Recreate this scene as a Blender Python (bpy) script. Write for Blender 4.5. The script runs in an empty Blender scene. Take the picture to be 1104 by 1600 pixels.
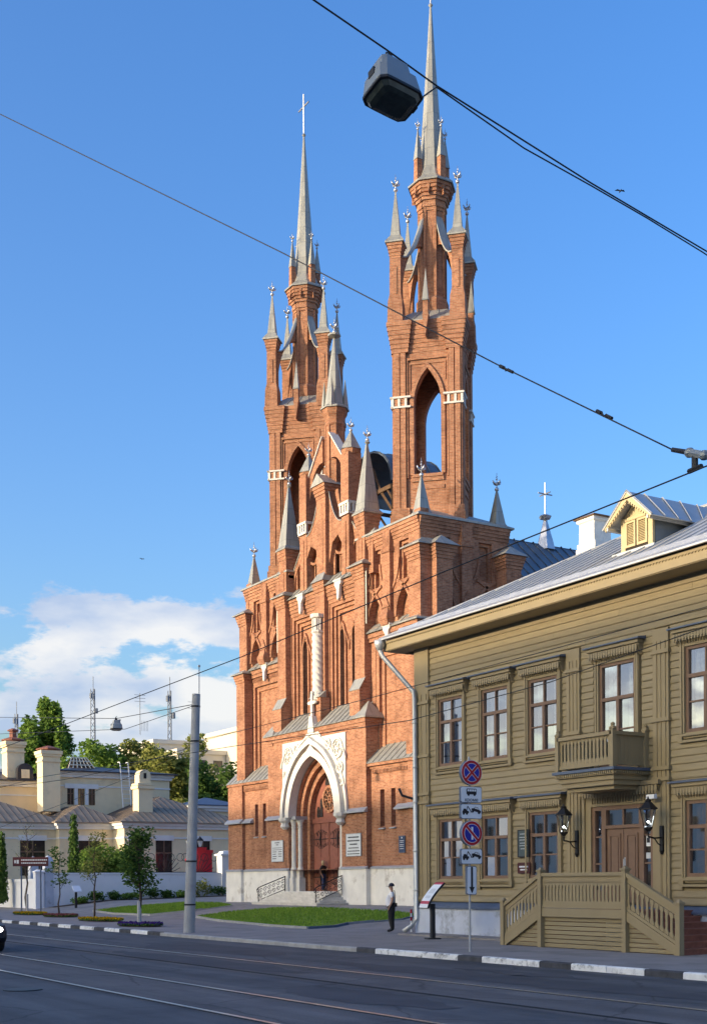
import bpy, bmesh, math, random
from mathutils import Vector, Matrix
from mathutils.geometry import tessellate_polygon
R = math.radians
random.seed(7)
scene = bpy.context.scene
col = scene.collection

# ------------------------------------------------------------------ camera, sky, sun, exposure
CAM_H = 1.95
cd = bpy.data.cameras.new('camera')
cam = bpy.data.objects.new('camera', cd); col.objects.link(cam)
cam.location = (0, 0, CAM_H)
cam.rotation_euler = (R(90), R(0.38), R(90 - 31.425))
cd.sensor_fit = 'HORIZONTAL'; cd.sensor_width = 36.0
cd.lens = 36.0 * 2000.0 / 1104.0
cd.shift_y = (1378.0 - 800.0) / 1104.0
cd.clip_start = 0.1; cd.clip_end = 3000
scene.camera = cam
scene.render.resolution_x = 706; scene.render.resolution_y = 1024

SUN_EL, SUN_AZ = 8.5, 7.0            # azimuth: degrees west of the facade normal
world = bpy.data.worlds.new('World'); scene.world = world; world.use_nodes = True
wn, wl = world.node_tree.nodes, world.node_tree.links
for n in list(wn): wn.remove(n)
def N(t, **k):
    n = wn.new(t)
    for a, b in k.items(): setattr(n, a, b)
    return n
sky = N('ShaderNodeTexSky', sky_type='NISHITA', sun_disc=False)
sky.sun_elevation = R(SUN_EL); sky.sun_rotation = R(180 + SUN_AZ)
sky.air_density = 1.0; sky.dust_density = 4.5; sky.ozone_density = 2.6; sky.altitude = 100
tc = N('ShaderNodeTexCoord')
sep = N('ShaderNodeSeparateXYZ'); wl.new(tc.outputs['Generated'], sep.inputs[0])
mp = N('ShaderNodeMapping'); mp.inputs['Scale'].default_value = (9.5, 9.5, 24.0); mp.inputs['Location'].default_value = (3.4, 1.2, 0.62)
wl.new(tc.outputs['Generated'], mp.inputs[0])
nz = N('ShaderNodeTexNoise'); nz.inputs['Scale'].default_value = 1.0; nz.inputs['Detail'].default_value = 12; nz.inputs['Roughness'].default_value = 0.6
wl.new(mp.outputs[0], nz.inputs['Vector'])
elr = N('ShaderNodeMapRange'); elr.inputs[1].default_value = 0.20; elr.inputs[2].default_value = 0.26; elr.inputs[3].default_value = 0.0; elr.inputs[4].default_value = -0.42
wl.new(sep.outputs[2], elr.inputs[0])
ad = N('ShaderNodeMath', operation='ADD'); wl.new(nz.outputs['Fac'], ad.inputs[0]); wl.new(elr.outputs[0], ad.inputs[1])
cm = N('ShaderNodeMapRange', interpolation_type='SMOOTHSTEP'); cm.inputs[1].default_value = 0.405; cm.inputs[2].default_value = 0.485; cm.inputs[4].default_value = 0.88
wl.new(ad.outputs[0], cm.inputs[0])
mp2 = N('ShaderNodeMapping'); mp2.inputs['Scale'].default_value = (6, 6, 15); mp2.inputs['Location'].default_value = (1.1, 4.7, 0.1)
wl.new(tc.outputs['Generated'], mp2.inputs[0])
nz2 = N('ShaderNodeTexNoise'); nz2.inputs['Scale'].default_value = 1.6; nz2.inputs['Detail'].default_value = 6
wl.new(mp2.outputs[0], nz2.inputs['Vector'])
cr = N('ShaderNodeValToRGB')
cr.color_ramp.elements[0].position = 0.36; cr.color_ramp.elements[0].color = (1.15, 1.42, 1.95, 1)
cr.color_ramp.elements[1].position = 0.62; cr.color_ramp.elements[1].color = (2.35, 2.3, 2.25, 1)
wl.new(nz2.outputs['Fac'], cr.inputs[0])
hs = N('ShaderNodeHueSaturation'); hs.inputs['Hue'].default_value = 0.513; hs.inputs['Saturation'].default_value = 1.25; hs.inputs['Value'].default_value = 1.22
wl.new(sky.outputs[0], hs.inputs['Color'])
mixc = N('ShaderNodeMixRGB'); wl.new(cm.outputs[0], mixc.inputs[0]); wl.new(hs.outputs[0], mixc.inputs[1]); wl.new(cr.outputs[0], mixc.inputs[2])
bg = N('ShaderNodeBackground'); bg.inputs['Strength'].default_value = 0.148
wl.new(mixc.outputs[0], bg.inputs[0])
wo = N('ShaderNodeOutputWorld'); wl.new(bg.outputs[0], wo.inputs[0])

sl = bpy.data.lights.new('sun', 'SUN'); sl.energy = 2.0; sl.angle = R(0.9); sl.color = (1.0, 0.82, 0.60)
sun = bpy.data.objects.new('sun', sl); col.objects.link(sun)
sd = Vector((-math.sin(R(SUN_AZ)) * math.cos(R(SUN_EL)), -math.cos(R(SUN_AZ)) * math.cos(R(SUN_EL)), math.sin(R(SUN_EL))))
sun.rotation_euler = sd.to_track_quat('Z', 'Y').to_euler(); sun.location = (0, -30, 60)

scene.render.engine = 'CYCLES'
scene.view_settings.view_transform = 'Standard'; scene.view_settings.look = 'None'
scene.view_settings.exposure = 1.5; scene.view_settings.gamma = 1.0; scene.view_settings.use_curve_mapping = False

# ------------------------------------------------------------------ helpers
W = {}                                   # world matrix of every object made
class MB:
    """collects solids; build() links them as ONE mesh object"""
    def __init__(s, M=None): s.v = []; s.f = []; s.m = []; s.M = M
    def add(s, vs, fs, mat=0):
        b = len(s.v)
        for p in vs:
            p = Vector(p)
            s.v.append(s.M @ p if s.M is not None else p)
        for f in fs: s.f.append([b + i for i in f]); s.m.append(mat)
        return s
    def box(s, x0, x1, y0, y1, z0, z1, mat=0):
        v = [(x0,y0,z0),(x1,y0,z0),(x1,y1,z0),(x0,y1,z0),(x0,y0,z1),(x1,y0,z1),(x1,y1,z1),(x0,y1,z1)]
        return s.add(v, [(0,3,2,1),(4,5,6,7),(0,1,5,4),(1,2,6,5),(2,3,7,6),(3,0,4,7)], mat)
    def prism(s, poly, a0, a1, axis='y', mat=0, holes=()):
        """poly in (x,z) for axis y, (y,z) for axis x, (x,y) for axis z"""
        def P(q, a): return {'y': (q[0], a, q[1]), 'x': (a, q[0], q[1]), 'z': (q[0], q[1], a)}[axis]
        loops = [list(poly)] + [list(h) for h in holes]
        flat = [q for l in loops for q in l]; n = len(flat)
        if holes or n > 4:
            tris = tessellate_polygon([[Vector((q[0], q[1], 0)) for q in l] for l in loops])
        else: tris = [tuple(range(n))]
        vs = [P(q, a0) for q in flat] + [P(q, a1) for q in flat]
        fs = [tuple(t) for t in tris] + [tuple(i + n for i in reversed(t)) for t in tris]
        o = 0
        for l in loops:
            k = len(l)
            for i in range(k):
                j = (i + 1) % k
                fs.append((o + i, o + j, n + o + j, n + o + i))
            o += k
        return s.add(vs, fs, mat)
    def ngon(s, cx, cy, levels, n=4, rot=None, mat=0):
        """stacked n-gon rings, levels = [(z, apothem)]"""
        rot = math.pi / n if rot is None else rot
        vs = []; fs = []
        for z, a in levels:
            r = max(a, 0.002) / math.cos(math.pi / n)
            for i in range(n):
                t = rot + 2 * math.pi * i / n
                vs.append((cx + r * math.cos(t), cy + r * math.sin(t), z))
        for k in range(len(levels) - 1):
            for i in range(n):
                j = (i + 1) % n
                fs.append((k*n+i, k*n+j, (k+1)*n+j, (k+1)*n+i))
        fs.append(tuple(range(n))[::-1]); fs.append(tuple((len(levels)-1)*n + i for i in range(n)))
        return s.add(vs, fs, mat)
    def tube(s, pts, r, n=6, mat=0):
        pts = [Vector(p) for p in pts]; vs = []; fs = []
        rr = r if isinstance(r, (list, tuple)) else [r] * len(pts)
        for k, p in enumerate(pts):
            d = (pts[min(k+1, len(pts)-1)] - pts[max(k-1, 0)])
            if d.length < 1e-9: d = Vector((0,0,1))
            d.normalize()
            a = d.cross(Vector((0,0,1)) if abs(d.z) < 0.95 else Vector((1,0,0))).normalized(); b = d.cross(a)
            for i in range(n):
                t = 2*math.pi*i/n; vs.append(p + (a*math.cos(t) + b*math.sin(t)) * rr[k])
        for k in range(len(pts)-1):
            for i in range(n):
                j = (i+1) % n; fs.append((k*n+i, k*n+j, (k+1)*n+j, (k+1)*n+i))
        fs.append(tuple(range(n))[::-1]); fs.append(tuple((len(pts)-1)*n+i for i in range(n)))
        return s.add(vs, fs, mat)
    def ball(s, c, r, mat=0, n=8, m=5):
        lv = []
        for k in range(m+1):
            t = math.pi*k/m; lv.append((c[2] - r*math.cos(t), max(r*math.sin(t), 0.001)))
        return s.ngon(c[0], c[1], lv, n, 0, mat)
    def quad(s, pts, mat=0): return s.add(pts, [tuple(range(len(pts)))], mat)
    def slab(s, pts, th, mat=0):
        """planar polygon thickened along its normal (downwards)"""
        pts = [Vector(p) for p in pts]; nn = (pts[1]-pts[0]).cross(pts[2]-pts[0]).normalized()
        if nn.z < 0: nn = -nn
        k = len(pts); vs = pts + [p - nn*th for p in pts]
        fs = [tuple(range(k)), tuple(range(2*k-1, k-1, -1))] + [(i, (i+1)%k, k+(i+1)%k, k+i) for i in range(k)]
        return s.add(vs, fs, mat)
    def mesh(s, name, mats, smooth=False, recalc=True):
        me = bpy.data.meshes.new(name)
        me.from_pydata([tuple(p) for p in s.v], [], s.f)
        for m in mats: me.materials.append(m)
        me.polygons.foreach_set('material_index', s.m)
        if recalc:
            bm = bmesh.new(); bm.from_mesh(me); bmesh.ops.recalc_face_normals(bm, faces=bm.faces); bm.to_mesh(me); bm.free()
        if smooth: me.polygons.foreach_set('use_smooth', [True]*len(me.polygons))
        me.update(); return me
    def build(s, name, mats, parent=None, smooth=False, recalc=True):
        if not isinstance(mats, (list, tuple)): mats = [mats]
        xs = [p.x for p in s.v]; ys = [p.y for p in s.v]; zs = [p.z for p in s.v]
        c = Vector(((min(xs)+max(xs))/2, (min(ys)+max(ys))/2, min(zs)))
        s.v = [p - c for p in s.v]
        return link(name, s.mesh(name, mats, smooth, recalc), Matrix.Translation(c), parent)
def pieces(mb, name, mats, parent=None):
    """build() for work made of separate pieces: one object for each"""
    par = list(range(len(mb.v)))
    def find(i):
        while par[i] != i: par[i] = par[par[i]]; i = par[i]
        return i
    for f in mb.f:
        for i in f[1:]: par[find(i)] = find(f[0])
    bb = {}
    for i, v in enumerate(mb.v):
        r = find(i); q = bb.setdefault(r, [v.copy(), v.copy()])
        for k in range(3): q[0][k] = min(q[0][k], v[k]); q[1][k] = max(q[1][k], v[k])
    keys = list(bb); grp = {k: k for k in keys}
    def g(k):
        while grp[k] != k: k = grp[k]
        return k
    for a in range(len(keys)):
        for c in range(a):
            A_, B_ = bb[keys[a]], bb[keys[c]]
            if all(A_[0][k] - .01 <= B_[1][k] and B_[0][k] - .01 <= A_[1][k] for k in range(3)): grp[g(keys[a])] = g(keys[c])
    out = {}
    for f, m_ in zip(mb.f, mb.m):
        b = out.setdefault(g(find(f[0])), MB()); n = len(b.v); b.v += [mb.v[i].copy() for i in f]; b.f.append(list(range(n, n+len(f)))); b.m.append(m_)
    res = []
    for b in out.values():                      # weld the copied corners again
        seen = {}; vs = []; mp_ = []
        for v in b.v:
            k = (round(v.x,5), round(v.y,5), round(v.z,5))
            if k not in seen: seen[k] = len(vs); vs.append(v)
            mp_.append(seen[k])
        b.f = [[mp_[i] for i in f] for f in b.f]; b.v = vs
        ok = [len(set(f)) > 2 for f in b.f]; b.m = [m_ for m_, o in zip(b.m, ok) if o]; b.f = [list(dict.fromkeys(f)) for f, o in zip(b.f, ok) if o]
        res.append(b.build(name, mats, parent))
    return res
def link(name, data, M, parent=None):
    o = bpy.data.objects.new(name, data); col.objects.link(o)
    W[o.name] = M.copy()
    if parent is not None:
        o.parent = parent; o.matrix_parent_inverse = W[parent.name].inverted()
    o.matrix_basis = M
    return o
def tag(o, label=None, cat=None, group=None, kind=None):
    if label: o['label'] = label
    if cat: o['category'] = cat
    if group: o['group'] = group
    if kind: o['kind'] = kind
    return o
def thing(name, loc, label, cat, group=None):
    return tag(link(name, None, Matrix.Translation(loc)), label, cat, group)
def clone(o, M, parent=None, name=None):
    """copy of a thing or part (and its children) at world matrix M"""
    c = o.copy(); col.objects.link(c); W[c.name] = M.copy()
    if parent is not None: c.parent = parent; c.matrix_parent_inverse = W[parent.name].inverted()
    c.matrix_basis = M
    for ch in list(o.children):
        clone(ch, M @ W[o.name].inverted() @ W[ch.name], c)
    return c
def T(x, y, z=0.0): return Matrix.Translation((x, y, z))
def Rz(a): return Matrix.Rotation(R(a), 4, 'Z')
def Sc(x, y, z): return Matrix.Diagonal((x, y, z, 1))
def rect(x0, x1, z0, z1): return [(x0,z0),(x1,z0),(x1,z1),(x0,z1)]
def arch(cx, a, z0, zs, h, n=8):
    """pointed arch outline, half width a, springing zs, rise h"""
    Rr = (a*a + h*h) / (2*a); th = math.acos(max(-1, min(1, (Rr - a) / Rr)))
    L = [(cx - a, z0), (cx - a, zs)] if z0 < zs - 1e-6 else [(cx - a, zs)]
    for i in range(1, n+1):
        t = math.pi - th*i/n; L.append((cx - a + Rr + Rr*math.cos(t), zs + Rr*math.sin(t)))
    Rg = [(2*cx - x, z) for x, z in reversed(L[:-1])]
    return L + Rg
def arcpts(cx, cz, r, a0, a1, n=10):
    return [(cx + r*math.cos(R(a0 + (a1-a0)*i/n)), cz + r*math.sin(R(a0 + (a1-a0)*i/n))) for i in range(n+1)]
def band(cx, cz, r, w, a0, a1, n=10):
    return arcpts(cx, cz, r + w/2, a0, a1, n) + arcpts(cx, cz, r - w/2, a1, a0, n)

# ------------------------------------------------------------------ materials
def newmat(name):
    m = bpy.data.materials.new(name); m.use_nodes = True
    nt = m.node_tree; b = nt.nodes['Principled BSDF']
    return m, nt, b
def ramp(nt, fac, stops):
    r = nt.nodes.new('ShaderNodeValToRGB')
    while len(r.color_ramp.elements) < len(stops): r.color_ramp.elements.new(0.5)
    for e, (p, c) in zip(r.color_ramp.elements, stops): e.position = p; e.color = (*c, 1)
    nt.links.new(fac, r.inputs[0]); return r.outputs[0]
def noise(nt, scale, detail=4, vec=None, rough=0.55):
    n = nt.nodes.new('ShaderNodeTexNoise'); n.inputs['Scale'].default_value = scale; n.inputs['Detail'].default_value = detail; n.inputs['Roughness'].default_value = rough
    if vec is None:
        g = nt.nodes.new('ShaderNodeNewGeometry'); vec = g.outputs['Position']
    nt.links.new(vec, n.inputs['Vector']); return n.outputs['Fac']
def bumpit(nt, b, h, dist=0.01, st=0.5):
    bp = nt.nodes.new('ShaderNodeBump'); bp.inputs['Strength'].default_value = st; bp.inputs['Distance'].default_value = dist
    nt.links.new(h, bp.inputs['Height']); nt.links.new(bp.outputs[0], b.inputs['Normal'])
def simple(name, c, rough=0.7, metal=0.0, var=0.12, scale=3.0, bump=0.0, bscale=40, spec=0.4, dirt=None):
    """base colour with slow tonal variation and fine relief"""
    m, nt, b = newmat(name)
    lo = tuple(max(0, x*(1-var)) for x in c); hi = tuple(min(1, x*(1+var)) for x in c)
    o = ramp(nt, noise(nt, scale, 5), [(0.3, lo), (0.7, hi)])
    if dirt:
        mx = nt.nodes.new('ShaderNodeMixRGB'); f = ramp(nt, noise(nt, dirt[1], 7, rough=0.65), [(dirt[2], (0,0,0)), (dirt[3], (1,1,1))])
        nt.links.new(f, mx.inputs[0]); nt.links.new(o, mx.inputs[1]); mx.inputs[2].default_value = (*dirt[0], 1); o = mx.outputs[0]
    nt.links.new(o, b.inputs['Base Color'])
    b.inputs['Roughness'].default_value = rough; b.inputs['Metallic'].default_value = metal
    b.inputs['Specular IOR Level'].default_value = spec
    if bump: bumpit(nt, b, noise(nt, bscale, 3), bump)
    return m
def brickmat(name, c1, c2, mortar, bw=0.27, rh=0.078):
    m, nt, b = newmat(name); L = nt.links
    g = nt.nodes.new('ShaderNodeNewGeometry')
    cr = nt.nodes.new('ShaderNodeVectorMath'); cr.operation = 'CROSS_PRODUCT'; cr.inputs[0].default_value = (0,0,1); L.new(g.outputs['True Normal'], cr.inputs[1])
    dt = nt.nodes.new('ShaderNodeVectorMath'); dt.operation = 'DOT_PRODUCT'; L.new(cr.outputs[0], dt.inputs[0]); L.new(g.outputs['Position'], dt.inputs[1])
    sp = nt.nodes.new('ShaderNodeSeparateXYZ'); L.new(g.outputs['Position'], sp.inputs[0])
    cb = nt.nodes.new('ShaderNodeCombineXYZ'); L.new(dt.outputs['Value'], cb.inputs[0]); L.new(sp.outputs[2], cb.inputs[1])
    bt = nt.nodes.new('ShaderNodeTexBrick'); L.new(cb.outputs[0], bt.inputs['Vector'])
    bt.inputs['Scale'].default_value = 1; bt.inputs['Brick Width'].default_value = bw; bt.inputs['Row Height'].default_value = rh
    bt.inputs['Mortar Size'].default_value = 0.009; bt.inputs['Mortar Smooth'].default_value = 0.3; bt.inputs['Bias'].default_value = -0.15
    bt.inputs['Color1'].default_value = (*c1, 1); bt.inputs['Color2'].default_value = (*c2, 1); bt.inputs['Mortar'].default_value = (*mortar, 1)
    nv = ramp(nt, noise(nt, 0.75, 8, rough=0.66), [(0.32, (0.70, 0.67, 0.65)), (0.5, (1,1,1)), (0.72, (1.12, 1.1, 1.06))])
    mx = nt.nodes.new('ShaderNodeMixRGB'); mx.blend_type = 'MULTIPLY'; mx.inputs[0].default_value = 1; L.new(bt.outputs['Color'], mx.inputs[1]); L.new(nv, mx.inputs[2])
    nv2 = ramp(nt, noise(nt, 7.0, 4), [(0.35, (0.86, 0.86, 0.86)), (0.65, (1.1, 1.1, 1.1))])
    mx2 = nt.nodes.new('ShaderNodeMixRGB'); mx2.blend_type = 'MULTIPLY'; mx2.inputs[0].default_value = 1; L.new(mx.outputs[0], mx2.inputs[1]); L.new(nv2, mx2.inputs[2])
    mp3 = nt.nodes.new('ShaderNodeMapping'); mp3.inputs['Scale'].default_value = (1.3, 1.3, .16); L.new(g.outputs['Position'], mp3.inputs[0])
    sk = ramp(nt, noise(nt, 1.5, 7, mp3.outputs[0], .62), [(.30, (.66,.64,.63)), (.46, (1,1,1)), (.60, (1,1,1)), (.74, (1.22,1.24,1.26))])
    mx3 = nt.nodes.new('ShaderNodeMixRGB'); mx3.blend_type = 'MULTIPLY'; mx3.inputs[0].default_value = .85; L.new(mx2.outputs[0], mx3.inputs[1]); L.new(sk, mx3.inputs[2]); mx2 = mx3
    L.new(mx2.outputs[0], b.inputs['Base Color']); b.inputs['Roughness'].default_value = 0.88; b.inputs['Specular IOR Level'].default_value = 0.2
    iv = nt.nodes.new('ShaderNodeMath'); iv.operation = 'SUBTRACT'; iv.inputs[0].default_value = 1; L.new(bt.outputs['Fac'], iv.inputs[1])
    bumpit(nt, b, iv.outputs[0], 0.012, 0.7)
    return m
def sheetmat(name, c, w, h, rough, metal):
    m, nt, b = newmat(name); L = nt.links; g = nt.nodes.new('ShaderNodeNewGeometry')
    cr = nt.nodes.new('ShaderNodeVectorMath'); cr.operation = 'CROSS_PRODUCT'; cr.inputs[0].default_value = (0,0,1); L.new(g.outputs['True Normal'], cr.inputs[1])
    dt = nt.nodes.new('ShaderNodeVectorMath'); dt.operation = 'DOT_PRODUCT'; L.new(cr.outputs[0], dt.inputs[0]); L.new(g.outputs['Position'], dt.inputs[1])
    sp = nt.nodes.new('ShaderNodeSeparateXYZ'); L.new(g.outputs['Position'], sp.inputs[0]); cb = nt.nodes.new('ShaderNodeCombineXYZ'); L.new(dt.outputs['Value'], cb.inputs[0]); L.new(sp.outputs[2], cb.inputs[1])
    bt = nt.nodes.new('ShaderNodeTexBrick'); L.new(cb.outputs[0], bt.inputs['Vector']); bt.inputs['Scale'].default_value = 1; bt.inputs['Brick Width'].default_value = w; bt.inputs['Row Height'].default_value = h; bt.inputs['Mortar Size'].default_value = .012
    bt.inputs['Color1'].default_value = (*[x*1.07 for x in c], 1); bt.inputs['Color2'].default_value = (*[x*.9 for x in c], 1); bt.inputs['Mortar'].default_value = (*[x*.62 for x in c], 1)
    mpp = nt.nodes.new('ShaderNodeMapping'); mpp.inputs['Scale'].default_value = (2.2, 2.2, .3); L.new(g.outputs['Position'], mpp.inputs[0])
    sk = ramp(nt, noise(nt, 1.6, 7, mpp.outputs[0], .65), [(.3, (.74,.74,.75)), (.5, (1,1,1)), (.7, (1.12,1.12,1.1))])
    mx = nt.nodes.new('ShaderNodeMixRGB'); mx.blend_type = 'MULTIPLY'; mx.inputs[0].default_value = 1; L.new(bt.outputs['Color'], mx.inputs[1]); L.new(sk, mx.inputs[2])
    L.new(mx.outputs[0], b.inputs['Base Color']); b.inputs['Roughness'].default_value = rough; b.inputs['Metallic'].default_value = metal
    bumpit(nt, b, noise(nt, 2.5, 4), .03, .35)
    return m
M = {}
M['brick'] = brickmat('brick', (0.45, 0.200, 0.108), (0.275, 0.104, 0.054), (0.38, 0.27, 0.19))
M['plinth'] = simple('whitewashed_stone', (0.76, 0.73, 0.67), 0.85, var=0.1, scale=1.2, bump=0.01, bscale=9, dirt=((0.44, 0.39, 0.33), 1.3, 0.56, 0.72))
M['white'] = simple('white_stone', (0.64, 0.61, 0.55), 0.75, var=0.08, scale=4, bump=0.006, bscale=20)
M['zinc'] = sheetmat('zinc_sheet', (0.34, 0.335, 0.30), 0.62, 1.3, 0.5, 0.3)
M['spire'] = sheetmat('spire_sheet', (0.335, 0.33, 0.29), 0.55, 0.95, 0.48, 0.28)
M['bluemetal'] = simple('dark_roof_sheet', (0.13, 0.155, 0.18), 0.42, metal=0.4, var=0.15, scale=1.5)
M['ledge'] = simple('ledge_sheet', (0.4, 0.41, 0.43), 0.5, metal=0.3, var=0.1)
M['door'] = simple('oxblood_paint', (0.25, 0.085, 0.055), 0.55, var=0.14, scale=5)
M['dark'] = simple('dark_void', (0.02, 0.018, 0.016), 0.9, var=0.1)
M['iron'] = simple('black_iron', (0.018, 0.018, 0.02), 0.5, metal=0.3)
M['finial'] = simple('galvanised', (0.52, 0.53, 0.55), 0.35, metal=0.7)
M['leadglass'] = simple('leaded_glass', (0.035, 0.03, 0.028), 0.18, var=0.5, scale=7, spec=0.6)
M['timber'] = simple('brown_timber', (0.13, 0.075, 0.04), 0.8, var=0.25, scale=8)
M['step'] = simple('worn_concrete', (0.64, 0.61, 0.56), 0.9, var=0.14, scale=2.5, bump=0.008, bscale=25, dirt=((0.36,0.34,0.31), 3.0, 0.58, 0.78))
def boardmat(name, c):
    m, nt, b = newmat(name); L = nt.links; oi = nt.nodes.new('ShaderNodeObjectInfo')
    g = nt.nodes.new('ShaderNodeNewGeometry'); mpp = nt.nodes.new('ShaderNodeMapping'); mpp.inputs['Scale'].default_value = (.5, 1, 5); L.new(g.outputs['Position'], mpp.inputs[0])
    base = ramp(nt, oi.outputs['Random'], [(0, tuple(x*.90 for x in c)), (1, tuple(x*1.08 for x in c))])
    gr = ramp(nt, noise(nt, 3.0, 8, mpp.outputs[0], .65), [(.28, (.80,.79,.78)), (.5, (1,1,1)), (.72, (1.08,1.08,1.1))])
    mx = nt.nodes.new('ShaderNodeMixRGB'); mx.blend_type = 'MULTIPLY'; mx.inputs[0].default_value = 1; L.new(base, mx.inputs[1]); L.new(gr, mx.inputs[2])
    wf = ramp(nt, noise(nt, 2.3, 9, rough=.75), [(.66, (0,0,0)), (.74, (1,1,1))])
    mx2 = nt.nodes.new('ShaderNodeMixRGB'); L.new(wf, mx2.inputs[0]); L.new(mx.outputs[0], mx2.inputs[1]); mx2.inputs[2].default_value = (.21,.165,.095,1)
    L.new(mx2.outputs[0], b.inputs['Base Color']); b.inputs['Roughness'].default_value = .58
    bumpit(nt, b, noise(nt, 9, 5, mpp.outputs[0]), .004, .6)
    return m
M['board'] = boardmat('olive_board_paint', (.268, .212, .114))
M['trim'] = simple('olive_trim_paint', (0.29, 0.228, 0.126), 0.5, var=0.06, scale=2.0, bump=0.002, bscale=30)
M['brown'] = simple('brown_window_paint', (0.185, 0.11, 0.07), 0.5, var=0.1, scale=4)
M['curtain'] = simple('white_curtain', (0.55, 0.56, 0.58), 0.9, var=0.2, scale=9)
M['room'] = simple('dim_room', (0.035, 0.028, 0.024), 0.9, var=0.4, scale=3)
M['drape'] = simple('brown_drape', (0.2, 0.12, 0.08), 0.9, var=0.35, scale=9)
M['hroof'] = simple('grey_roof_sheet', (0.46, 0.465, 0.455), 0.45, metal=0.45, var=0.1, scale=1.3)
M['gutter'] = simple('galvanised_gutter', (0.50, 0.51, 0.51), 0.4, metal=0.5, var=0.1)
M['pipe'] = simple('painted_pipe', (0.52, 0.53, 0.52), 0.42, metal=0.35, var=0.08)
M['bluegrey'] = simple('blue_grey_plaster', (0.5, 0.54, 0.62), 0.85, var=0.08, scale=1.5, bump=0.006, bscale=18, dirt=((0.22,0.23,0.25), 1.6, 0.55, 0.75))
M['slate'] = simple('slate_coping', (0.10, 0.13, 0.19), 0.5, metal=0.2)
M['redwood'] = simple('red_brown_step', (0.26, 0.1, 0.065), 0.7, var=0.2, scale=5)
M['chimney'] = simple('whitewash', (0.80, 0.77, 0.68), 0.9, var=0.06, scale=3, bump=0.02, bscale=6, dirt=((0.5,0.48,0.42), 2.2, 0.58, 0.8))
M['dormer'] = simple('ochre_paint', (0.5, 0.4, 0.22), 0.55, var=0.06)
M['dormerside'] = simple('grey_blue_sheet', (0.17, 0.19, 0.20), 0.5, metal=0.3)
def roadmat(name, c, streak):
    m, nt, b = newmat(name); L = nt.links; g = nt.nodes.new('ShaderNodeNewGeometry')
    mpp = nt.nodes.new('ShaderNodeMapping'); mpp.inputs['Scale'].default_value = (.05, .9, 1); L.new(g.outputs['Position'], mpp.inputs[0])
    st = ramp(nt, noise(nt, 1.4, 8, mpp.outputs[0], .62), [(.30, tuple(x*(1-streak) for x in c)), (.52, c), (.72, tuple(x*(1+streak) for x in c))])
    gr = ramp(nt, noise(nt, 60, 2), [(.3, (.72,.72,.72)), (.7, (1.25,1.25,1.25))])
    mx = nt.nodes.new('ShaderNodeMixRGB'); mx.blend_type = 'MULTIPLY'; mx.inputs[0].default_value = 1; L.new(st, mx.inputs[1]); L.new(gr, mx.inputs[2])
    bl = ramp(nt, noise(nt, .5, 7, rough=.7), [(.36, (.74,.75,.78)), (.5, (1,1,1)), (.68, (1.16,1.14,1.12))])
    mx2 = nt.nodes.new('ShaderNodeMixRGB'); mx2.blend_type = 'MULTIPLY'; mx2.inputs[0].default_value = 1; L.new(mx.outputs[0], mx2.inputs[1]); L.new(bl, mx2.inputs[2])
    nn = nt.nodes.new('ShaderNodeTexNoise'); nn.inputs['Scale'].default_value = 1.5; nn.inputs['Detail'].default_value = 5; L.new(g.outputs['Position'], nn.inputs['Vector'])
    va = nt.nodes.new('ShaderNodeMixRGB'); va.inputs[0].default_value = .25; L.new(g.outputs['Position'], va.inputs[1]); L.new(nn.outputs['Color'], va.inputs[2])
    vo = nt.nodes.new('ShaderNodeTexVoronoi'); vo.feature = 'DISTANCE_TO_EDGE'; vo.inputs['Scale'].default_value = .35; L.new(va.outputs[0], vo.inputs['Vector'])
    ck = ramp(nt, vo.outputs['Distance'], [(.0, (.45,.45,.45)), (.012, (1,1,1))])
    mx3 = nt.nodes.new('ShaderNodeMixRGB'); mx3.blend_type = 'MULTIPLY'; mx3.inputs[0].default_value = .8; L.new(mx2.outputs[0], mx3.inputs[1]); L.new(ck, mx3.inputs[2])
    L.new(mx3.outputs[0], b.inputs['Base Color']); b.inputs['Roughness'].default_value = .8; b.inputs['Specular IOR Level'].default_value = .35
    bumpit(nt, b, noise(nt, 55, 3), .012, .6)
    return m
M['asphalt'] = roadmat('asphalt', (0.092, 0.093, 0.097), .35)
M['trackbed'] = roadmat('track_asphalt', (0.125, 0.115, 0.111), .4)
M['patch'] = simple('asphalt_patch', (0.06, 0.06, 0.065), 0.8, var=0.2, scale=1.0, bump=0.01, bscale=50)
M['walk'] = simple('footway_asphalt', (0.25, 0.232, 0.225), 0.9, var=0.13, scale=0.7, bump=0.008, bscale=50, dirt=((0.16,0.15,0.145), 0.8, 0.5, 0.7))
M['kerbw'] = simple('white_kerb_paint', (0.76, 0.76, 0.73), 0.8, var=0.1, scale=4, bump=0.008, bscale=20, dirt=((0.2,0.2,0.2), 5, 0.52, 0.7))
M['kerbk'] = simple('black_kerb_paint', (0.055, 0.057, 0.065), 0.8, var=0.3, scale=5, bump=0.008, bscale=20)
M['kerb'] = simple('bare_kerb', (0.34, 0.335, 0.32), 0.9, var=0.16, scale=3, bump=0.008, bscale=25)
M['rail'] = simple('worn_steel', (0.55, 0.54, 0.53), 0.28, metal=0.9, var=0.1)
M['railgap'] = simple('rail_groove', (0.02, 0.02, 0.021), 0.9)
M['soil'] = simple('soil', (0.05, 0.035, 0.025), 0.95, var=0.3, scale=6, bump=0.02, bscale=30)
M['concrete'] = simple('pole_concrete', (0.36, 0.36, 0.355), 0.85, var=0.14, scale=2.0, bump=0.006, bscale=30, dirt=((0.3,0.3,0.3), 2.5, 0.55, 0.75))
M['black'] = simple('black_rubber', (0.02, 0.02, 0.022), 0.6)
M['lampbody'] = simple('lamp_grey', (0.24, 0.27, 0.29), 0.5, metal=0.2, var=0.06)
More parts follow.
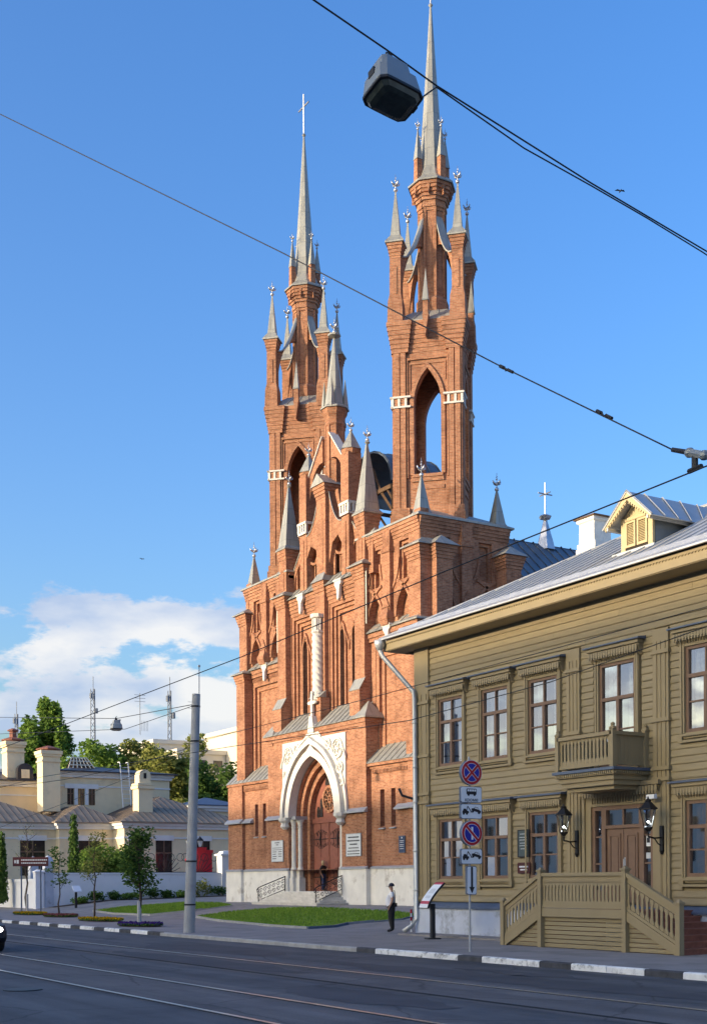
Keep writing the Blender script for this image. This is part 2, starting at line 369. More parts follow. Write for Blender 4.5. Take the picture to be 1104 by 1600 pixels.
M['lampglass'] = simple('lamp_diffuser', (0.035, 0.045, 0.04), 0.25, var=0.4, scale=9)
M['yellow'] = simple('cream_plaster', (0.84, 0.69, 0.44), 0.85, var=0.06, scale=1.0, dirt=((0.62,0.5,0.33), 0.9, 0.55, 0.8))
M['plwhite'] = simple('white_plaster', (0.8, 0.78, 0.74), 0.85, var=0.06, scale=1.0)
M['wallwhite'] = simple('white_garden_wall', (0.85, 0.85, 0.86), 0.85, var=0.05, scale=0.8, dirt=((0.72,0.72,0.73), 0.8, 0.55, 0.8))
M['browoof'] = simple('brown_grey_sheet', (0.30, 0.235, 0.17), 0.7, metal=0.0, var=0.14, scale=0.9, spec=.2)
M['dkroof'] = simple('black_brown_sheet', (0.05, 0.045, 0.05), 0.5, metal=0.2)
M['winglass'] = simple('old_window_glass', (0.045, 0.035, 0.03), 0.1, var=0.3, scale=2, spec=0.6)
M['redbox'] = simple('red_paint', (0.75, 0.03, 0.04), 0.45, var=0.06)
M['pale'] = simple('pale_panel', (0.66, 0.6, 0.48), 0.85, var=0.07, scale=0.15)
M['signblue'] = simple('sign_blue', (0.012, 0.018, 0.32), 0.4, var=0.04)
M['signred'] = simple('sign_red', (0.45, 0.012, 0.022), 0.4, var=0.04)
M['signwhite'] = simple('sign_white', (0.78, 0.8, 0.82), 0.45, var=0.04)
M['signblack'] = simple('sign_black', (0.012, 0.012, 0.018), 0.5)
M['galv'] = simple('galvanised_post', (0.4, 0.41, 0.42), 0.5, metal=0.4)
M['plaqueg'] = simple('plaque_grey', (0.62, 0.64, 0.65), 0.4, var=0.05)
M['plaqueb'] = simple('plaque_blue', (0.022, 0.04, 0.10), 0.4)
M['plaquegreen'] = simple('plaque_slate', (0.06, 0.085, 0.09), 0.35)
M['plaquemaroon'] = simple('plaque_maroon', (0.08, 0.02, 0.02), 0.4)
M['bark'] = simple('bark', (0.075, 0.055, 0.042), 0.95, var=0.3, scale=9, bump=0.02, bscale=20)
M['limebark'] = simple('limewashed_bark', (0.45, 0.44, 0.42), 0.9, var=0.12, scale=9)
def glassmat(name, tint, rough=0.02, alpha=0.5):
    m, nt, b = newmat(name); L = nt.links
    gl = nt.nodes.new('ShaderNodeBsdfGlossy'); gl.inputs['Roughness'].default_value = rough; gl.inputs['Color'].default_value = (0.92, 0.95, 1, 1)
    tr = nt.nodes.new('ShaderNodeBsdfTransparent'); tr.inputs['Color'].default_value = (*tint, 1)
    fr = nt.nodes.new('ShaderNodeFresnel'); fr.inputs['IOR'].default_value = 1.55
    ma = nt.nodes.new('ShaderNodeMath'); ma.operation = 'MULTIPLY_ADD'; ma.inputs[1].default_value = 2.2; ma.inputs[2].default_value = alpha; ma.use_clamp = True
    L.new(fr.outputs[0], ma.inputs[0])
    mx = nt.nodes.new('ShaderNodeMixShader'); L.new(ma.outputs[0], mx.inputs[0]); L.new(tr.outputs[0], mx.inputs[1]); L.new(gl.outputs[0], mx.inputs[2])
    L.new(mx.outputs[0], nt.nodes['Material Output'].inputs['Surface'])
    return m
M['glass'] = glassmat('window_glass', (0.72, 0.75, 0.78), alpha=0.28)
M['lampclear'] = glassmat('lantern_glass', (0.85, 0.9, 0.95), alpha=0.0)
def leafmat(name, dark, light, transl=0.35, scale=1.3):
    m, nt, b = newmat(name); L = nt.links
    oi = nt.nodes.new('ShaderNodeNewGeometry')
    o = ramp(nt, oi.outputs['Random Per Island'], [(0.0, dark), (1.0, light)])
    df = nt.nodes.new('ShaderNodeBsdfDiffuse'); L.new(o, df.inputs[0])
    tl = nt.nodes.new('ShaderNodeBsdfTranslucent'); L.new(o, tl.inputs[0])
    mx = nt.nodes.new('ShaderNodeMixShader'); mx.inputs[0].default_value = transl; L.new(df.outputs[0], mx.inputs[1]); L.new(tl.outputs[0], mx.inputs[2])
    L.new(mx.outputs[0], nt.nodes['Material Output'].inputs['Surface'])
    return m
M['leaf'] = leafmat('leaves_fresh', (0.09, 0.165, 0.03), (0.27, 0.39, 0.085))
M['leafd'] = leafmat('leaves_dark', (0.042, 0.085, 0.022), (0.15, 0.24, 0.06))
M['leafy'] = leafmat('leaves_yellow_green', (0.15, 0.18, 0.04), (0.36, 0.36, 0.11))
M['leafp'] = leafmat('leaves_poplar', (0.08, 0.15, 0.03), (0.25, 0.37, 0.08))
M['grass'] = leafmat('grass_blades', (0.11, 0.22, 0.03), (0.27, 0.40, 0.065), 0.3)
M['lawn'] = simple('lawn', (0.19, 0.27, 0.05), 0.95, var=0.25, scale=1.4, bump=0.03, bscale=30, dirt=((0.16,0.16,0.05), 0.8, 0.6, 0.8))
M['flory'] = leafmat('flowers_orange', (0.30, 0.16, 0.01), (0.62, 0.42, 0.02), 0.2)
M['florr'] = leafmat('flowers_red', (0.14, 0.05, 0.05), (0.34, 0.13, 0.12), 0.2)
M['florv'] = leafmat('flowers_violet', (0.03, 0.02, 0.10), (0.12, 0.06, 0.28), 0.2)
M['mast'] = simple('mast_steel', (.16,.18,.21), .6, metal=.2)
M['ochre'] = M['dormer']
# ------------------------------------------------------------------ ground, road, footway
PROF = [(19.32, 0.06), (27.0, 0.06), (33.0, 0.70), (36.0, 0.76), (45.0, 1.0), (60, 1.2), (120, 2.0), (1600, 4.0)]
def gz(y):
    if y < 19.2: return -0.06
    for (a, za), (b, zb) in zip(PROF, PROF[1:]):
        if y <= b: return za + (zb - za) * max(0, y - a) / (b - a)
    return PROF[-1][1]
def struct(o): o['kind'] = 'structure'; return o
struct(MB().quad([(-1600,-1600,-0.075),(1600,-1600,-0.075),(1600,19.3,-0.075),(-1600,19.3,-0.075)]).build('ground', M['walk'], recalc=False))
struct(MB().quad([(-1500,-3.0,-0.066),(300,-3.0,-0.066),(300,19.2,-0.066),(-1500,19.2,-0.066)]).build('road', M['asphalt'], recalc=False))
TR = [14.8, 13.0, 10.4, 8.5]
b = MB()
for a0, a1 in ((12.7, 15.25), (8.35, 10.95)):
    b.quad([(-600,a0,-0.062),(200,a0,-0.062),(200,a1,-0.062),(-600,a1,-0.062)])
tb = struct(b.build('tram_track_bed', M['trackbed'], recalc=False))
# patched strips of darker asphalt along the track, ragged edges
def ragged(name, x0, x1, y0, y1, z, mat, amp=0.12, step=0.7, seed=1):
    rr = random.Random(seed); n = int((x1-x0)/step); A = []; B = []
    for i in range(n+1):
        x = x0 + (x1-x0)*i/n; e = min(1, i/4, (n-i)/4)
        ym = (y0+y1)/2; h = (y1-y0)/2*(0.25+0.75*e)
        A.append((x, ym-h+rr.uniform(-amp, amp), z)); B.append((x, ym+h+rr.uniform(-amp, amp), z))
    m = MB()
    for i in range(n): m.quad([A[i], A[i+1], B[i+1], B[i]])
    return struct(m.build(name, mat, recalc=False))
ragged('road_patch', -36, -24.5, 13.1, 14.35, -0.058, M['patch'], seed=2)
ragged('road_patch', -27, -15, 15.5, 17.0, -0.060, M['patch'], 0.2, seed=3)
ragged('road_patch', -24, -19.6, 17.1, 17.9, -0.060, M['patch'], 0.2, 0.4, seed=4)
ragged('road_patch', -21.5, -16.4, 11.0, 12.5, -0.0605, M['patch'], 0.15, 0.4, seed=6)
ragged('road_patch', -40, -31, 15.6, 17.6, -0.0605, M['patch'], 0.25, 0.6, seed=7)
ragged('road_patch', -15.6, -11.2, 16.2, 18.4, -0.0605, M['trackbed'], 0.2, 0.4, seed=8)
ragged('road_patch', -60, -45, 13.2, 14.3, -0.058, M['patch'], seed=5)
# tram rails: each a steel head in a dark groove
for i, y in enumerate(TR):
    r = MB().box(-600, 200, y-0.035, y+0.035, -0.075, -0.052 if i != 1 else -0.056).build('tram_rail', M['rail' if i != 1 else 'railgap'])
    struct(r)
    struct(MB().quad([(-600,y-0.11,-0.0595),(200,y-0.11,-0.0595),(200,y-0.036,-0.0595),(-600,y-0.036,-0.0595)]).build('rail_groove', M['railgap'], recalc=False))
# utility cover in the road
cv = MB().ngon(-24.0, 7.3, [(-0.07, 0.36), (-0.05, 0.36), (-0.048, 0.30)], 20).build('manhole_cover', M['iron'])
tag(cv, 'round iron utility cover in the asphalt, left of the near tram rail', 'manhole cover')
# footway terrain
b = MB(); XS = [-1500, -400, -150, -100, -60, -30, 0, 60, 300]
for (a, za), (c, zc) in zip(PROF, PROF[1:]):
    for x0, x1 in zip(XS, XS[1:]): b.quad([(x0,a,za),(x1,a,za),(x1,c,zc),(x0,c,zc)])
struct(b.build('footway', M['walk'], recalc=False))
# kerb, stone by stone: painted black and white, bare and dropped at the crossing
kerb = struct(MB().box(-140, 10, 19.22, 19.30, -0.2, 0.0).build('kerb', M['kerb']))
kcache = {}
def kerbstone(x0, x1, top, mat):
    key = (round(x1-x0, 2), top, mat)
    if key not in kcache:
        L = (x1-x0)/2 - 0.006
        m = MB(); m.prism([(19.14-19.22,-0.12),(19.32-19.22,-0.12),(19.32-19.22,top),(19.17-19.22,top),(19.145-19.22,top-0.025)], -L, L, 'x')
        kcache[key] = m.mesh('kerb_stone', [M[mat]])
    link('kerb_stone', kcache[key], T((x0+x1)/2, 19.22 + random.uniform(-.004,.004), random.uniform(-.004,.004)), kerb)
def run(xs, mats, top):
    for (x0, x1), mt in zip(zip(xs, xs[1:]), mats):
        n = max(1, round((x1-x0)/1.05))
        for k in range(n): kerbstone(x0+(x1-x0)*k/n, x0+(x1-x0)*(k+1)/n, top, mt)
run([-31.2,-30.2,-26.3,-25.3,-23.1,-22.0,-19.7,-18.6,-16.2,-15.1,-12.5], ['kerbk','kerbw','kerbk','kerbw','kerbk','kerbw','kerbk','kerbw','kerbk','kerbw'], 0.08)
run([-45.5,-31.2], ['kerb'], 0.058)
xs = [-45.5]; ms = []
for k in range(26): xs.append(xs[-1] - (1.75 if k % 2 else 1.25)); ms.append('kerbw' if k % 2 else 'kerbk')
run(xs[::-1], ms[::-1], 0.08)

def inpoly(p, poly):
    c = False; j = len(poly)-1
    for i in range(len(poly)):
        if (poly[i][1] > p[1]) != (poly[j][1] > p[1]) and p[0] < (poly[j][0]-poly[i][0])*(p[1]-poly[i][1])/(poly[j][1]-poly[i][1]) + poly[i][0]: c = not c
        j = i
    return c
LAWNS = [
 ([(-61.1,27.7),(-54.2,26.4),(-47.9,25.3),(-44.8,25.2),(-46.0,27.8),(-44.6,29.6),(-45.3,31.0),(-48.8,31.7),(-56.0,32.2),(-59.8,31.6),(-61.4,29.4)], 'mown lawn in front of the church steps'),
 ([(-77.2,28.0),(-72.0,27.4),(-66.9,27.6),(-65.9,29.4),(-65.8,32.1),(-69.0,32.9),(-74.0,32.7),(-77.5,30.0)], 'strip of lawn beside the white garden wall')]
def grasspatch(name, poly, n, h, seed, mat, zoff=0.0):
    rr = random.Random(seed); x0 = min(p[0] for p in poly); x1 = max(p[0] for p in poly); y0 = min(p[1] for p in poly); y1 = max(p[1] for p in poly)
    m = MB(); k = 0
    while k < n:
        x, y = rr.uniform(x0,x1), rr.uniform(y0,y1)
        if not inpoly((x,y), poly): continue
        z = gz(y) + zoff; t = rr.uniform(0, 6.28); w = rr.uniform(.012,.03); hh = h*rr.uniform(.5,1.3); dx, dy = w*math.cos(t), w*math.sin(t)
        lx, ly = rr.uniform(-.5,.5)*hh, rr.uniform(-.5,.5)*hh
        m.v += [Vector((x-dx,y-dy,z)), Vector((x+dx,y+dy,z)), Vector((x+lx,y+ly,z+hh))]; i = len(m.v)
        m.f.append([i-3,i-2,i-1]); m.m.append(0); k += 1
    return m.build(name, mat, recalc=False)
for i, (poly, lab) in enumerate(LAWNS):
    m = MB(); n = len(poly); cx = sum(p[0] for p in poly)/n; cy = sum(p[1] for p in poly)/n
    K = 5
    for a in range(n):
        p, q = poly[a], poly[(a+1)%n]
        for k in range(K):
            f0, f1 = k/K, (k+1)/K
            P = lambda c, f: (cx+(c[0]-cx)*f, cy+(c[1]-cy)*f, gz(cy+(c[1]-cy)*f)+0.05)
            m.quad([P(p,f0),P(q,f0),P(q,f1),P(p,f1)] if k else [P(p,0),P(q,f1),P(p,f1)])
    struct(m.build('lawn', M['lawn'], recalc=False))
    tag(grasspatch('grass', poly, 16000, 0.085, 40+i, M['grass'], 0.05), 'short green grass of the ' + lab, 'grass', kind='stuff')
    ed = struct(MB().box(cx-.1, cx+.1, cy-.1, cy+.1, gz(cy)-.2, gz(cy)-.1).build('lawn_edging', M['kerb']))
    for a in range(n):                                  # edging stones round the lawn
        p, q = Vector(poly[a]), Vector(poly[(a+1)%n]); d = q-p; cnt = max(1, round(d.length/1.0))
        for k in range(cnt):
            u0, u1 = p + d*k/cnt, p + d*(k+1)/cnt; c = (u0+u1)/2; h = 0.10 if c.y < cy else 0.06
            dn = d.normalized(); w = Vector((-dn.y, dn.x))*0.05; e = MB()
            pts = [u0+dn*.006-w, u1-dn*.006-w, u1-dn*.006+w, u0+dn*.006+w]
            e.add([(v.x,v.y,gz(v.y)-.05) for v in pts]+[(v.x,v.y,gz(v.y)+h) for v in pts], [(0,3,2,1),(4,5,6,7),(0,1,5,4),(1,2,6,5),(2,3,7,6),(3,0,4,7)])
            e.build('edging_stone', M['slate' if (i == 0 and a in (3,4,5,6)) else 'kerb'], ed)
# ------------------------------------------------------------------ the church
CX, CY = -61.4, 35.0
CM = T(CX, CY)
church = thing('church', (CX, CY, 0.7), 'red brick twin-towered gothic church with grey spires and white portal', 'church')
def C(sx=1): return MB(CM @ Sc(sx, 1, 1))
BR = M['brick']
def rects_minus(mb, x0, x1, z0, z1, holes, y0, y1, mat=0):
    mb.prism(rect(x0,x1,z0,z1), y0, y1, 'y', mat, holes)
def recess(mb, x0, x1, z0, z1, y, steps, d, dy, holes, back=0.25):
    """nested rectangular steps round a panel, pierced by holes at the back"""
    for k in range(steps):
        o = rect(x0+k*d, x1-k*d, z0, z1-k*d)
        p = [(x0+(k+1)*d, z0), (x0+(k+1)*d, z1-(k+1)*d), (x1-(k+1)*d, z1-(k+1)*d), (x1-(k+1)*d, z0)]
        mb.prism([o[0], p[0], p[1], p[2], p[3], o[1], o[2], o[3]], y+k*dy, y+(k+1)*dy+0.02, 'y')
    k = steps
    mb.prism(rect(x0+k*d-.02, x1-k*d+.02, z0, z1-k*d+.02), y+k*dy+0.003, y+k*dy+back, 'y', 0, holes)
def hood(mb, a, w, y0, y1, mat=0, side=0):
    """raised band round a pointed arch (list from arch()) offset by w"""
    cx = sum(p[0] for p in a)/len(a); out = []
    for i, p in enumerate(a):
        q0 = a[max(i-1,0)]; q1 = a[min(i+1,len(a)-1)]; d = Vector((q1[0]-q0[0], q1[1]-q0[1])).normalized()
        out.append((p[0]-d.y*w, p[1]+d.x*w))
    i = max(range(len(a)), key=lambda k: a[k][1]); out[i] = (a[i][0], a[i][1]+w*1.5)
    mb.prism(out + list(reversed(a)), y0, y1, 'y', mat)
# finial shared by every pinnacle: rod, ball and four-petal cross
fm = MB()
fm.tube([(0,0,-.1),(0,0,.95)], [.035,.012], 6); fm.ball((0,0,.10), .11); fm.ball((0,0,.36), .085)
for a in range(4):
    c, s_ = math.cos(a*math.pi/2), math.sin(a*math.pi/2)
    fm.tube([(0,0,.42),(c*.13,s_*.13,.38),(c*.22,s_*.22,.44),(c*.26,s_*.26,.54)], [.05,.06,.05,.02], 5)
fm.ball((0,0,.62), .05, n=6, m=4); fm.tube([(-.08,0,.74),(.08,0,.74)], .016, 4)
FIN = fm.mesh('finial', [M['finial']], True)
def finial(x, y, z, s, parent): return link('finial', FIN, CM @ T(x, y, z) @ Sc(s, s, s), parent)
def pendant(mb, x, z, y, s=1.0, mat=0):
    """white carved corbel hanging below a cornice"""
    mb.prism([(x-.34*s,z),(x+.34*s,z),(x+.34*s,z-.16*s),(x+.2*s,z-.26*s),(x+.16*s,z-.5*s),(x+.1*s,z-.95*s),(x-.02*s,z-1.05*s),(x-.1*s,z-.9*s),(x-.12*s,z-.45*s),(x-.24*s,z-.3*s),(x-.34*s,z-.2*s)], y-.16*s, y)
    mb.box(x-.4*s, x+.4*s, y-.2*s, y, z, z+.09*s)

# --- portal block
pa = arch(0, 2.95, 0.7, 5.6, 3.75, 12)
m = C(); rects_minus(m, -5.43, 5.43, 2.62, 10.3, [[p for p in arch(0, 2.95, 2.63, 5.6, 3.75, 12)]], 0, 1.3)
for sx in (-1, 1):
    m.box(sx*5.1-.36, sx*5.1+.36, -.05, 1.1, 9.9, 10.3)
m.box(-5.5, 5.5, -.07, 1.2, 10.05, 10.2); m.box(-5.56, 5.56, -.13, 1.2, 10.2, 10.42)
portal = m.build('portal', BR, church)
m = C()
for x0, x1 in ((-5.5, -2.95), (2.95, 5.5)): m.box(x0, x1, -.08, 1.25, .45, 2.6)
pieces(m, 'plinth', M['plinth'], portal)
m = C()
for x0, x1 in ((-5.53, -2.9), (2.9, 5.53)):
    m.prism([(-.14,2.6),(0.02,2.6),(0.02,2.76),(-.14,2.66)], x0, x1, 'x'); m.prism([(-.2,5.55),(0.02,5.55),(0.02,5.82),(-.2,5.62)], x0, x1, 'x')
pieces(m, 'ledge', M['ledge'], portal)
# white surround with pierced spandrels, gable spike and cross
ai = arch(0, 2.55, 5.6, 5.6, 3.3, 14); ao = arch(0, 3.12, 5.6, 5.6, 3.95, 14); ab = arch(0, 3.62, 5.6, 5.6, 4.5, 14)
m = C()
pan = [(-3.5, 5.75)] + [(-3.5, 9.88), (-.95, 9.88), (0, 10.95), (.95, 9.88), (3.5, 9.88), (3.5, 5.75)] + [p for p in reversed(arch(0, 3.05, 5.75, 5.9, 3.6, 14))]
m.prism(pan, -.08, .02)
hood(m, ai, .42, -.24, .3); hood(m, ao, .26, -.34, -.05); hood(m, ab, .10, -.16, -.03)
for sx in (-1, 1):                        # spandrel tracery: rings and curling stems
    for (x, z, r) in ((2.75, 9.1, .52), (3.0, 8.05, .3), (1.75, 9.42, .27), (3.12, 7.3, .2)):
        m.prism(band(sx*x, z, r, .09, 0, 359.9, 16), -.17, -.06)
        for k in range(5):
            t = R(72*k+20); m.prism(band(sx*x + .5*r*math.cos(t), z + .5*r*math.sin(t), r*.3, .06, 0, 300, 7), -.15, -.06)
    m.prism(band(sx*2.1, 8.2, 1.5, .08, 60 if sx > 0 else 120, 10 if sx > 0 else 170, 10), -.16, -.06)
    m.ngon(sx*3.1, -.15, [(4.95,.1),(5.1,.26),(5.3,.2),(5.45,.34),(5.62,.34)], 8)
m.prism([(-.34,10.2),(.34,10.2),(.16,11.1),(-.16,11.1)], -.2, .1)
m.build('portal_surround', M['white'], portal)
m = C(); m.box(-.09,.09,-.14,.0,11.05,12.35); m.box(-.36,.36,-.135,-.005,11.75,11.93); m.ball((0,-.07,12.4),.1); m.ball((-.38,-.07,11.84),.09); m.ball((.38,-.07,11.84),.09)
m.build('cross', M['white'], portal)
# receding brick orders, jambs, columns
m = C()
for k, (a, h, y0, y1) in enumerate(((2.5, 3.2, .3, .55), (2.15, 2.85, .5, .8), (1.8, 2.45, .75, 1.05))):
    o = arch(0, 3.0, 5.6, 5.6, 3.8, 12); i_ = arch(0, a, 5.6, 5.6, h, 12)
    m.prism(o + list(reversed(i_)), y0, y1)
    for sx in (-1, 1): m.box(sx*3.0 if sx < 0 else a, -a if sx < 0 else 3.0, y0, y1, 1.3, 5.6)
m.build('archivolt', BR, portal)
m = C()
for a, h, y0 in ((2.5, 3.2, .27), (2.15, 2.85, .47), (1.8, 2.45, .72)): hood(m, arch(0, a-.02, 5.6, 5.6, h-.02, 12), .1, y0, y0+.12)
pieces(m, 'roll_moulding', M['brick'], portal)
m = C()
for sx in (-1, 1):
    for x, y in ((2.72, .22), (2.32, .42)):
        c = C(); c.ngon(sx*x, y, [(1.3,.2),(2.15,.2),(2.2,.17),(2.6,.17)], 4)
        c.ngon(sx*x, y, [(2.6,.19),(2.7,.19),(2.8,.135),(5.0,.125),(5.08,.16),(5.12,.13),(5.3,.16),(5.42,.22),(5.5,.22)], 14)
        c.build('column', M['white'], portal)
    m.box(min(sx*2.1, sx*3.0), max(sx*2.1, sx*3.0), -.02, 1.0, 5.5, 5.68)
pieces(m, 'impost', M['ledge'], portal)
# doors, tympanum and rose
for sx in (-1, 1):
    d = C(sx); d.box(.02, 1.8, 1.0, 1.12, 1.38, 5.3)
    for (x0, x1, z0, z1) in ((.08,.9,1.5,3.2),(.95,1.7,1.5,3.2),(.08,.9,3.35,5.2),(.95,1.7,3.35,5.2)): d.box(x0, x1, .975, 1.01, z0, z1)
    dl = d.build('door', M['door'], portal)
    h = C(sx)
    for z in (2.2, 4.35):                 # wrought strap hinges with scrolls
        h.tube([(.15,.955,z),(1.7,.955,z)], .022, 5)
        for k in range(6):
            t = k/5; x = .35 + 1.1*t; r = .28 - .18*abs(t-.5)
            for s2 in (-1, 1): h.tube([(x + .9*r*math.sin(R(a)), .957, z + s2*(r - r*math.cos(R(a)))) for a in range(0, 271, 30)], .013, 4)
        h.ngon(.95, .955, [(z-.4,.01),(z,.05),(z+.4,.01)], 4)
    pieces(h, 'hinge', M['iron'], portal)
m = C(); m.prism(arch(0, 1.85, 5.3, 5.6, 2.5, 12), 1.05, 1.15, 'y', 0, [band(0.0, 6.55, .36, .7, 0, 359.9, 20)[:21]])
m.box(-1.85, 1.85, .93, 1.1, 5.25, 5.5)
for x in (-1.3, -.95, .95, 1.3): m.prism(arch(x, .13, 5.6, 6.4 if abs(x) < 1.1 else 5.95, .25, 4), 1.0, 1.06, 'y', 1)
m.prism(arch(0, .5, 7.35, 7.4, .55, 6), 1.0, 1.06, 'y', 1)
m.build('tympanum', [M['door'], M['leadglass']], portal)
m = C(); m.prism(band(0, 6.55, .70, .14, 0, 359.9, 24), .96, 1.1); m.prism(band(0, 6.55, .18, .08, 0, 359.9, 12), .98, 1.08)
for k in range(12):
    t = R(30*k); m.tube([(.2*math.cos(t), 1.03, 6.55+.2*math.sin(t)), (.66*math.cos(t), 1.03, 6.55+.66*math.sin(t))], .03, 4)
    t2 = t + R(15); m.prism(band(.55*math.cos(t2), 6.55+.55*math.sin(t2), .1, .03, 0, 359.9, 8), 1.0, 1.06)
m.ball((0,1.02,6.55), .08)
m.build('rose_window', M['brick'], portal)
C().box(-.75,.75,1.12,1.14,5.8,7.3).build('pane', M['leadglass'], portal)
# metal roof panels and end pyramids
def roofpanels(x0, x1, y0, z0, y1, z1, n, parent, mat='zinc', sx=1):
    for k in range(n):
        a, c = x0+(x1-x0)*k/n, x0+(x1-x0)*(k+1)/n; p = C(sx)
        p.slab([(a+.01,y0,z0),(c-.01,y0,z0),(c-.01,y1,z1),(a+.01,y1,z1)], .03)
        p.slab([(a-.02,y0,z0+.05),(a+.02,y0,z0+.05),(a+.02,y1,z1+.05),(a-.02,y1,z1+.05)], .06)
        p.build('roof_panel', M[mat], parent)
roofpanels(-5.0, 5.0, -.22, 10.44, 1.0, 11.6, 18, portal)
for sx in (-1, 1):
    m = C(); m.ngon(sx*5.08, .42, [(10.43,.62),(10.5,.62),(11.35,.02)], 4); m.build('roof_cap', M['zinc'], portal)
# steps
for k in range(5):
    m = C(); a = 3.7 - .27*k; y = -2.0 + .33*k
    m.prism([(-a,y),(a,y),(a,0.9),(-a,0.9)], .45 + .01*k, .80 + .14*k, 'z'); m.box(-a-.05, a+.05, y-.05, .5, .795+.14*k, .842+.14*k)
    m.build('step', M['step'], church)
C().box(-2.6,2.6,-.5,1.4,1.2,1.425).build('threshold', M['step'], church)
for sx in (-1, 1):                        # scrolled iron handrails
    m = C(sx)
    def H(t): return (3.15+.12*t, -.15-1.65*t, 0)
    def P(t, dz): q = H(t); return (q[0], q[1], 1.42 - .62*t + dz)
    m.tube([P(-.02,.85)]+[P(t/8, .85 - .02*(t==8)) for t in range(9)] + [P(1.06,.75), P(1.05,.62), P(1.0,.62)], .03, 6)
    m.tube([P(0,.12), P(1,.12)], .022, 5); m.tube([P(0,-.2), P(0,.85)], .028, 5); m.tube([P(1,-.2), P(1,.85)], .028, 5)
    for k in range(6):
        t0 = (k+.5)/6; r = .135
        for (dz, s2) in ((.33, 1), (.62, -1)):
            pts = []
            for i in range(14):
                a = R(i*36); rr = r*(1-i/17); q = P(t0 + s2*rr*math.cos(a)/1.75, dz + rr*math.sin(a)); pts.append(q)
            m.tube(pts, .016, 4)
    m.build('handrail', M['iron'], church)

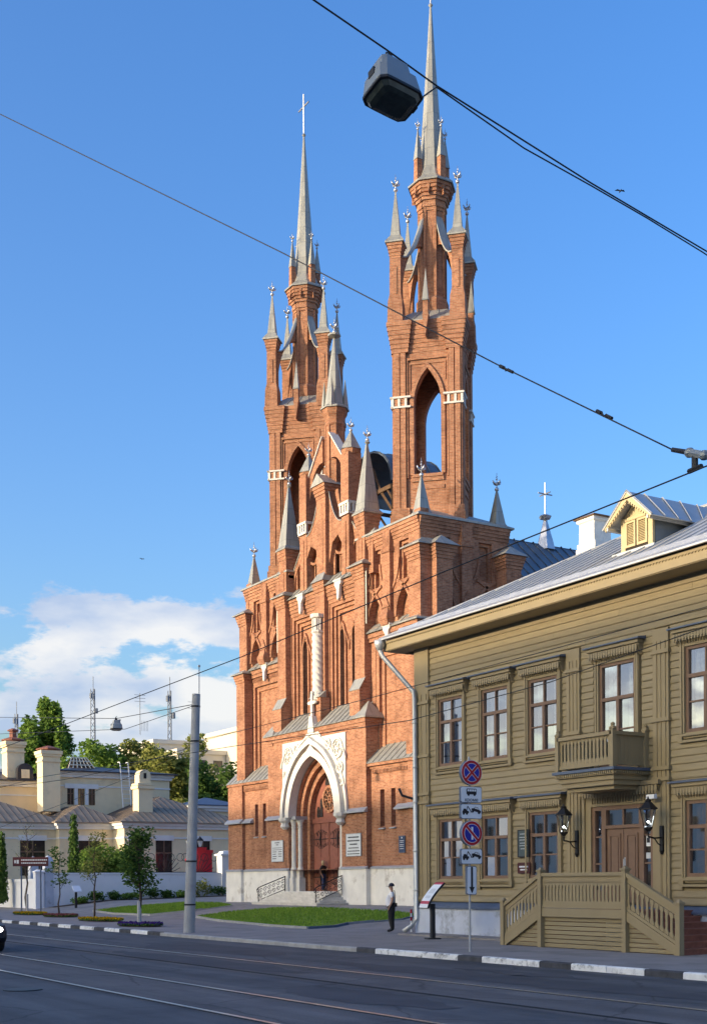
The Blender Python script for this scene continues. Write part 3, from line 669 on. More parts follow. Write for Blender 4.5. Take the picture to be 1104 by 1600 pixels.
# --- low aisles flanking the portal, and the stage above them
for sx in (-1, 1):
    m = C(sx)
    slits = [rect(6.3,6.7,4.75,6.65), rect(7.32,7.72,4.75,6.65)]
    rects_minus(m, 5.43, 9.1, 2.6, 8.0, slits, .3, .75)
    m.box(9.1, 11.05, .12, 1.4, 2.6, 8.0); m.box(10.9, 12.0, .9, 2.2, 2.6, 6.0)
    m.box(5.43, 10.9, .75, 5.0, .6, 8.0)
    m.box(5.45, 9.1, .22, .32, 7.75, 8.0); m.box(5.45, 11.1, .05, .4, 7.88, 8.02)
    aisle = m.build('aisle', BR, church)
    m = C(sx)
    for k in range(26): m.box(5.7+.13*k, 5.77+.13*k, .2, .31, 7.5, 7.68)
    m.box(5.65, 9.1, .22, .305, 7.68, 7.74)
    pieces(m, 'dentil_course', BR, aisle)
    for (x0, x1) in ((6.3, 6.7), (7.32, 7.72)):
        w = C(sx); w.box(x0, x1, .62, .68, 4.75, 6.65); w.prism([(.2,4.62),(.7,4.62),(.7,4.85),(.2,4.66)], x0-.06, x1+.06, 'x', 1)
        w.build('slit_window', [M['door'], M['ledge']], aisle)
    m = C(sx); m.box(5.5, 9.08, .18, 5.1, .4, 2.6); m.box(9.08, 11.15, .0, 5.1, .4, 2.6); m.box(11.1, 12.2, .75, 2.4, .4, 2.1)
    pieces(m, 'plinth', M['plinth'], aisle)
    m = C(sx); m.prism([(.12,2.6),(.32,2.6),(.32,2.76),(.12,2.66)], 5.5, 9.1, 'x'); m.prism([(-.06,2.6),(.14,2.6),(.14,2.76),(-.06,2.66)], 9.05, 11.2, 'x')
    m.prism([(.05,5.55),(.32,5.55),(.32,5.85),(.05,5.62)], 7.9, 9.12, 'x'); m.prism([(-.1,5.55),(.14,5.55),(.14,5.85),(-.1,5.62)], 9.05, 11.2, 'x'); m.prism([(.7,6.0),(2.3,6.0),(1.6,6.6)], 10.9, 12.1, 'x')
    pieces(m, 'ledge', M['ledge'], aisle)
    roofpanels(5.45, 11.15, .0, 8.04, 1.05, 9.05, 10, aisle, sx=sx)
    # upper wall with its stepped panel and lancet
    m = C(sx); la = arch(7.05, .36, 9.3, 12.1, .95)
    hole = rect(5.25, 8.85, 9.0, 14.15)
    m.prism([(4.7,8.6),(4.7,14.75),(9.0,14.75),(9.0,8.6),(8.85,8.6),(8.85,14.15),(5.25,14.15),(5.25,8.6)], .75, 1.3)
    recess(m, 5.25, 8.85, 8.6, 14.15, .78, 4, .28, .16, [la], .3)
    hood(m, la, .16, 1.36, 1.5)
    m.box(4.7, 9.0, .62, .8, 14.42, 14.62); m.box(4.7, 9.0, .55, .8, 14.62, 14.86)
    m.box(4.0, 9.5, 1.8, 6.3, 7.9, 14.9)
    up = m.build('aisle_upper_wall', BR, church)
    d = C(sx)
    for k in range(22): d.box(5.35+.155*k, 5.43+.155*k, .7, .79, 14.18, 14.36)
    pieces(d, 'dentil_course', BR, up)
    g = C(sx); g.prism(la, 1.62, 1.65); pieces(g, 'pane', M['leadglass'], up)
    g = C(sx)
    for z in [9.6+.32*k for k in range(11)]: g.box(6.69, 7.41, 1.58, 1.61, z, z+.03)
    g.box(7.03, 7.07, 1.575, 1.612, 9.3, 12.9); g.build('leading', M['iron'], up)
    roofpanels(4.7, 9.0, .42, 14.88, .95, 15.38, 4, up, sx=sx)
    p = C(sx); pendant(p, 6.75, 14.98, .58, .95); p.build('pendant', M['white'], up)
    # inner and outer buttresses
    def cap(m, x0, x1, y0, y1, z, h, o=.14, mat=1):
        cx, cy = (x0+x1)/2, (y0+y1)/2
        v = [(x0-o,y0-o,z),(x1+o,y0-o,z),(x1+o,y1,z),(x0-o,y1,z),(x0-o,y0-o,z+.06),(x1+o,y0-o,z+.06),(x1+o,y1,z+.06),(x0-o,y1,z+.06),(cx,cy-.05,z+h),(cx,y1,z+h)]
        m.add(v, [(0,1,2,3),(0,1,5,4),(1,2,6,5),(3,0,4,7),(4,5,8),(5,6,9,8),(7,4,8,9),(2,3,7,9,6)], mat)
    def corb(m, x0, x1, y0, y1, z, n=4, dz=.16, d=.045):
        for k in range(n): m.box(x0-d*(k+1), x1+d*(k+1), y0-d*(k+1), y1, z+dz*k, z+dz*(k+1)+.004)
    m = C(sx); m.box(3.82, 4.8, .35, 1.4, 8.5, 17.9); m.box(3.8, 4.82, .02, .6, 8.5, 12.0)
    m.prism([(.02,12.0),(.36,12.0),(.36,12.6)], 3.8, 4.82, 'x')
    corb(m, 3.82, 4.8, .35, 1.4, 17.85); cap(m, 3.64, 4.98, .17, 1.4, 18.5, .55)
    m.slab([(3.78,-.02,11.98),(4.84,-.02,11.98),(4.84,.38,12.66),(3.78,.38,12.66)], .04, 1)
    m.tube([(4.9,.42,18.5),(4.9,.42,15.4)], .05, 6, 1)
    m.build('buttress', [BR, M['zinc']], church)
    m = C(sx); m.box(8.9, 9.9, .4, 1.6, 8.0, 17.9); m.box(8.85, 9.95, .2, .9, 8.0, 14.6)
    corb(m, 8.85, 9.95, .2, 1.3, 14.2, 3); cap(m, 8.72, 10.1, .07, 1.3, 14.7, .45)
    corb(m, 8.9, 9.9, .4, 1.6, 17.75); cap(m, 8.72, 10.1, .22, 1.6, 18.4, .55)
    m.build('buttress', [BR, M['zinc']], church)
    for yb in (1.05, 5.35):               # side-facing buttresses
        m = C(sx); m.box(9.4, 10.35, yb, yb+.95, 8.0, 17.9); m.box(9.4, 10.6, yb-.04, yb+1.0, 6.0, 14.4)
        for k in range(4): m.box(9.4, 10.35+.045*(k+1), yb-.045*(k+1), yb+.95+.045*(k+1), 17.75+.16*k, 17.915+.16*k)
        v = [(9.4,yb-.3,18.4),(10.65,yb-.3,18.4),(10.65,yb+1.25,18.4),(9.4,yb+1.25,18.4),(9.4,yb+.47,18.95),(10.1,yb+.47,18.95)]
        m.add(v, [(0,1,2,3),(0,1,5,4),(2,3,4,5),(1,2,5),(0,4,3)], 1)
        v = [(9.4,yb-.2,14.4),(10.8,yb-.2,14.4),(10.8,yb+1.15,14.4),(9.4,yb+1.15,14.4),(9.4,yb+.47,14.85),(10.2,yb+.47,14.85)]
        m.add(v, [(0,1,2,3),(0,1,5,4),(2,3,4,5),(1,2,5),(0,4,3)], 1)
        m.build('buttress', [BR, M['zinc']], church)

# --- central bay between the inner buttresses
m = C()
for sx in (-1, 1):
    mm = C(sx); las = [arch(1.38, .27, 10.6, 15.1, .95), arch(2.72, .27, 10.6, 15.1, .95)]
    mm.prism([(.4,10.4),(.4,18.0),(3.9,18.0),(3.9,10.4),(3.72,10.4),(3.72,17.25),(.62,17.25),(.62,10.4)], .7, 1.2)
    recess(mm, .62, 3.72, 10.4, 17.25, .75, 3, .2, .13, las, .3)
    for a in las: hood(mm, a, .14, 1.02, 1.16)
    for cxx in (1.38, 2.72):
        mm.prism(band(cxx+.95, 14.6, 1.6, .1, 180, 118, 8), 1.04, 1.15); mm.prism(band(cxx-.95, 14.6, 1.6, .1, 0, 62, 8), 1.04, 1.15)
    for k in range(4): mm.box(.4, 3.9, .7-.05*(k+1), .9, 17.45+.2*k, 17.66+.2*k)
    cb = mm.build('central_bay_wall', BR, church)
    g = C(sx)
    for a in las: g.prism(a, 1.3, 1.33)
    pieces(g, 'pane', M['leadglass'], cb)
    roofpanels(.5, 3.85, .36, 18.24, 1.1, 18.95, 5, cb, sx=sx)
    p = C(sx); pendant(p, 2.1, 18.2, .5, 1.0); p.build('pendant', M['white'], cb)
m = C(); m.box(-.5, .5, .45, 1.3, 10.4, 18.3); m.box(-.62, .62, .1, .8, 10.4, 12.1)
for k in range(3): m.box(-.55-.04*k, .55+.04*k, .4-.04*k, 1.2, 18.0+.18*k, 18.19+.18*k)
v = [(-.7,.22,18.55),(.7,.22,18.55),(.7,1.2,18.55),(-.7,1.2,18.55),(-.34,.6,19.15),(.34,.6,19.15),(.34,1.2,19.15),(-.34,1.2,19.15)]
m.add(v, [(0,1,2,3),(4,5,6,7),(0,1,5,4),(1,2,6,5),(2,3,7,6),(3,0,4,7)], 1)
m.prism([(.0,12.1),(.46,12.1),(.46,12.5)], -.64, .64, 'x', 1)
mid = m.build('central_pilaster', [BR, M['zinc']], church)
# twisted white column
m = C(); n = 28; vs = []; fs = []; rows = 140
for k in range(rows+1):
    z = 12.3 + 3.4*k/rows
    for i in range(n):
        t = 2*math.pi*i/n; r = .27 + .05*abs(math.sin(2*(t + 2*math.pi*k/rows*2.4)))
        vs.append((r*math.cos(t), .3 + r*math.sin(t), z))
for k in range(rows):
    for i in range(n): fs.append((k*n+i, k*n+(i+1)%n, (k+1)*n+(i+1)%n, (k+1)*n+i))
m.add(vs, fs)
m.ngon(0, .3, [(12.0,.34),(12.2,.34),(12.25,.28),(12.4,.28)], 8); m.ngon(0, .3, [(15.65,.27),(15.75,.36),(15.85,.27),(16.5,.27),(16.55,.38),(16.75,.38)], 8)
for k in range(8):
    t = R(45*k); m.prism(arch(0, .07, 15.9, 16.25, .12, 3), -.02, .02) if False else m.tube([(.3*math.cos(t), .3+.3*math.sin(t), 15.85), (.3*math.cos(t), .3+.3*math.sin(t), 16.5)], .03, 5)
m.build('twisted_column', M['white'], church, smooth=False)

# --- tower bases: square blocks with interlaced blind arches
def block_face(m, y):
    """front at local y, spanning x -2.75..2.75 about the block centre"""
    holes = []
    for sx in (-1, 1):
        holes.append([(x, z) for x, z in rect(sx*1.3-.42, sx*1.3+.42, 17.15, 19.1)])
        holes.append(arch(sx*1.32, .62, 15.15, 15.5, 1.35, 7))
    m.prism(rect(-2.75, 2.75, 14.9, 19.75), y, y+.35, 'y', 0, holes)
    for sx in (-1, 1):
        m.prism([(sx*1.3-.42,17.15),(sx*1.3-.28,17.15),(sx*1.3-.28,18.95),(sx*1.3+.28,18.95),(sx*1.3+.28,17.15),(sx*1.3+.42,17.15),(sx*1.3+.42,19.1),(sx*1.3-.42,19.1)], y+.15, y+.34)
        for s2 in (-1, 1):                # ribs that cross above the arch and run on upward
            c = sx*1.32 + s2*1.18; a0, a1 = (180, 108) if s2 > 0 else (0, 72)
            m.prism(band(c, 15.35, 1.9, .15, a0, a1, 10), y-.09, y+.02)
            c = sx*1.32 + s2*2.6
            m.prism(band(c, 18.3, 2.15, .13, 180 if s2 > 0 else 0, 228 if s2 > 0 else -48, 8), y-.07, y+.02)
        m.prism(arch(sx*.92*1.42, .1, 19.25, 19.45, .2, 3), y-.04, y+.02)
    m.box(-.33, .33, y-.22, y+.1, 15.3, 19.8); m.box(-.4, .4, y-.28, y+.1, 18.7, 18.95); m.ngon(0, y-.05, [(15.0,.3),(15.3,.42),(15.45,.42),(15.9,.2)], 4)
    m.prism([(-.33,15.9),(.33,15.9),(0,16.5)], y-.3, y)
    for k in range(4): m.box(-2.78, 2.78, y-.05*(k+1), y+.2, 19.3+.16*k, 19.47+.16*k)
for sx in (-1, 1):
    bm_ = MB(CM @ T(sx*6.75, 3.4)); block_face(bm_, -2.72)
    bm_.M = CM @ T(sx*6.75, 3.4) @ Rz(90); block_face(bm_, -2.72)
    if sx < 0: bm_.M = CM @ T(sx*6.75, 3.4) @ Rz(-90); block_face(bm_, -2.72)
    bm_.M = CM @ T(sx*6.75, 3.4); bm_.box(-2.4, 2.4, -2.36, 2.75, 8.0, 19.6)
    bm_.box(-2.75, -2.2, -2.7, -2.2, 19.3, 20.35); bm_.box(2.2, 2.75, -2.7, -2.2, 19.3, 20.35)
    blk = bm_.build('tower_base', BR, church)
    m = MB(CM @ T(sx*6.75, 3.4)); m.ngon(0, 0, [(19.95,2.98),(20.05,2.98),(20.75,1.5)], 4); m.build('roof', M['zinc'], blk)
    for (x, y) in ((-2.35,-2.35),(2.35,-2.35),(2.35,2.35),(-2.35,2.35)):
        if sx*x < 0 and y < 0: continue      # the large inner pinnacle stands here
        m = MB(CM @ T(sx*6.75 + (x if sx > 0 else x), 3.4 + y))
        m.ngon(0, 0, [(19.2,.36),(20.0,.36),(20.05,.46),(20.14,.46)], 4); m.ngon(0, 0, [(20.14,.40),(20.3,.31),(22.0,.04),(22.05,.04)], 4, None, 1)
        m.build('pinnacle', [BR, M['spire']], blk); finial(sx*6.75+x, 3.4+y, 22.0, 1.0, blk)
# large inner pinnacles on the inner buttresses
for sx in (-1, 1):
    m = C(); x = sx*4.3; m.box(x-.42, x+.42, .45, 1.32, 18.3, 20.6); m.box(x-.2, x+.2, .42, .5, 18.9, 20.2, 0)
    for k in range(4): m.box(x-.43-.03*k, x+.43+.03*k, .44-.03*k, 1.33+.03*k, 20.5+.19*k, 20.7+.19*k)
    m.ngon(x, .89, [(21.26,.60),(21.33,.60),(21.5,.47),(23.3,.26),(25.0,.05)], 4, None, 1); m.ngon(x, .92, [(25.0,.05),(25.1,.13),(25.2,.05)], 6, 0, 1)
    pn = m.build('pinnacle', [BR, M['spire']], church); finial(x, .92, 25.15, .9, pn)
    m = C(); m.box(x+sx*.85-.22, x+sx*.85+.22, .55, 1.1, 18.0, 19.9); m.ngon(x+sx*.85, .82, [(19.9,.34),(19.97,.34),(20.4,.03)], 4, None, 1)
    m.build('pinnacle', [BR, M['zinc']], church)

# --- central gable screen between the towers
m = C()
for sx in (-1, 1):
    mm = C(sx); ar = arch(1.42, .62, 18.9, 20.0, 1.25, 8); ar2 = arch(3.1, .42, 18.9, 19.7, .8, 6)
    mm.prism([(0,18.4),(3.9,18.4),(3.9,20.6),(3.3,20.9),(2.75,21.9),(2.2,21.9),(1.6,22.1),(1.15,22.8),(.95,23.6),(0,23.6)], 1.1, 1.5, 'y', 0, [ar, ar2])
    hood(mm, ar, .18, .98, 1.2); hood(mm, arch(1.42, .36, 18.9, 19.7, .8, 7), .12, 1.2, 1.45); mm.prism(arch(1.42, .36, 18.9, 19.7, .8, 7), 1.32, 1.36, 'y', 1)
    hood(mm, ar2, .12, 1.0, 1.2); mm.box(.8, 2.05, 1.42, 1.5, 18.9, 21.3); mm.box(2.6, 3.6, 1.42, 1.5, 18.9, 20.6)
    mm.prism(band(1.42, 20.9, .95, .13, 205, 335, 10), .98, 1.15)
    mm.build('gable_screen', [BR, M['dark']], church)
    # curved metal slope from the pier down to the side shaft, and the arch below it
    cv = C(sx); pts = []
    for i in range(9):
        t = i/8; pts.append((.6 + 1.35*t, 21.6 + 1.9*(1-t)**2.2))
    for i in range(8): cv.slab([(pts[i][0],.7,pts[i][1]),(pts[i+1][0],.7,pts[i+1][1]),(pts[i+1][0],1.5,pts[i+1][1]),(pts[i][0],1.5,pts[i][1])], .05)
    cv.build('curved_coping', M['zinc'], church)
    low = C(sx); low.prism([(.55,19.5)] + pts + [(1.95,20.3)] + [(1.95 - 1.4*i/8, 20.3 + 1.0*math.sin(R(90*i/8))**1 - .0) for i in range(1,8)][:0] + [(1.5,20.9),(.9,20.6)], .75, 1.1); low.build('flying_arch', BR, church)
    # side shaft with white band and spirelet
    sh = C(sx); x = 2.32; sh.box(x-.38, x+.38, .72, 1.5, 18.4, 21.7); sh.box(x-.40, x+.40, .70, 1.52, 22.4, 25.1); sh.box(x-.34, x+.34, .78, 1.46, 21.7, 22.4)
    sh.box(x-.1, x+.1, .68, .75, 18.6, 21.4); sh.ngon(x, 1.12, [(25.0,.42),(25.2,.5),(25.3,.5)], 8)
    sft = sh.build('gable_shaft', BR, church)
    wb = C(sx); wb.box(x-.5, x+.5, .6, 1.6, 22.3, 22.44); wb.box(x-.46, x+.46, .64, 1.58, 21.75, 21.87)
    for xx in (-.4, -.13, .13, .4): wb.box(x+xx-.07, x+xx+.07, .64, .76, 21.87, 22.3); wb.box(x+.38, x+.5, 1.1+xx-.07, 1.1+xx+.07, 21.87, 22.3)
    pieces(wb, 'white_band', M['white'], sft)
    sp = C(sx); sp.ngon(x, 1.12, [(25.3,.54),(25.36,.5),(26.35,.04)], 6); sp.build('spirelet', M['spire'], sft); finial(sx*x, 1.12, 26.3, .85, sft)
    # flying half-arch from the shaft to the central turret
    fl = C(sx); top = [(.45, 26.75), (1.95, 24.95)]; bot = [(1.95 - 0.02, 23.4)]
    for i in range(9): t = R(90*i/8); bot.append((1.95 - 1.3*math.sin(t)*.98, 23.4 + 2.1*(1-math.cos(t))**.8 if False else 23.4 + 2.0*math.sin(t)**.7))
    ut = [(1.93, 23.2)] + [(.6 + 1.33*math.cos(R(90*i/8)), 23.2 + 2.2*math.sin(R(90*i/8))) for i in range(1,9)]
    fl.prism(top + ut + [(.45, 25.4)], .95, 1.3); fl.slab([(.42,.85,26.85),(1.98,.85,24.98),(1.98,1.4,24.98),(.42,1.4,26.85)], .07, 1)
    fl.build('flying_buttress', [BR, M['white']], church)
    # outer half arch to the inner pinnacle
    fo = C(sx); fo.prism([(2.7,21.3),(3.8,20.0),(3.8,19.3)] + [(2.75+1.05*math.cos(R(80*i/6)), 19.0+1.35*math.sin(R(80*i/6))) for i in range(0,7)], .95, 1.25); fo.slab([(2.68,.9,21.4),(3.9,.9,19.98),(3.9,1.3,19.98),(2.68,1.3,21.4)], .06, 1); fo.build('flying_buttress', [BR, M['zinc']], church)
m = C(); m.box(-.5, .5, .55, 1.5, 18.4, 23.3)
for x in (-.22, .22): pass
for k in range(4): m.box(-.52-.05*k, .52+.05*k, .53-.05*k, 1.55, 23.2+.18*k, 23.39+.18*k)
m.prism([(-.74,23.92),(.74,23.92),(0,24.55)], .3, 1.6, 'y', 1)
m.prism(arch(0, .2, 19.2, 22.6, .35, 5), .53, .56, 'y', 2)
m.build('gable_pier', [BR, M['zinc'], BR], church)
m = C(); m.ngon(0, 1.5, [(23.4,.48),(27.3,.48),(27.4,.54),(27.55,.48),(27.8,.53),(28.0,.64),(28.25,.68)], 8)
for k in range(8):
    t = R(45*k+22.5); m.box(.50*math.cos(t)-.05, .50*math.cos(t)+.05, 1.5+.50*math.sin(t)-.05, 1.5+.50*math.sin(t)+.05, 23.5, 27.4)
tur = m.build('gable_turret', BR, church)
m = C(); m.ngon(0, 1.5, [(28.25,.76),(28.33,.76),(28.5,.52),(32.3,.06)], 8); m.ngon(0, 1.5, [(32.3,.07),(32.4,.34),(32.5,.34),(32.55,.07)], 8)
for k in range(4):
    t = R(90*k+45); m.ngon(.60*math.cos(t), 1.5+.60*math.sin(t), [(28.3,.14),(29.9,.01)], 4)
m.build('spire', M['spire'], tur); finial(0, 1.5, 32.55, 1.0, tur)
# --- bell canopy with curved roof and timber brackets behind the gable
m = C(); pts = [(2.5*math.cos(R(a)), 24.05+2.15*math.sin(R(a))) for a in range(0, 181, 15)]
for p, q in zip(pts, pts[1:]): m.slab([(p[0],3.6,p[1]),(q[0],3.6,q[1]),(q[0],7.2,q[1]),(p[0],7.2,p[1])], .06)
for a in range(0, 181, 15):
    p = (2.5*math.cos(R(a)), 24.05+2.15*math.sin(R(a)))
    for y in (3.6, 4.5, 5.4, 6.3, 7.2): pass
for y in (3.65, 4.55, 5.45, 6.35, 7.15): m.tube([(x*1.012, y, 24.05+(z-24.05)*1.015) for x, z in pts], .03, 4)
can = m.build('bell_canopy', M['bluemetal'], church)
m = C()
for y in (3.9, 6.9):
    m.box(-2.5, 2.5, y-.1, y+.1, 23.75, 23.98)
    for sx in (-1, 1):
        m.box(sx*2.3-.11, sx*2.3+.11, y-.11, y+.11, 20.0, 23.8)
        m.tube([(sx*2.3, y, 22.3), (sx*1.0, y, 23.8)], .09, 4); m.tube([(sx*2.3, y, 22.9), (sx*1.6, y, 23.8)], .07, 4); m.tube([(sx*.9, y, 23.9), (sx*.2, y, 25.3)], .08, 4)
for sx in (-1, 1):
    m.box(sx*2.3-.1, sx*2.3+.1, 3.8, 7.0, 23.6, 23.78)
    for y0, y1 in ((3.9, 5.0), (6.9, 5.8)): m.tube([(sx*2.3, y0, 22.4), (sx*2.3, y1, 23.65)], .09, 4)
pieces(m, 'bracket', M['timber'], can)

# --- open belfry towers, set diagonally on their bases
A = 1.66
for sx in (-1, 1):
    TM = CM @ T(sx*6.75, 3.45) @ Rz(45)
    m = MB(); op = arch(0, .70, 22.65, 26.3, 1.75, 9)
    
    for k in range(4):
        m.M = TM @ Rz(90*k)
        m.prism(rect(-A+.1, A-.1, 20.0, 29.05), -A, -A+.42, 'y', 0, [op])
        hood(m, op, .2, -A-.09, -A+.05)
        m.prism([(-1.08,22.5),(-1.0,22.5),(-1.0,28.5),(1.0,28.5),(1.0,22.5),(1.08,22.5),(1.08,28.62),(-1.08,28.62)], -A-.1, -A+.05)
        m.prism([(-.94,24),(-.88,24),(-.88,28.28),(.88,28.28),(.88,27.4),(.94,27.4),(.94,28.36),(-.94,28.36)], -A-.05, -A+.05)
        m.box(-.78, .78, -A-.14, -A+.44, 22.5, 22.66); m.box(-.82, .82, -A-.09, -A+.1, 22.3, 22.5); m.box(-.84, .84, -A-.05, -A+.1, 21.9, 22.1)
        # corner shafts
        for xx in (-1.56, -1.24): m.box(xx-.13, xx+.13, -A-.16, -A+.05, 20.9, 29.0); m.box(-xx-.13, -xx+.13, -A-.16, -A+.05, 20.9, 29.0)
        m.box(-A-.1, -A+.5, -A-.12, -A+.5, 19.9, 29.0)
        m.box(-A-.2, -A+.74, -A-.22, -A+.6, 20.6, 20.95); m.box(-A-.26, -A+.8, -A-.28, -A+.6, 20.0, 20.6)
        for k2 in range(7):
            z = 28.9 + .22*k2; d = .035*k2
            m.box(-A-.1-d, A+.1+d, -A-.02-d, -A+.5, z, z+.225)
            m.box(-A-.16-d, -A+.70+d, -A-.18-d, -A+.5, z, z+.226)
            m.box(A-.70-d, A+.14+d, -A-.181-d, -A+.5, z, z+.2255)
        # small prow with spike at mid face
        m.prism([(-.16,30.6),(.16,30.6),(0,29.5)], -A-.55, -A-.1); m.box(-.13, .13, -A-.5, -A-.2, 30.4, 31.3)
        m.add([(-.16,-A-.55,31.3),(.16,-A-.55,31.3),(.16,-A-.2,31.3),(-.16,-A-.2,31.3),(0,-A-.36,33.0)], [(0,1,4),(1,2,4),(2,3,4),(3,0,4)], 1)
    tower = m.build('tower', [BR, M['spire']], church)
    wb = MB()
    for k in range(4):
        wb.M = TM @ Rz(90*k)
        for z0, z1, o in ((26.57,26.66,.25),(26.08,26.17,.22)):
            wb.box(-A-o, -A+.82, -A-o, -A-.1, z0, z1); wb.box(A-.82, A+o, -A-o-.002, -A-.1, z0+.001, z1+.001)
        for xx in (-1.78, -1.45, -1.1, 1.1, 1.45, 1.78): wb.box(xx-.06, xx+.06, -A-.20, -A-.12, 26.17, 26.57)
    pieces(wb, 'white_band', M['white'], tower)
    rf = MB(TM); rf.ngon(0, 0, [(30.42,1.85),(30.5,1.85),(31.3,.9),(31.31,.5)], 4); 
    for k in range(4):
        rf.M = TM @ Rz(90*k)
        for xx in (-.7, .0, .7): rf.slab([(xx-.02,-1.83,30.56),(xx+.02,-1.83,30.56),(xx*.6+.02,-.9,31.34),(xx*.6-.02,-.9,31.34)], .05)
    rf.build('roof', M['zinc'], tower)
    # octagonal drum
    d = MB(TM); d.ngon(0, 0, [(31.0,.80),(32.0,.80),(32.2,.66),(36.7,.64)], 8)
    for k, a in enumerate((.69,.75,.73,.81,.88,.95,1.02,1.07)): d.ngon(0, 0, [(36.6+.17*k, a), (36.775+.17*k, a)], 8)
    for k in range(8):
        t = R(45*k+22.5); r = .69
        d.box(r*math.cos(t)-.07, r*math.cos(t)+.07, r*math.sin(t)-.07, r*math.sin(t)+.07, 32.1, 36.8)
        t = R(45*k); d.M = TM @ Rz(45*k); d.prism(arch(0, .1, 32.9, 35.7, .25, 4), -.665, -.63, 'y', 1); d.prism([(-.1,37.9),(.1,37.9),(0,37.3)], -1.06, -.9); d.M = TM
    d.build('drum', [BR, BR], tower)
    s = MB(TM); s.ngon(0, 0, [(37.96,1.17),(38.05,1.17),(38.4,.80),(38.9,.62),(39.6,.56),(43.5,.30),(47.5,.05)], 8); s.ngon(0,0,[(47.5,.05),(47.6,.11),(47.7,.05)], 8, 0)
    s.build('spire', M['spire'], tower)
    c = MB(CM @ T(sx*6.75, 3.45)); c.tube([(0,0,47.5),(0,0,50.1)], .055, 6); c.tube([(-.62,0,49.35),(.62,0,49.35)], .05, 6); c.build('cross', M['finial'], tower)
    for k in range(4):
        p = TM @ Rz(90*k + 45)
        t = MB(p @ T(.86, 0)); t.ngon(0, 0, [(37.9,.17),(39.3,.15)], 4); t.ngon(0, 0, [(39.3,.18),(39.36,.17),(40.9,.015)], 4, None, 1); t.build('turret', [BR, M['spire']], tower)
        q = p @ Vector((.86,0,0)); link('finial', FIN, T(q.x, q.y, 40.85) @ Sc(.62,.62,.62), tower)
        # corner pier with pyramid
        P_ = TM @ Rz(90*k) @ T(-1.60, -1.60)
        t = MB(P_); t.ngon(0, 0, [(30.4,.40),(31.5,.37),(31.9,.29),(33.95,.28)], 4)
        for j in range(4): t.ngon(0, 0, [(33.85+.17*j,.30+.035*j),(34.03+.17*j,.30+.035*j)], 4)
        t.box(-.1,.1,-.32,-.25,31.9,33.3); t.box(-.32,-.25,-.1,.1,31.9,33.3); t.box(.25,.32,-.1,.1,31.9,33.3)
        t.ngon(0, 0, [(34.5,.48),(34.58,.48),(34.95,.24),(37.25,.03)], 4, None, 1); t.build('pinnacle', [BR, M['spire']], tower)
        q = P_ @ Vector((0,0,0)); link('finial', FIN, T(q.x, q.y, 37.25) @ Sc(.95,.95,.95), tower)
        # flying buttress in the diagonal plane
        F = TM @ Rz(90*k + 225); f = MB(F)
        top = [(.6 + 1.4*t/10, 33.9 + 2.5*(1-t/10)**2.1) for t in range(11)]
        bot = [(1.98, 31.9)] + [(.66 + 1.32*math.cos(R(9*i)), 31.9 + 2.9*math.sin(R(9*i))) for i in range(1, 11)]
        f.prism(top + bot, -.14, .14)
        for a, b2 in zip(top, top[1:]): f.slab([(a[0],-.24,a[1]+.05),(b2[0],-.24,b2[1]+.05),(b2[0],.24,b2[1]+.05),(a[0],.24,a[1]+.05)], .07, 1)
        f.build('flying_buttress', [BR, M['zinc']], tower)

# --- nave behind, with seamed metal roof, ridge cross and side gablet
m = C(); m.prism([(-7.4,.7),(7.4,.7),(7.4,15.8),(0,22.5),(-7.4,15.8)], 6.2, 40, 'y'); nave = m.build('nave', BR, church)
for sx in (-1, 1):
    n = 46
    for k in range(n):
        y0, y1 = 5.9 + 34.4*k/n, 5.9 + 34.4*(k+1)/n; p = C(sx)
        p.slab([(-.02,y0+.01,22.75),(-.02,y1-.01,22.75),(8.1,y1-.01,15.4),(8.1,y0+.01,15.4)], .05)
        p.slab([(-.02,y0-.03,22.82),(-.02,y0+.03,22.82),(8.1,y0+.03,15.47),(8.1,y0-.03,15.47)], .09)
        p.build('roof_panel', M['bluemetal'], nave)
m = C(); m.add([(4.6,13.0,17.7),(4.6,15.6,17.7),(5.0,14.3,19.5),(2.6,14.3,20.3)], [(0,1,2),(1,3,2),(0,2,3),(0,3,1)]); m.build('roof_gablet', M['bluemetal'], nave)
m = C(); m.ngon(0, 16.6, [(22.4,.55),(23.0,.42),(24.3,.1),(24.35,.3),(24.5,.36),(24.65,.1)], 6); m.tube([(0,16.6,24.5),(0,16.6,26.6)], .05, 6); m.tube([(0,16.05,25.9),(0,17.15,25.9)], .045, 5); m.tube([(-.5,16.6,25.9),(.5,16.6,25.9)], .045, 5)
m.build('ridge_cross', M['finial'], nave)
# stair turret showing beyond the left corner
m = C(); m.box(-12.9, -12.2, 3.6, 4.3, .7, 11.3); m.ngon(-12.55, 3.95, [(11.2,.42),(11.5,.52),(11.56,.52),(11.9,.36),(13.4,.04)], 6, None, 1); st = m.build('stair_turret', [BR, M['spire']], church); finial(-12.55, 3.95, 13.35, .7, st)
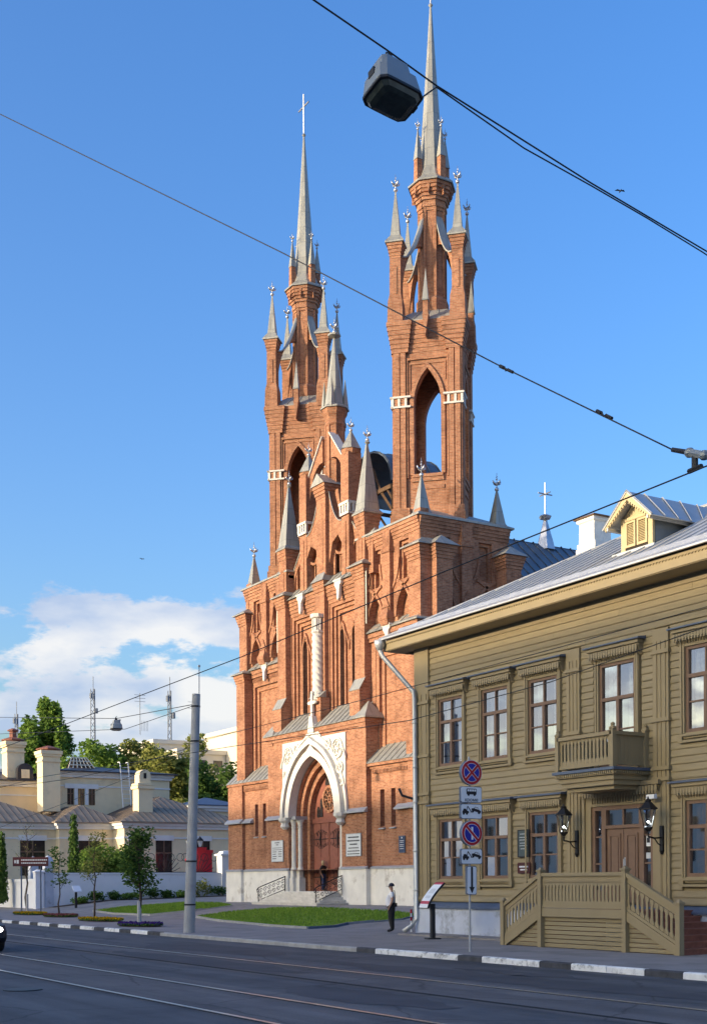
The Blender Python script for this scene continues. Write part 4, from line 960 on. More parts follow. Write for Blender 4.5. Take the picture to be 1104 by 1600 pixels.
# ------------------------------------------------------------------ the wooden house
HX0, HX1, HY = -38.1, -17.3, 26.0
house = thing('wooden_house', (-27.7, 33, 0.06), 'two-storey olive timber house with balcony, porch and grey metal roof', 'house')
WX = [-35.98, -33.5, -31.05, -24.35, -21.9, -19.42]          # window centres
WW = 0.71                                                     # half width of the frame
DX = -27.73
OPEN = []                                                     # openings that cut the boards: x0,x1,z0,z1
for x in WX: OPEN += [(x-WW-.17, x+WW+.17, 1.78, 4.42), (x-WW-.17, x+WW+.17, 5.72, 8.62)]
OPEN += [(-29.15, -26.0, 1.2, 4.45), (-28.75, -26.75, 5.3, 8.62)]
PIL = [(-38.12, -37.25), (-29.9, -29.3), (-26.24, -25.64), (-18.1, -17.28)]
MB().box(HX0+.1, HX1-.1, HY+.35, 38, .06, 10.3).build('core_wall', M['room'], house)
m = MB()
m.prism([(HX0,1.2),(HX1,1.2),(HX1,10.3),(HX0,10.3)], HY+.03, HY+.12, 'y', 0, [rect(a+.12,b-.12,c+.12,d-.12) for a,b,c,d in OPEN])
m.box(HX0, HX0+.1, HY+.12, 38, 1.2, 10.3); m.box(HX1-.1, HX1, HY+.12, 38, 1.2, 10.3)
m.build('sheathing', M['board'], house)
# lap boards, one object each (a unit-length mesh stretched to size)
bd = MB(); bd.add([(-.5,0,0),(.5,0,0),(.5,-.032,0),(-.5,-.032,0),(-.5,-.036,.035),(.5,-.036,.035),(-.5,-.012,.194),(.5,-.012,.194),(-.5,.03,.194),(.5,.03,.194),(-.5,.03,0),(.5,.03,0)],
   [(3,2,5,4),(4,5,7,6),(6,7,9,8),(10,11,2,3),(10,3,4,6,8),(11,9,7,5,2),(8,9,11,10)])
BOARD = bd.mesh('board', [M['board']])
z = 1.24; row = 0
while z < 10.25:
    cuts = sorted([(a, b) for a, b, c, d in OPEN if c < z+.16 and d > z+.05] + [(a, b) for a, b in PIL if z < 8.9 or b < -36 or a > -19])
    x = HX0; segs = []
    for a, b in cuts:
        if a - x > .05: segs.append((x, a))
        x = max(x, b)
    if HX1 - x > .05: segs.append((x, HX1))
    out = []
    for a, b in segs:
        if b - a > 9: c = a + (b-a)*(.35 + .3*((row*7) % 5)/4); out += [(a, c-.004), (c+.004, b)]
        else: out.append((a, b))
    for a, b in out:
        if a > -23.0 and b - a < 2: pass
        link('board', BOARD, T((a+b)/2, HY + random.uniform(-.004,.004), z) @ Matrix.Rotation(R(random.uniform(-.05,.05)*min(1,2/(b-a))), 4, 'Y') @ Sc(b-a, 1, 1), house)
    z += .2045; row += 1
# corner boards and pilasters with neckings
for a, b in PIL:
    m = MB(); m.box(a, b, HY-.10, HY+.05, 1.22, 10.28 if b < -36 or a > -19 else 8.95)
    m.box(a+.1, a+.17, HY-.125, HY-.08, 1.4, 8.6); m.box(b-.17, b-.1, HY-.125, HY-.08, 1.4, 8.6); m.box((a+b)/2-.02, (a+b)/2+.02, HY-.12, HY-.08, 1.4, 8.6)
    for zz in (1.3, 4.7, 5.0, 6.35, 8.25): m.box(a-.05, b+.05, HY-.16, HY+.02, zz, zz+.07); m.box(a-.03, b+.03, HY-.14, HY+.02, zz+.07, zz+.11)
    m.build('pilaster', M['trim'], house)
# string course between storeys and frieze line
m = MB()
for x0, x1 in ((-37.25,-29.9),(-25.64,-18.1)): m.box(x0, x1, HY-.05, HY+.02, 9.02, 9.1)
pieces(m, 'frieze', M['trim'], house)

def valance(m, x0, x1, z, y, h=.2, p=.105, mat=0):
    """carved pendant boards below a window hood"""
    n = int((x1-x0)/p)
    for k in range(n):
        c = x0 + (k+.5)*(x1-x0)/n; w = (x1-x0)/n*.42
        m.prism([(c-w,z),(c+w,z),(c+w,z-h*.6),(c+w*.6,z-h*.72),(c+w*.75,z-h*.9),(c,z-h),(c-w*.75,z-h*.9),(c-w*.6,z-h*.72),(c-w,z-h*.6)], y-.02, y)
def window(x, zb, zt, upper, rows, door=False):
    w = WW if not door else .75
    m = MB()                                # casing
    m.prism([(x-w-.17,zb-.16),(x+w+.17,zb-.16),(x+w+.17,zt+.3),(x-w-.17,zt+.3)], HY-.075, HY+.06, 'y', 0, [rect(x-w-.0,x+w+.0,zb,zt)])
    for s in (-1, 1): m.box(x+s*(w+.12)-.035, x+s*(w+.12)+.035, HY-.11, HY-.06, zb-.16, zt+.28); m.box(x+s*(w+.03)-.025, x+s*(w+.03)+.025, HY-.095, HY-.06, zb-.02, zt+.05)
    if not door:
        m.box(x-w-.22, x+w+.22, HY-.14, HY+.0, zb-.1, zb-.04); m.box(x-w-.2, x+w+.2, HY-.12, HY, zb-.27, zb-.2)
        for s in (-1, 1): m.box(x+s*(w+.14)-.08, x+s*(w+.14)+.08, HY-.13, HY-.05, zb-.24, zb-.1)
    for k in range(15): m.box(x-w+.02+k*(2*w-.06)/14-.018, x-w+.02+k*(2*w-.06)/14+.018, HY-.10, HY-.07, zt+.08, zt+.2)
    m.prism([(x-w*.6,zt+.24),(x,zt+.33),(x+w*.6,zt+.24)], HY-.1, HY-.07)
    win = m.build('window', M['trim'], house)
    h = MB()                                # hood with valance
    zc = zt + .34
    h.prism([(HY-.34,zc+.14),(HY,zc+.14),(HY,zc+.24),(HY-.34,zc+.18)], x-w-.42, x+w+.42, 'x', 1)
    h.box(x-w-.33, x+w+.33, HY-.27, HY, zc+.04, zc+.14); h.box(x-w-.3, x+w+.3, HY-.2, HY, zc-.04, zc+.04)
    for s in (-1, 1): h.prism([(HY-.22,zc-.04),(HY,zc-.04),(HY,zc-.3),(HY-.06,zc-.28),(HY-.16,zc-.14)], x+s*(w+.23)-.05, x+s*(w+.23)+.05, 'x')
    valance(h, x-w-.28, x+w+.28, zc-.0, HY-.235, .21)
    h.build('hood', [M['trim'], M['slate']], win)
    f = MB()                                # brown frame and glazing bars
    zt_bar = zb + (zt-zb)*.655
    f.prism(rect(x-w,x+w,zb,zt), HY-.03, HY+.09, 'y', 0, [rect(x-w+.1,x+w-.1,zb+.1,zt-.09)])
    f.box(x-w+.09, x+w-.09, HY-.045, HY+.06, zt_bar-.05, zt_bar+.05)
    f.box(x-.055, x+.055, HY-.04, HY+.05, zb+.09, zt_bar); f.box(x-.025, x+.025, HY-.02, HY+.05, zt_bar, zt-.08)
    zm = zb + (zt-zb)*.355
    f.box(x-w+.09, x+w-.09, HY-.015, HY+.05, zm-.022, zm+.022)
    f.build('frame', M['brown'], win)
    for (a, c) in ((x-w+.1, x-.03), (x+.03, x+w-.1)):
        for (z0, z1) in ((zb+.1, zm-.02), (zm+.02, zt_bar-.05), (zt_bar+.05, zt-.09)):
            g = MB(); a_ = R(random.uniform(-1.1,1.1)); dy = (c-a)*math.tan(a_)
            g.quad([(a,HY+.03,z0),(c,HY+.03+dy,z0),(c,HY+.03+dy+.003,z1),(a,HY+.03+.003,z1)]); g.build('pane', M['glass'], win, recalc=False)
    cu = MB(); n = 22; side = [(x-w+.1, x-.18), (x+.2, x+w-.1)]
    for (a, c) in side:                     # gathered curtains behind the glass
        vs = []
        for k in range(n+1):
            xx = a + (c-a)*k/n; yy = HY+.24 + .035*math.sin(k*1.9) + .02*math.sin(k*.7)
            vs += [(xx, yy, zb), (xx + .06*math.sin(k), yy, zt)]
        cu.add(vs, [(2*k, 2*k+2, 2*k+3, 2*k+1) for k in range(n)])
    pieces(cu, 'curtain', M['curtain' if upper else 'drape'], win)
    return win
for i, x in enumerate(WX):
    window(x, 5.95, 8.3, True, 3); window(x, 2.02, 4.1, False, 3)
window(DX, 5.25, 8.3, True, 3, door=True)
# entrance: surround, hood with valance, double door, sidelights, transom
m = MB(); m.prism([(-29.15,1.1),(-26.0,1.1),(-26.0,4.5),(-29.15,4.5)], HY-.08, HY+.06, 'y', 0, [rect(-28.85,-26.3,1.1,4.12)])
m.box(-29.2,-29.08,HY-.13,HY-.05,1.1,4.45); m.box(-26.07,-25.95,HY-.13,HY-.05,1.1,4.45)
for k in range(24): m.box(-28.8+k*.108, -28.76+k*.108, HY-.11, HY-.07, 4.2, 4.36)
m.box(-29.25,-25.9,HY-.26,HY,4.62,4.74)
valance(m, -29.2, -25.95, 4.6, HY-.24, .24, .12)
ent = m.build('entrance', M['trim'], house)
f = MB(); f.prism(rect(-28.85,-26.3,1.1,4.12), HY-.03, HY+.1, 'y', 0, [rect(-28.72,-28.45,1.65,4.0), rect(-28.25,-26.9,3.55,4.0), rect(-28.28,-26.87,1.14,3.45), rect(-26.7,-26.43,1.65,4.0)])
for x0, x1 in ((-28.72,-28.45),(-26.7,-26.43)):
    for zz in (2.4, 3.2): f.box(x0, x1, HY, HY+.06, zz, zz+.05)
f.box(-27.6,-27.54,HY,HY+.06,3.55,4.0); f.build('frame', M['brown'], ent)
for x0, x1 in ((-28.27,-27.585),(-27.565,-26.88)):
    d = MB(); d.box(x0, x1, HY+.03, HY+.09, 1.14, 3.45)
    d.prism(rect(x0+.1,x1-.1,1.3,3.3), HY+.0, HY+.04, 'y', 0, [rect(x0+.17,x1-.17,1.95,3.23), rect(x0+.17,x1-.17,1.37,1.85)])
    d.box(x0+.2,x1-.2,HY+.005,HY+.04,2.0,3.18); d.box(x0+.2,x1-.2,HY+.005,HY+.04,1.42,1.8); d.build('door', M['brown'], ent)
h = MB(); h.tube([(-27.5,HY+.03,2.2),(-27.5,HY-.05,2.2),(-27.5,HY-.05,2.55),(-27.5,HY+.03,2.55)], .018, 6); h.box(-27.53,-27.47,HY-.0,HY+.03,2.05,2.6); h.build('handle', M['finial'], ent)
for (a, c, z0, z1) in ((-28.72,-28.45,1.65,4.0),(-28.25,-27.6,3.55,4.0),(-27.54,-26.9,3.55,4.0),(-26.7,-26.43,1.65,4.0)):
    MB().quad([(a,HY+.05,z0),(c,HY+.05,z0),(c,HY+.05,z1),(a,HY+.05,z1)]).build('pane', M['glass'], ent, recalc=False)
s = MB(); s.box(-26.66,-26.5,HY+.03,HY+.045,2.9,3.2,0); s.box(-26.64,-26.52,HY+.026,HY+.04,3.0,3.14,1); s.box(-26.67,-26.5,HY+.03,HY+.045,2.55,2.72,2); s.build('notice', [M['signwhite'], M['signblack'], M['plaqueg']], ent)
# plinth
m = MB(); m.box(HX0-.02, HX1+.02, HY-.12, HY+.3, -.1, 1.0); m.box(-32.4,-31.8,HY-.14,HY,.32,.86); m.box(-36.6,-36.1,HY-.14,HY,.25,.3)
pl = m.build('plinth', M['bluegrey'], house)
m = MB(); m.prism([(HY-.2,1.0),(HY+.05,1.0),(HY+.05,1.24),(HY-.2,1.06)], HX0-.05, HX1+.05, 'x'); m.build('plinth_coping', M['slate'], house)
m = MB(); m.box(-37.6,-31.0,HY-1.2,HY-.1,.0,.12); m.build('pavement_slab', M['walk'], house)
# --- balcony
BX0, BX1, BY = -28.85, -26.55, 24.68
m = MB(); m.box(BX0-.15, BX1+.15, BY-.12, HY, 5.02, 5.1, 1); m.box(BX0-.08, BX1+.08, BY-.06, HY, 4.9, 5.02); m.box(BX0, BX1, BY+.02, HY, 4.76, 4.9); m.box(BX0+.06, BX1-.06, BY+.08, HY, 4.62, 4.76); m.box(BX0+.18, BX1-.18, BY+.2, HY, 4.5, 4.62)
for k in range(28): m.box(BX0-.02+k*.084, BX0+.025+k*.084, BY-.1, BY-.06, 4.93, 5.0)
for k in range(16): m.box(BX1+.08, BX1+.12, BY+k*.082, BY+.045+k*.082, 4.93, 5.0)
balc = m.build('balcony', [M['trim'], M['slate']], house)
def baluster_mesh(name, w, h):
    """flat sawn board with a slot and drilled holes between its neighbours"""
    m = MB(); m.prism([(-w*.5,0),(w*.5,0),(w*.5,h*.16),(w*.27,h*.24),(w*.27,h*.8),(w*.5,h*.88),(w*.5,h),(-w*.5,h),(-w*.5,h*.88),(-w*.27,h*.8),(-w*.27,h*.24),(-w*.5,h*.16)], -.015, .015)
    return m.mesh(name, [M['trim']])
BL = baluster_mesh('baluster', .148, .78)
for k in range(14): link('baluster', BL, T(BX0+.12+k*.155, BY+.02, 5.24), balc)
for k in range(7): link('baluster', BL, T(BX1-.02, BY+.16+k*.16, 5.24) @ Rz(90), balc); link('baluster', BL, T(BX0+.02, BY+.16+k*.16, 5.24) @ Rz(90), balc)
for (x, y) in ((BX0,BY),(BX1,BY),(BX0,HY-.1),(BX1,HY-.1)):
    p = MB(); p.box(x-.07, x+.07, y-.07, y+.07, 5.1, 6.16); p.ngon(x, y, [(6.16,.1),(6.2,.1),(6.24,.05),(6.3,.06),(6.34,.02)], 6); p.build('post', M['trim'], balc)
m = MB(); m.box(BX0, BX1, BY-.07, BY+.09, 6.0, 6.1); m.box(BX1-.1, BX1+.06, BY, HY, 6.0, 6.1); m.box(BX0-.06, BX0+.1, BY, HY, 6.0, 6.1); m.build('handrail', M['trim'], balc)
m = MB(); m.box(BX0, BX1, BY-.03, BY+.05, 5.17, 5.27); m.box(BX1-.06, BX1+.02, BY, HY, 5.17, 5.27); m.box(BX0-.02, BX0+.06, BY, HY, 5.17, 5.27); m.box(BX1-.03,BX1-.01,BY,HY,5.24,6.0); m.build('bottom_rail', M['trim'], balc)
# --- porch with stairs to both sides
PY = 23.42; PXa, PXb, PXc, PXd = -29.85, -28.15, -24.75, -22.85; LZ = 1.12
m = MB(); m.box(PXb, PXc, PY+.1, HY-.12, .9, LZ)
porch = m.build('porch', M['redwood'], house)
zz = .08; k = 0
PBM = MB(); PBM.box(-.5,.5,-.02,.02,0,.104); PBOARD = PBM.mesh('panel_board', [M['board']])
while zz < .92:                             # boarding under the landing and the two flights
    link('panel_board', PBOARD, T((PXb+PXc)/2, PY+.06+random.uniform(-.003,.003), zz) @ Sc(PXc-PXb, 1, 1), porch)
    for (xa, xb) in ((PXa, PXb), (PXd, PXc)):
        top = lambda x: LZ - .12 - (LZ-.2)*abs(x-xb)/abs(xa-xb)
        xe = xb + (xa-xb)*max(0, min(1, (LZ-.14-zz-.1)/(LZ-.2)))
        if abs(xe-xb) > .12: link('panel_board', PBOARD, T((xe+xb)/2, PY+.06+random.uniform(-.003,.003), zz) @ Sc(abs(xe-xb), 1, 1), porch)
    zz += .122
for x, zt in ((PXa, 1.33), (PXb, 2.2), (PXc, 2.2), (PXd, 1.33)):
    p = MB(); p.box(x-.075, x+.075, PY-.09, PY+.07, .04, zt); p.box(x-.1, x+.1, PY-.12, PY+.1, zt, zt+.05); p.ngon(x, PY-.01, [(zt+.05,.07),(zt+.12,.02)], 4); p.build('post', M['trim'], porch)
m = MB(); m.box(PXb, PXc, PY-.07, PY+.06, 2.06, 2.16); m.box(PXb, PXc, PY-.04, PY+.04, 1.18, 1.27); m.box(PXb, PXc, PY-.05, PY+.05, .93, 1.17); m.box(PXb, PXc, PY-.015, PY+.03, 1.88, 2.06)
m.build('rail', M['trim'], porch)
PB = baluster_mesh('baluster', .142, .64)
SPB = {}
for sgn in (False, True):                   # the same board sheared to follow each flight
    q = PB.copy(); sh = (2.12-1.22)/(PXb-PXa) if sgn else (2.12-1.22)/(PXc-PXd)
    for v in q.vertices: v.co.z += v.co.x*sh
    SPB[sgn] = q
n = 23
for k in range(n): link('baluster', PB, T(PXb+.14+k*(PXc-PXb-.28)/(n-1), PY, 1.26), porch)
for (xa, xb, za, zb_) in ((PXa, PXb, 1.22, 2.12), (PXd, PXc, 1.22, 2.12)):
    m = MB(); sl = (zb_-za)/(xb-xa)
    def strip(d0, d1, y0, y1): m.prism([(xa,za+d0),(xb,zb_+d0),(xb,zb_+d1),(xa,za+d1)], y0, y1)
    strip(-.06, .05, PY-.07, PY+.06); strip(-.21, -.06, PY-.015, PY+.03); strip(-.94, -.85, PY-.04, PY+.04); strip(-1.22, -.95, PY-.05, PY+.05)
    m.build('rail', M['trim'], porch)
    nb = 11
    for k in range(nb):
        t = (k+.6)/(nb+.2); x = xa+(xb-xa)*t; zc = za+(zb_-za)*t - .87
        link('baluster', SPB[sl > 0], T(x, PY, zc), porch)
    for k in range(6):                      # steps
        t0, t1 = k/6, (k+1)/6; s_ = MB(); zt = .06 + (LZ-.06)*(k+1)/7
        s_.box(min(xa+(xb-xa)*t0, xb), max(xa+(xb-xa)*t0, xb), PY+.1, HY-.14, zt-.04, zt); s_.box(min(xa+(xb-xa)*t0+.03*(1 if xb>xa else -1), xb), max(xa+(xb-xa)*t0+.03*(1 if xb>xa else -1), xb), PY+.12, HY-.16, zt-.16, zt-.04); s_.build('step', M['redwood'], porch)
# --- eaves, roof panels, gutter
EY, EZ, PITCH = 25.16, 10.28, .51
m = MB(); m.box(HX0-.85, HX1+.85, EY+.02, HY+.2, EZ-.02, EZ+.05, 1)
m.box(HX0-.85, HX1+.85, EY-.02, EY+.04, EZ-.0, EZ+.26); m.box(HX0-.87, HX1+.87, EY-.06, EY+.04, EZ+.26, EZ+.34); m.box(HX0-.85,HX0-.79,EY,38.8,EZ,EZ+.3); m.box(HX1+.79,HX1+.85,EY,38.8,EZ,EZ+.3); m.box(HX0-.8,HX0+.1,HY,38,EZ-.02,EZ+.05,1)
eav = m.build('eaves', [M['trim'], M['board']], house)
m = MB(); n = 190
for k in range(n): x = HX0-.8+k*(HX1-HX0+1.6)/n; m.prism([(x,EZ+.34),(x+.075,EZ+.34),(x+.075,EZ+.27),(x+.0375,EZ+.22),(x,EZ+.27)], EY-.05, EY-.022)
o = m.build('eaves_fretwork', M['trim'], eav); o['kind'] = 'stuff'
RX0, RX1, RY0, RY1, RZ = HX0-.95, HX1+.95, EY-.14, 38.9, EZ+.42
ym = (RY0+RY1)/2; half = ym-RY0; zr = RZ + PITCH*half
m = MB(); m.add([(RX0,RY0,RZ),(RX1,RY0,RZ),(RX1,RY1,RZ),(RX0,RY1,RZ),(RX0+half,ym,zr),(RX1-half,ym,zr)], [(0,1,5,4),(1,2,5),(2,3,4,5),(3,0,4),(0,1,2,3)])
roof = m.build('roof', M['hroof'], house)
n = 38
for k in range(n):                          # front slope, sheet by sheet with standing seams
    a, c = RX0+(RX1-RX0)*k/n, RX0+(RX1-RX0)*(k+1)/n
    def up(x): d = min(half, x-RX0, RX1-x); return (x, RY0+d, RZ+PITCH*d+.012)
    p = MB(); lift = random.uniform(0,.006)
    pa, pc = up(a+.005), up(c-.005)
    pts = [(a+.005,RY0-.05,RZ-.012),(c-.005,RY0-.05,RZ-.012),pc]; 
    if a < RX0+half < c: pts.append((RX0+half,ym,zr+.012))
    if a < RX1-half < c: pts.append((RX1-half,ym,zr+.012))
    pts.append(pa) if abs(pa[0]-pts[0][0]) + abs(pa[1]-RY0) > .02 else None
    p.slab([(q[0],q[1],q[2]+lift) for q in pts], .008)
    q = up(a); dY = q[1]-RY0
    if dY > .5:
        p.slab([(a-.014,RY0+.55,RZ+PITCH*.55+.055),(a+.014,RY0+.55,RZ+PITCH*.55+.055),(a+.014,q[1],q[2]+.05),(a-.014,q[1],q[2]+.05)], .06)
    p.build('roof_panel', M['hroof'], roof)
m = MB(); n = 12
m.prism([(RY0+.42,RZ+PITCH*.42+.0),(RY0+.52,RZ+PITCH*.42+.17),(RY0+.56,RZ+PITCH*.42+.18),(RY0+.62,RZ+PITCH*.6+.0)], RX0+.5, RX1-.5, 'x')
m.prism([(RY0-.1,RZ-.06),(RY0-.06,RZ-.07),(RY0-.02,RZ+.03),(RY0-.1,RZ-.01)], RX0-.05, RX1+.05, 'x')
pieces(m, 'gutter', M['gutter'], roof)
m = MB()
for sgn, xa in ((1, RX0), (-1, RX1)): m.tube([(xa,RY0,RZ+.02),(xa+sgn*half,ym,zr+.03)], .05, 6)
m.tube([(RX0+half,ym,zr+.03),(RX1-half,ym,zr+.03)], .06, 6); m.build('ridge_cap', M['hroof'], roof)
# chimney
m = MB(); cxh, cyh = -34.3, 31.1; zb_ = RZ + PITCH*(cyh-.4-RY0)
m.box(cxh-.5, cxh+.5, cyh-.45, cyh+.45, zb_-.6, zb_+.12); m.box(cxh-.47, cxh+.47, cyh-.42, cyh+.42, zb_+.12, zb_+.3); m.ngon(cxh, cyh, [(zb_+.3,.40),(zb_+1.0,.38),(zb_+1.05,.46),(zb_+1.16,.46)], 4)
ch = m.build('chimney', M['chimney'], house)
m = MB(); m.ngon(cxh, cyh, [(zb_+1.16,.54),(zb_+1.2,.54),(zb_+1.3,.3),(zb_+1.32,.02)], 4); m.build('cowl', M['timber'], ch)
# dormer
dx, dw, dy0 = -28.2, .64, 27.25; dz = RZ + PITCH*(dy0-RY0)
m = MB(); m.prism([(dx-dw,dz-.05),(dx+dw,dz-.05),(dx+dw,dz+1.0),(dx,dz+1.52),(dx-dw,dz+1.0)], dy0, dy0+.1)
m.box(dx-dw-.02, dx-dw+.16, dy0-.03, dy0, dz, dz+1.0); m.box(dx+dw-.16, dx+dw+.02, dy0-.03, dy0+.06, dz, dz+1.0); m.box(dx-dw, dx+dw, dy0-.05, dy0, dz+.92, dz+1.02)
for s in (-1, 1):
    m.prism([(dx+s*(dw+.38),dz+.78),(dx+s*(dw+.30),dz+.72),(dx,dz+1.42),(dx,dz+1.66)] if s > 0 else [(dx-(dw+.38),dz+.78),(dx,dz+1.66),(dx,dz+1.42),(dx-(dw+.30),dz+.72)], dy0-.42, dy0-.36)
    for k in range(10):
        t = k/10; x = dx+s*(dw+.28)*(1-t); zc = dz+.74+.68*t; m.prism([(x-.04,zc),(x+.04,zc+.0),(x,zc-.09)], dy0-.41, dy0-.375)
dor = m.build('dormer', M['dormer'], house)
for s in (-1, 1):
    l = MB(); a, c = (dx-.46, dx-.03) if s < 0 else (dx+.03, dx+.46)
    l.prism(rect(a,c,dz+.12,dz+.9), dy0-.06, dy0+.0, 'y', 0, [rect(a+.07,c-.07,dz+.19,dz+.84)])
    for k in range(13): zz = dz+.2+k*.049; l.slab([(a+.06,dy0-.045,zz),(c-.06,dy0-.045,zz),(c-.06,dy0-.005,zz+.035),(a+.06,dy0-.005,zz+.035)], .012)
    l.build('shutter', M['dormer'], dor)
MB().box(dx-dw+.05, dx+dw-.05, dy0-.002, dy0+.05, dz+.05, dz+.95).build('shutter_backing', M['room'], dor)
m = MB(); ye = dy0 + 1.0/PITCH + .1; yr = dy0 + 1.66/PITCH
for s in (-1, 1): m.add([(dx+s*dw,dy0+.05,dz-.02),(dx+s*dw,dy0+.05,dz+1.0),(dx+s*dw,ye,dz+1.0)], [(0,1,2)])
pieces(m, 'cheek', M['dormerside'], dor)
for s in (-1, 1):
    for k in range(5):
        t0, t1 = k/5, (k+1)/5; p = MB(); ya, yb = dy0-.45, (ye+yr)/2+.4
        A0 = (dx+s*(dw+.4), ya+(ye+.2-ya)*t0, dz+.74); A1 = (dx+s*(dw+.4), ya+(ye+.2-ya)*t1, dz+.74); B0 = (dx, ya+(yr-ya)*t0, dz+1.68); B1 = (dx, ya+(yr-ya)*t1, dz+1.68)
        p.slab([A0, A1, B1, B0], .03); V = Vector; o = Vector((0,.012,.03))
        p.tube([V(A0)+o, V(B0)+o], .022, 4); p.build('roof_panel', M['hroof'], dor)
m = MB(); m.box(dx-dw-.25, dx+dw+.25, dy0-.2, dy0+.02, dz-.14, dz-.02); 
for s in (-1, 1): m.box(dx+s*(dw+.2)-.03, dx+s*(dw+.2)+.03, dy0-.42, ye+.1, dz+.68, dz+.78)
m.build('apron', M['gutter'], dor)
# downpipe at the corner
m = MB(); pts = [(-38.95,24.98,10.62),(-38.95,24.98,10.35),(-38.9,25.05,10.1),(-38.0,25.78,8.75),(-37.95,25.8,8.5),(-37.95,25.8,.6),(-38.05,25.7,.35),(-38.25,25.45,.15)]
m.tube(pts[:1]+pts[1:], [.17,.10,.085,.085,.085,.085,.085,.09], 10); m.ngon(-38.95, 24.98, [(10.3,.10),(10.5,.19),(10.66,.20)], 10, 0)
for zz in (1.6, 3.0, 4.75, 6.0, 7.6): m.ngon(-37.95, 25.8, [(zz,.1),(zz+.05,.1)], 10, 0); m.tube([(-37.95,25.8,zz+.02),(-37.95,26.0,zz+.02)], .015, 5)
m.build('downpipe', M['pipe'], house, smooth=True)
MB().tube([(-38.15,25.9,4.9),(-38.5,25.6,5.05),(-38.62,25.55,5.3)], .05, 6).build('bracket', M['iron'], house)

# --- wall lanterns, plaques, camera (each its own thing)
LAN = {}
def lantern(x, label):
    t = thing('wall_lantern', (x, HY-.1, 2.8), label, 'lamp', 'lanterns beside the entrance')
    lx = x - .02; ly = HY - .62; zc = 3.55
    m = MB(); m.box(x-.06, x+.06, HY-.16, HY-.1, 2.75, 3.45); m.ngon(x, HY-.13, [(2.65,.03),(2.75,.07),(2.76,.07)], 8); m.tube([(x,HY-.14,3.12),(x,HY-.4,3.1),(lx,ly,3.14),(lx,ly,3.26)], .028, 6); m.tube([(x,HY-.14,2.9),(x,HY-.28,2.95),(x,HY-.4,3.09)], .018, 5)
    m.build('arm', M['iron'], t)
    m = MB(); m.ngon(lx, ly, [(zc-.28,.03),(zc-.2,.1),(zc-.17,.11),(zc-.15,.11)], 6); m.ngon(lx, ly, [(zc+.34,.23),(zc+.37,.23),(zc+.44,.17),(zc+.56,.07),(zc+.58,.085),(zc+.6,.085),(zc+.64,.025),(zc+.7,.012)], 6)
    for k in range(6):
        a = R(60*k); m.tube([(lx+.115*math.cos(a), ly+.115*math.sin(a), zc-.16), (lx+.22*math.cos(a), ly+.22*math.sin(a), zc+.34)], .012, 4)
    m.build('cage', M['iron'], t)
    g = MB(); g.ngon(lx, ly, [(zc-.15,.085),(zc+.33,.18)], 6); g.build('glazing', M['lampclear'], t)
    bmat = bpy.data.materials.get('lamp_bulb')
    if not bmat:
        bmat, nt, b_ = newmat('lamp_bulb'); b_.inputs['Base Color'].default_value = (.9,.9,.85,1); b_.inputs['Emission Color'].default_value = (1,.97,.88,1); b_.inputs['Emission Strength'].default_value = 6
    MB().ball((lx,ly,zc+.0), .03, n=10, m=7).build('bulb', bmat, t, smooth=True)
lantern(-29.42, 'black hexagonal wall lantern left of the entrance door')
lantern(-25.9, 'black hexagonal wall lantern right of the entrance door')
def plaque(name, x0, x1, z0, z1, y, mats, lines, label, cat='plaque'):
    t = thing(name, ((x0+x1)/2, y, z0), label, cat)
    m = MB(); m.box(x0, x1, y-.035, y, z0, z1); m.build('plate', mats[0], t)
    f = MB(); w = .025
    f.prism(rect(x0-w,x1+w,z0-w,z1+w), y-.045, y-.005, 'y', 0, [rect(x0+w*.4,x1-w*.4,z0+w*.4,z1-w*.4)]); f.build('rim', mats[1], t)
    l = MB(); rr = random.Random(hash(name) % 99 + int(abs(x0)*10))
    for (fz, a, b, h) in lines:
        x = x0+(x1-x0)*a; xe = x0+(x1-x0)*b; zz = z0+(z1-z0)*fz
        while x < xe:
            wd = min(xe-x, rr.uniform(.025,.07)); l.box(x, x+wd, y-.04, y-.033, zz, zz+h); x += wd + rr.uniform(.012,.022)
    if lines: l.build('lettering', mats[2], t)
    return t
plaque('wall_plaque', -32.27, -31.75, 2.72, 3.55, HY-.06, [M['plaquegreen'], M['black'], M['plaqueg']], [(.85,.2,.8,.02),(.72,.15,.85,.02),(.62,.15,.85,.02),(.5,.2,.8,.02),(.4,.15,.85,.02),(.28,.25,.75,.02)], 'dark slate plaque on the timber wall between two lower windows')
plaque('name_sign', -32.27, -31.72, 2.2, 2.5, HY-.06, [M['plaquemaroon'], M['plaquemaroon'], M['signwhite']], [(.55,.1,.9,.05),(.25,.2,.8,.04)], 'small maroon sign with white lettering under the slate plaque', 'sign')
t = thing('security_camera', (-26.0, HY-.2, 4.25), 'small white security camera on the wall above the right lantern', 'camera')
m = MB(); m.tube([(-26.12,HY-.12,4.75),(-26.12,HY-.12,4.3),(-26.12,HY-.3,4.28)], .018, 6); m.build('conduit', M['signwhite'], t)
MB().box(-26.2,-25.9,HY-.42,HY-.3,4.2,4.32).build('body', M['signwhite'], t)
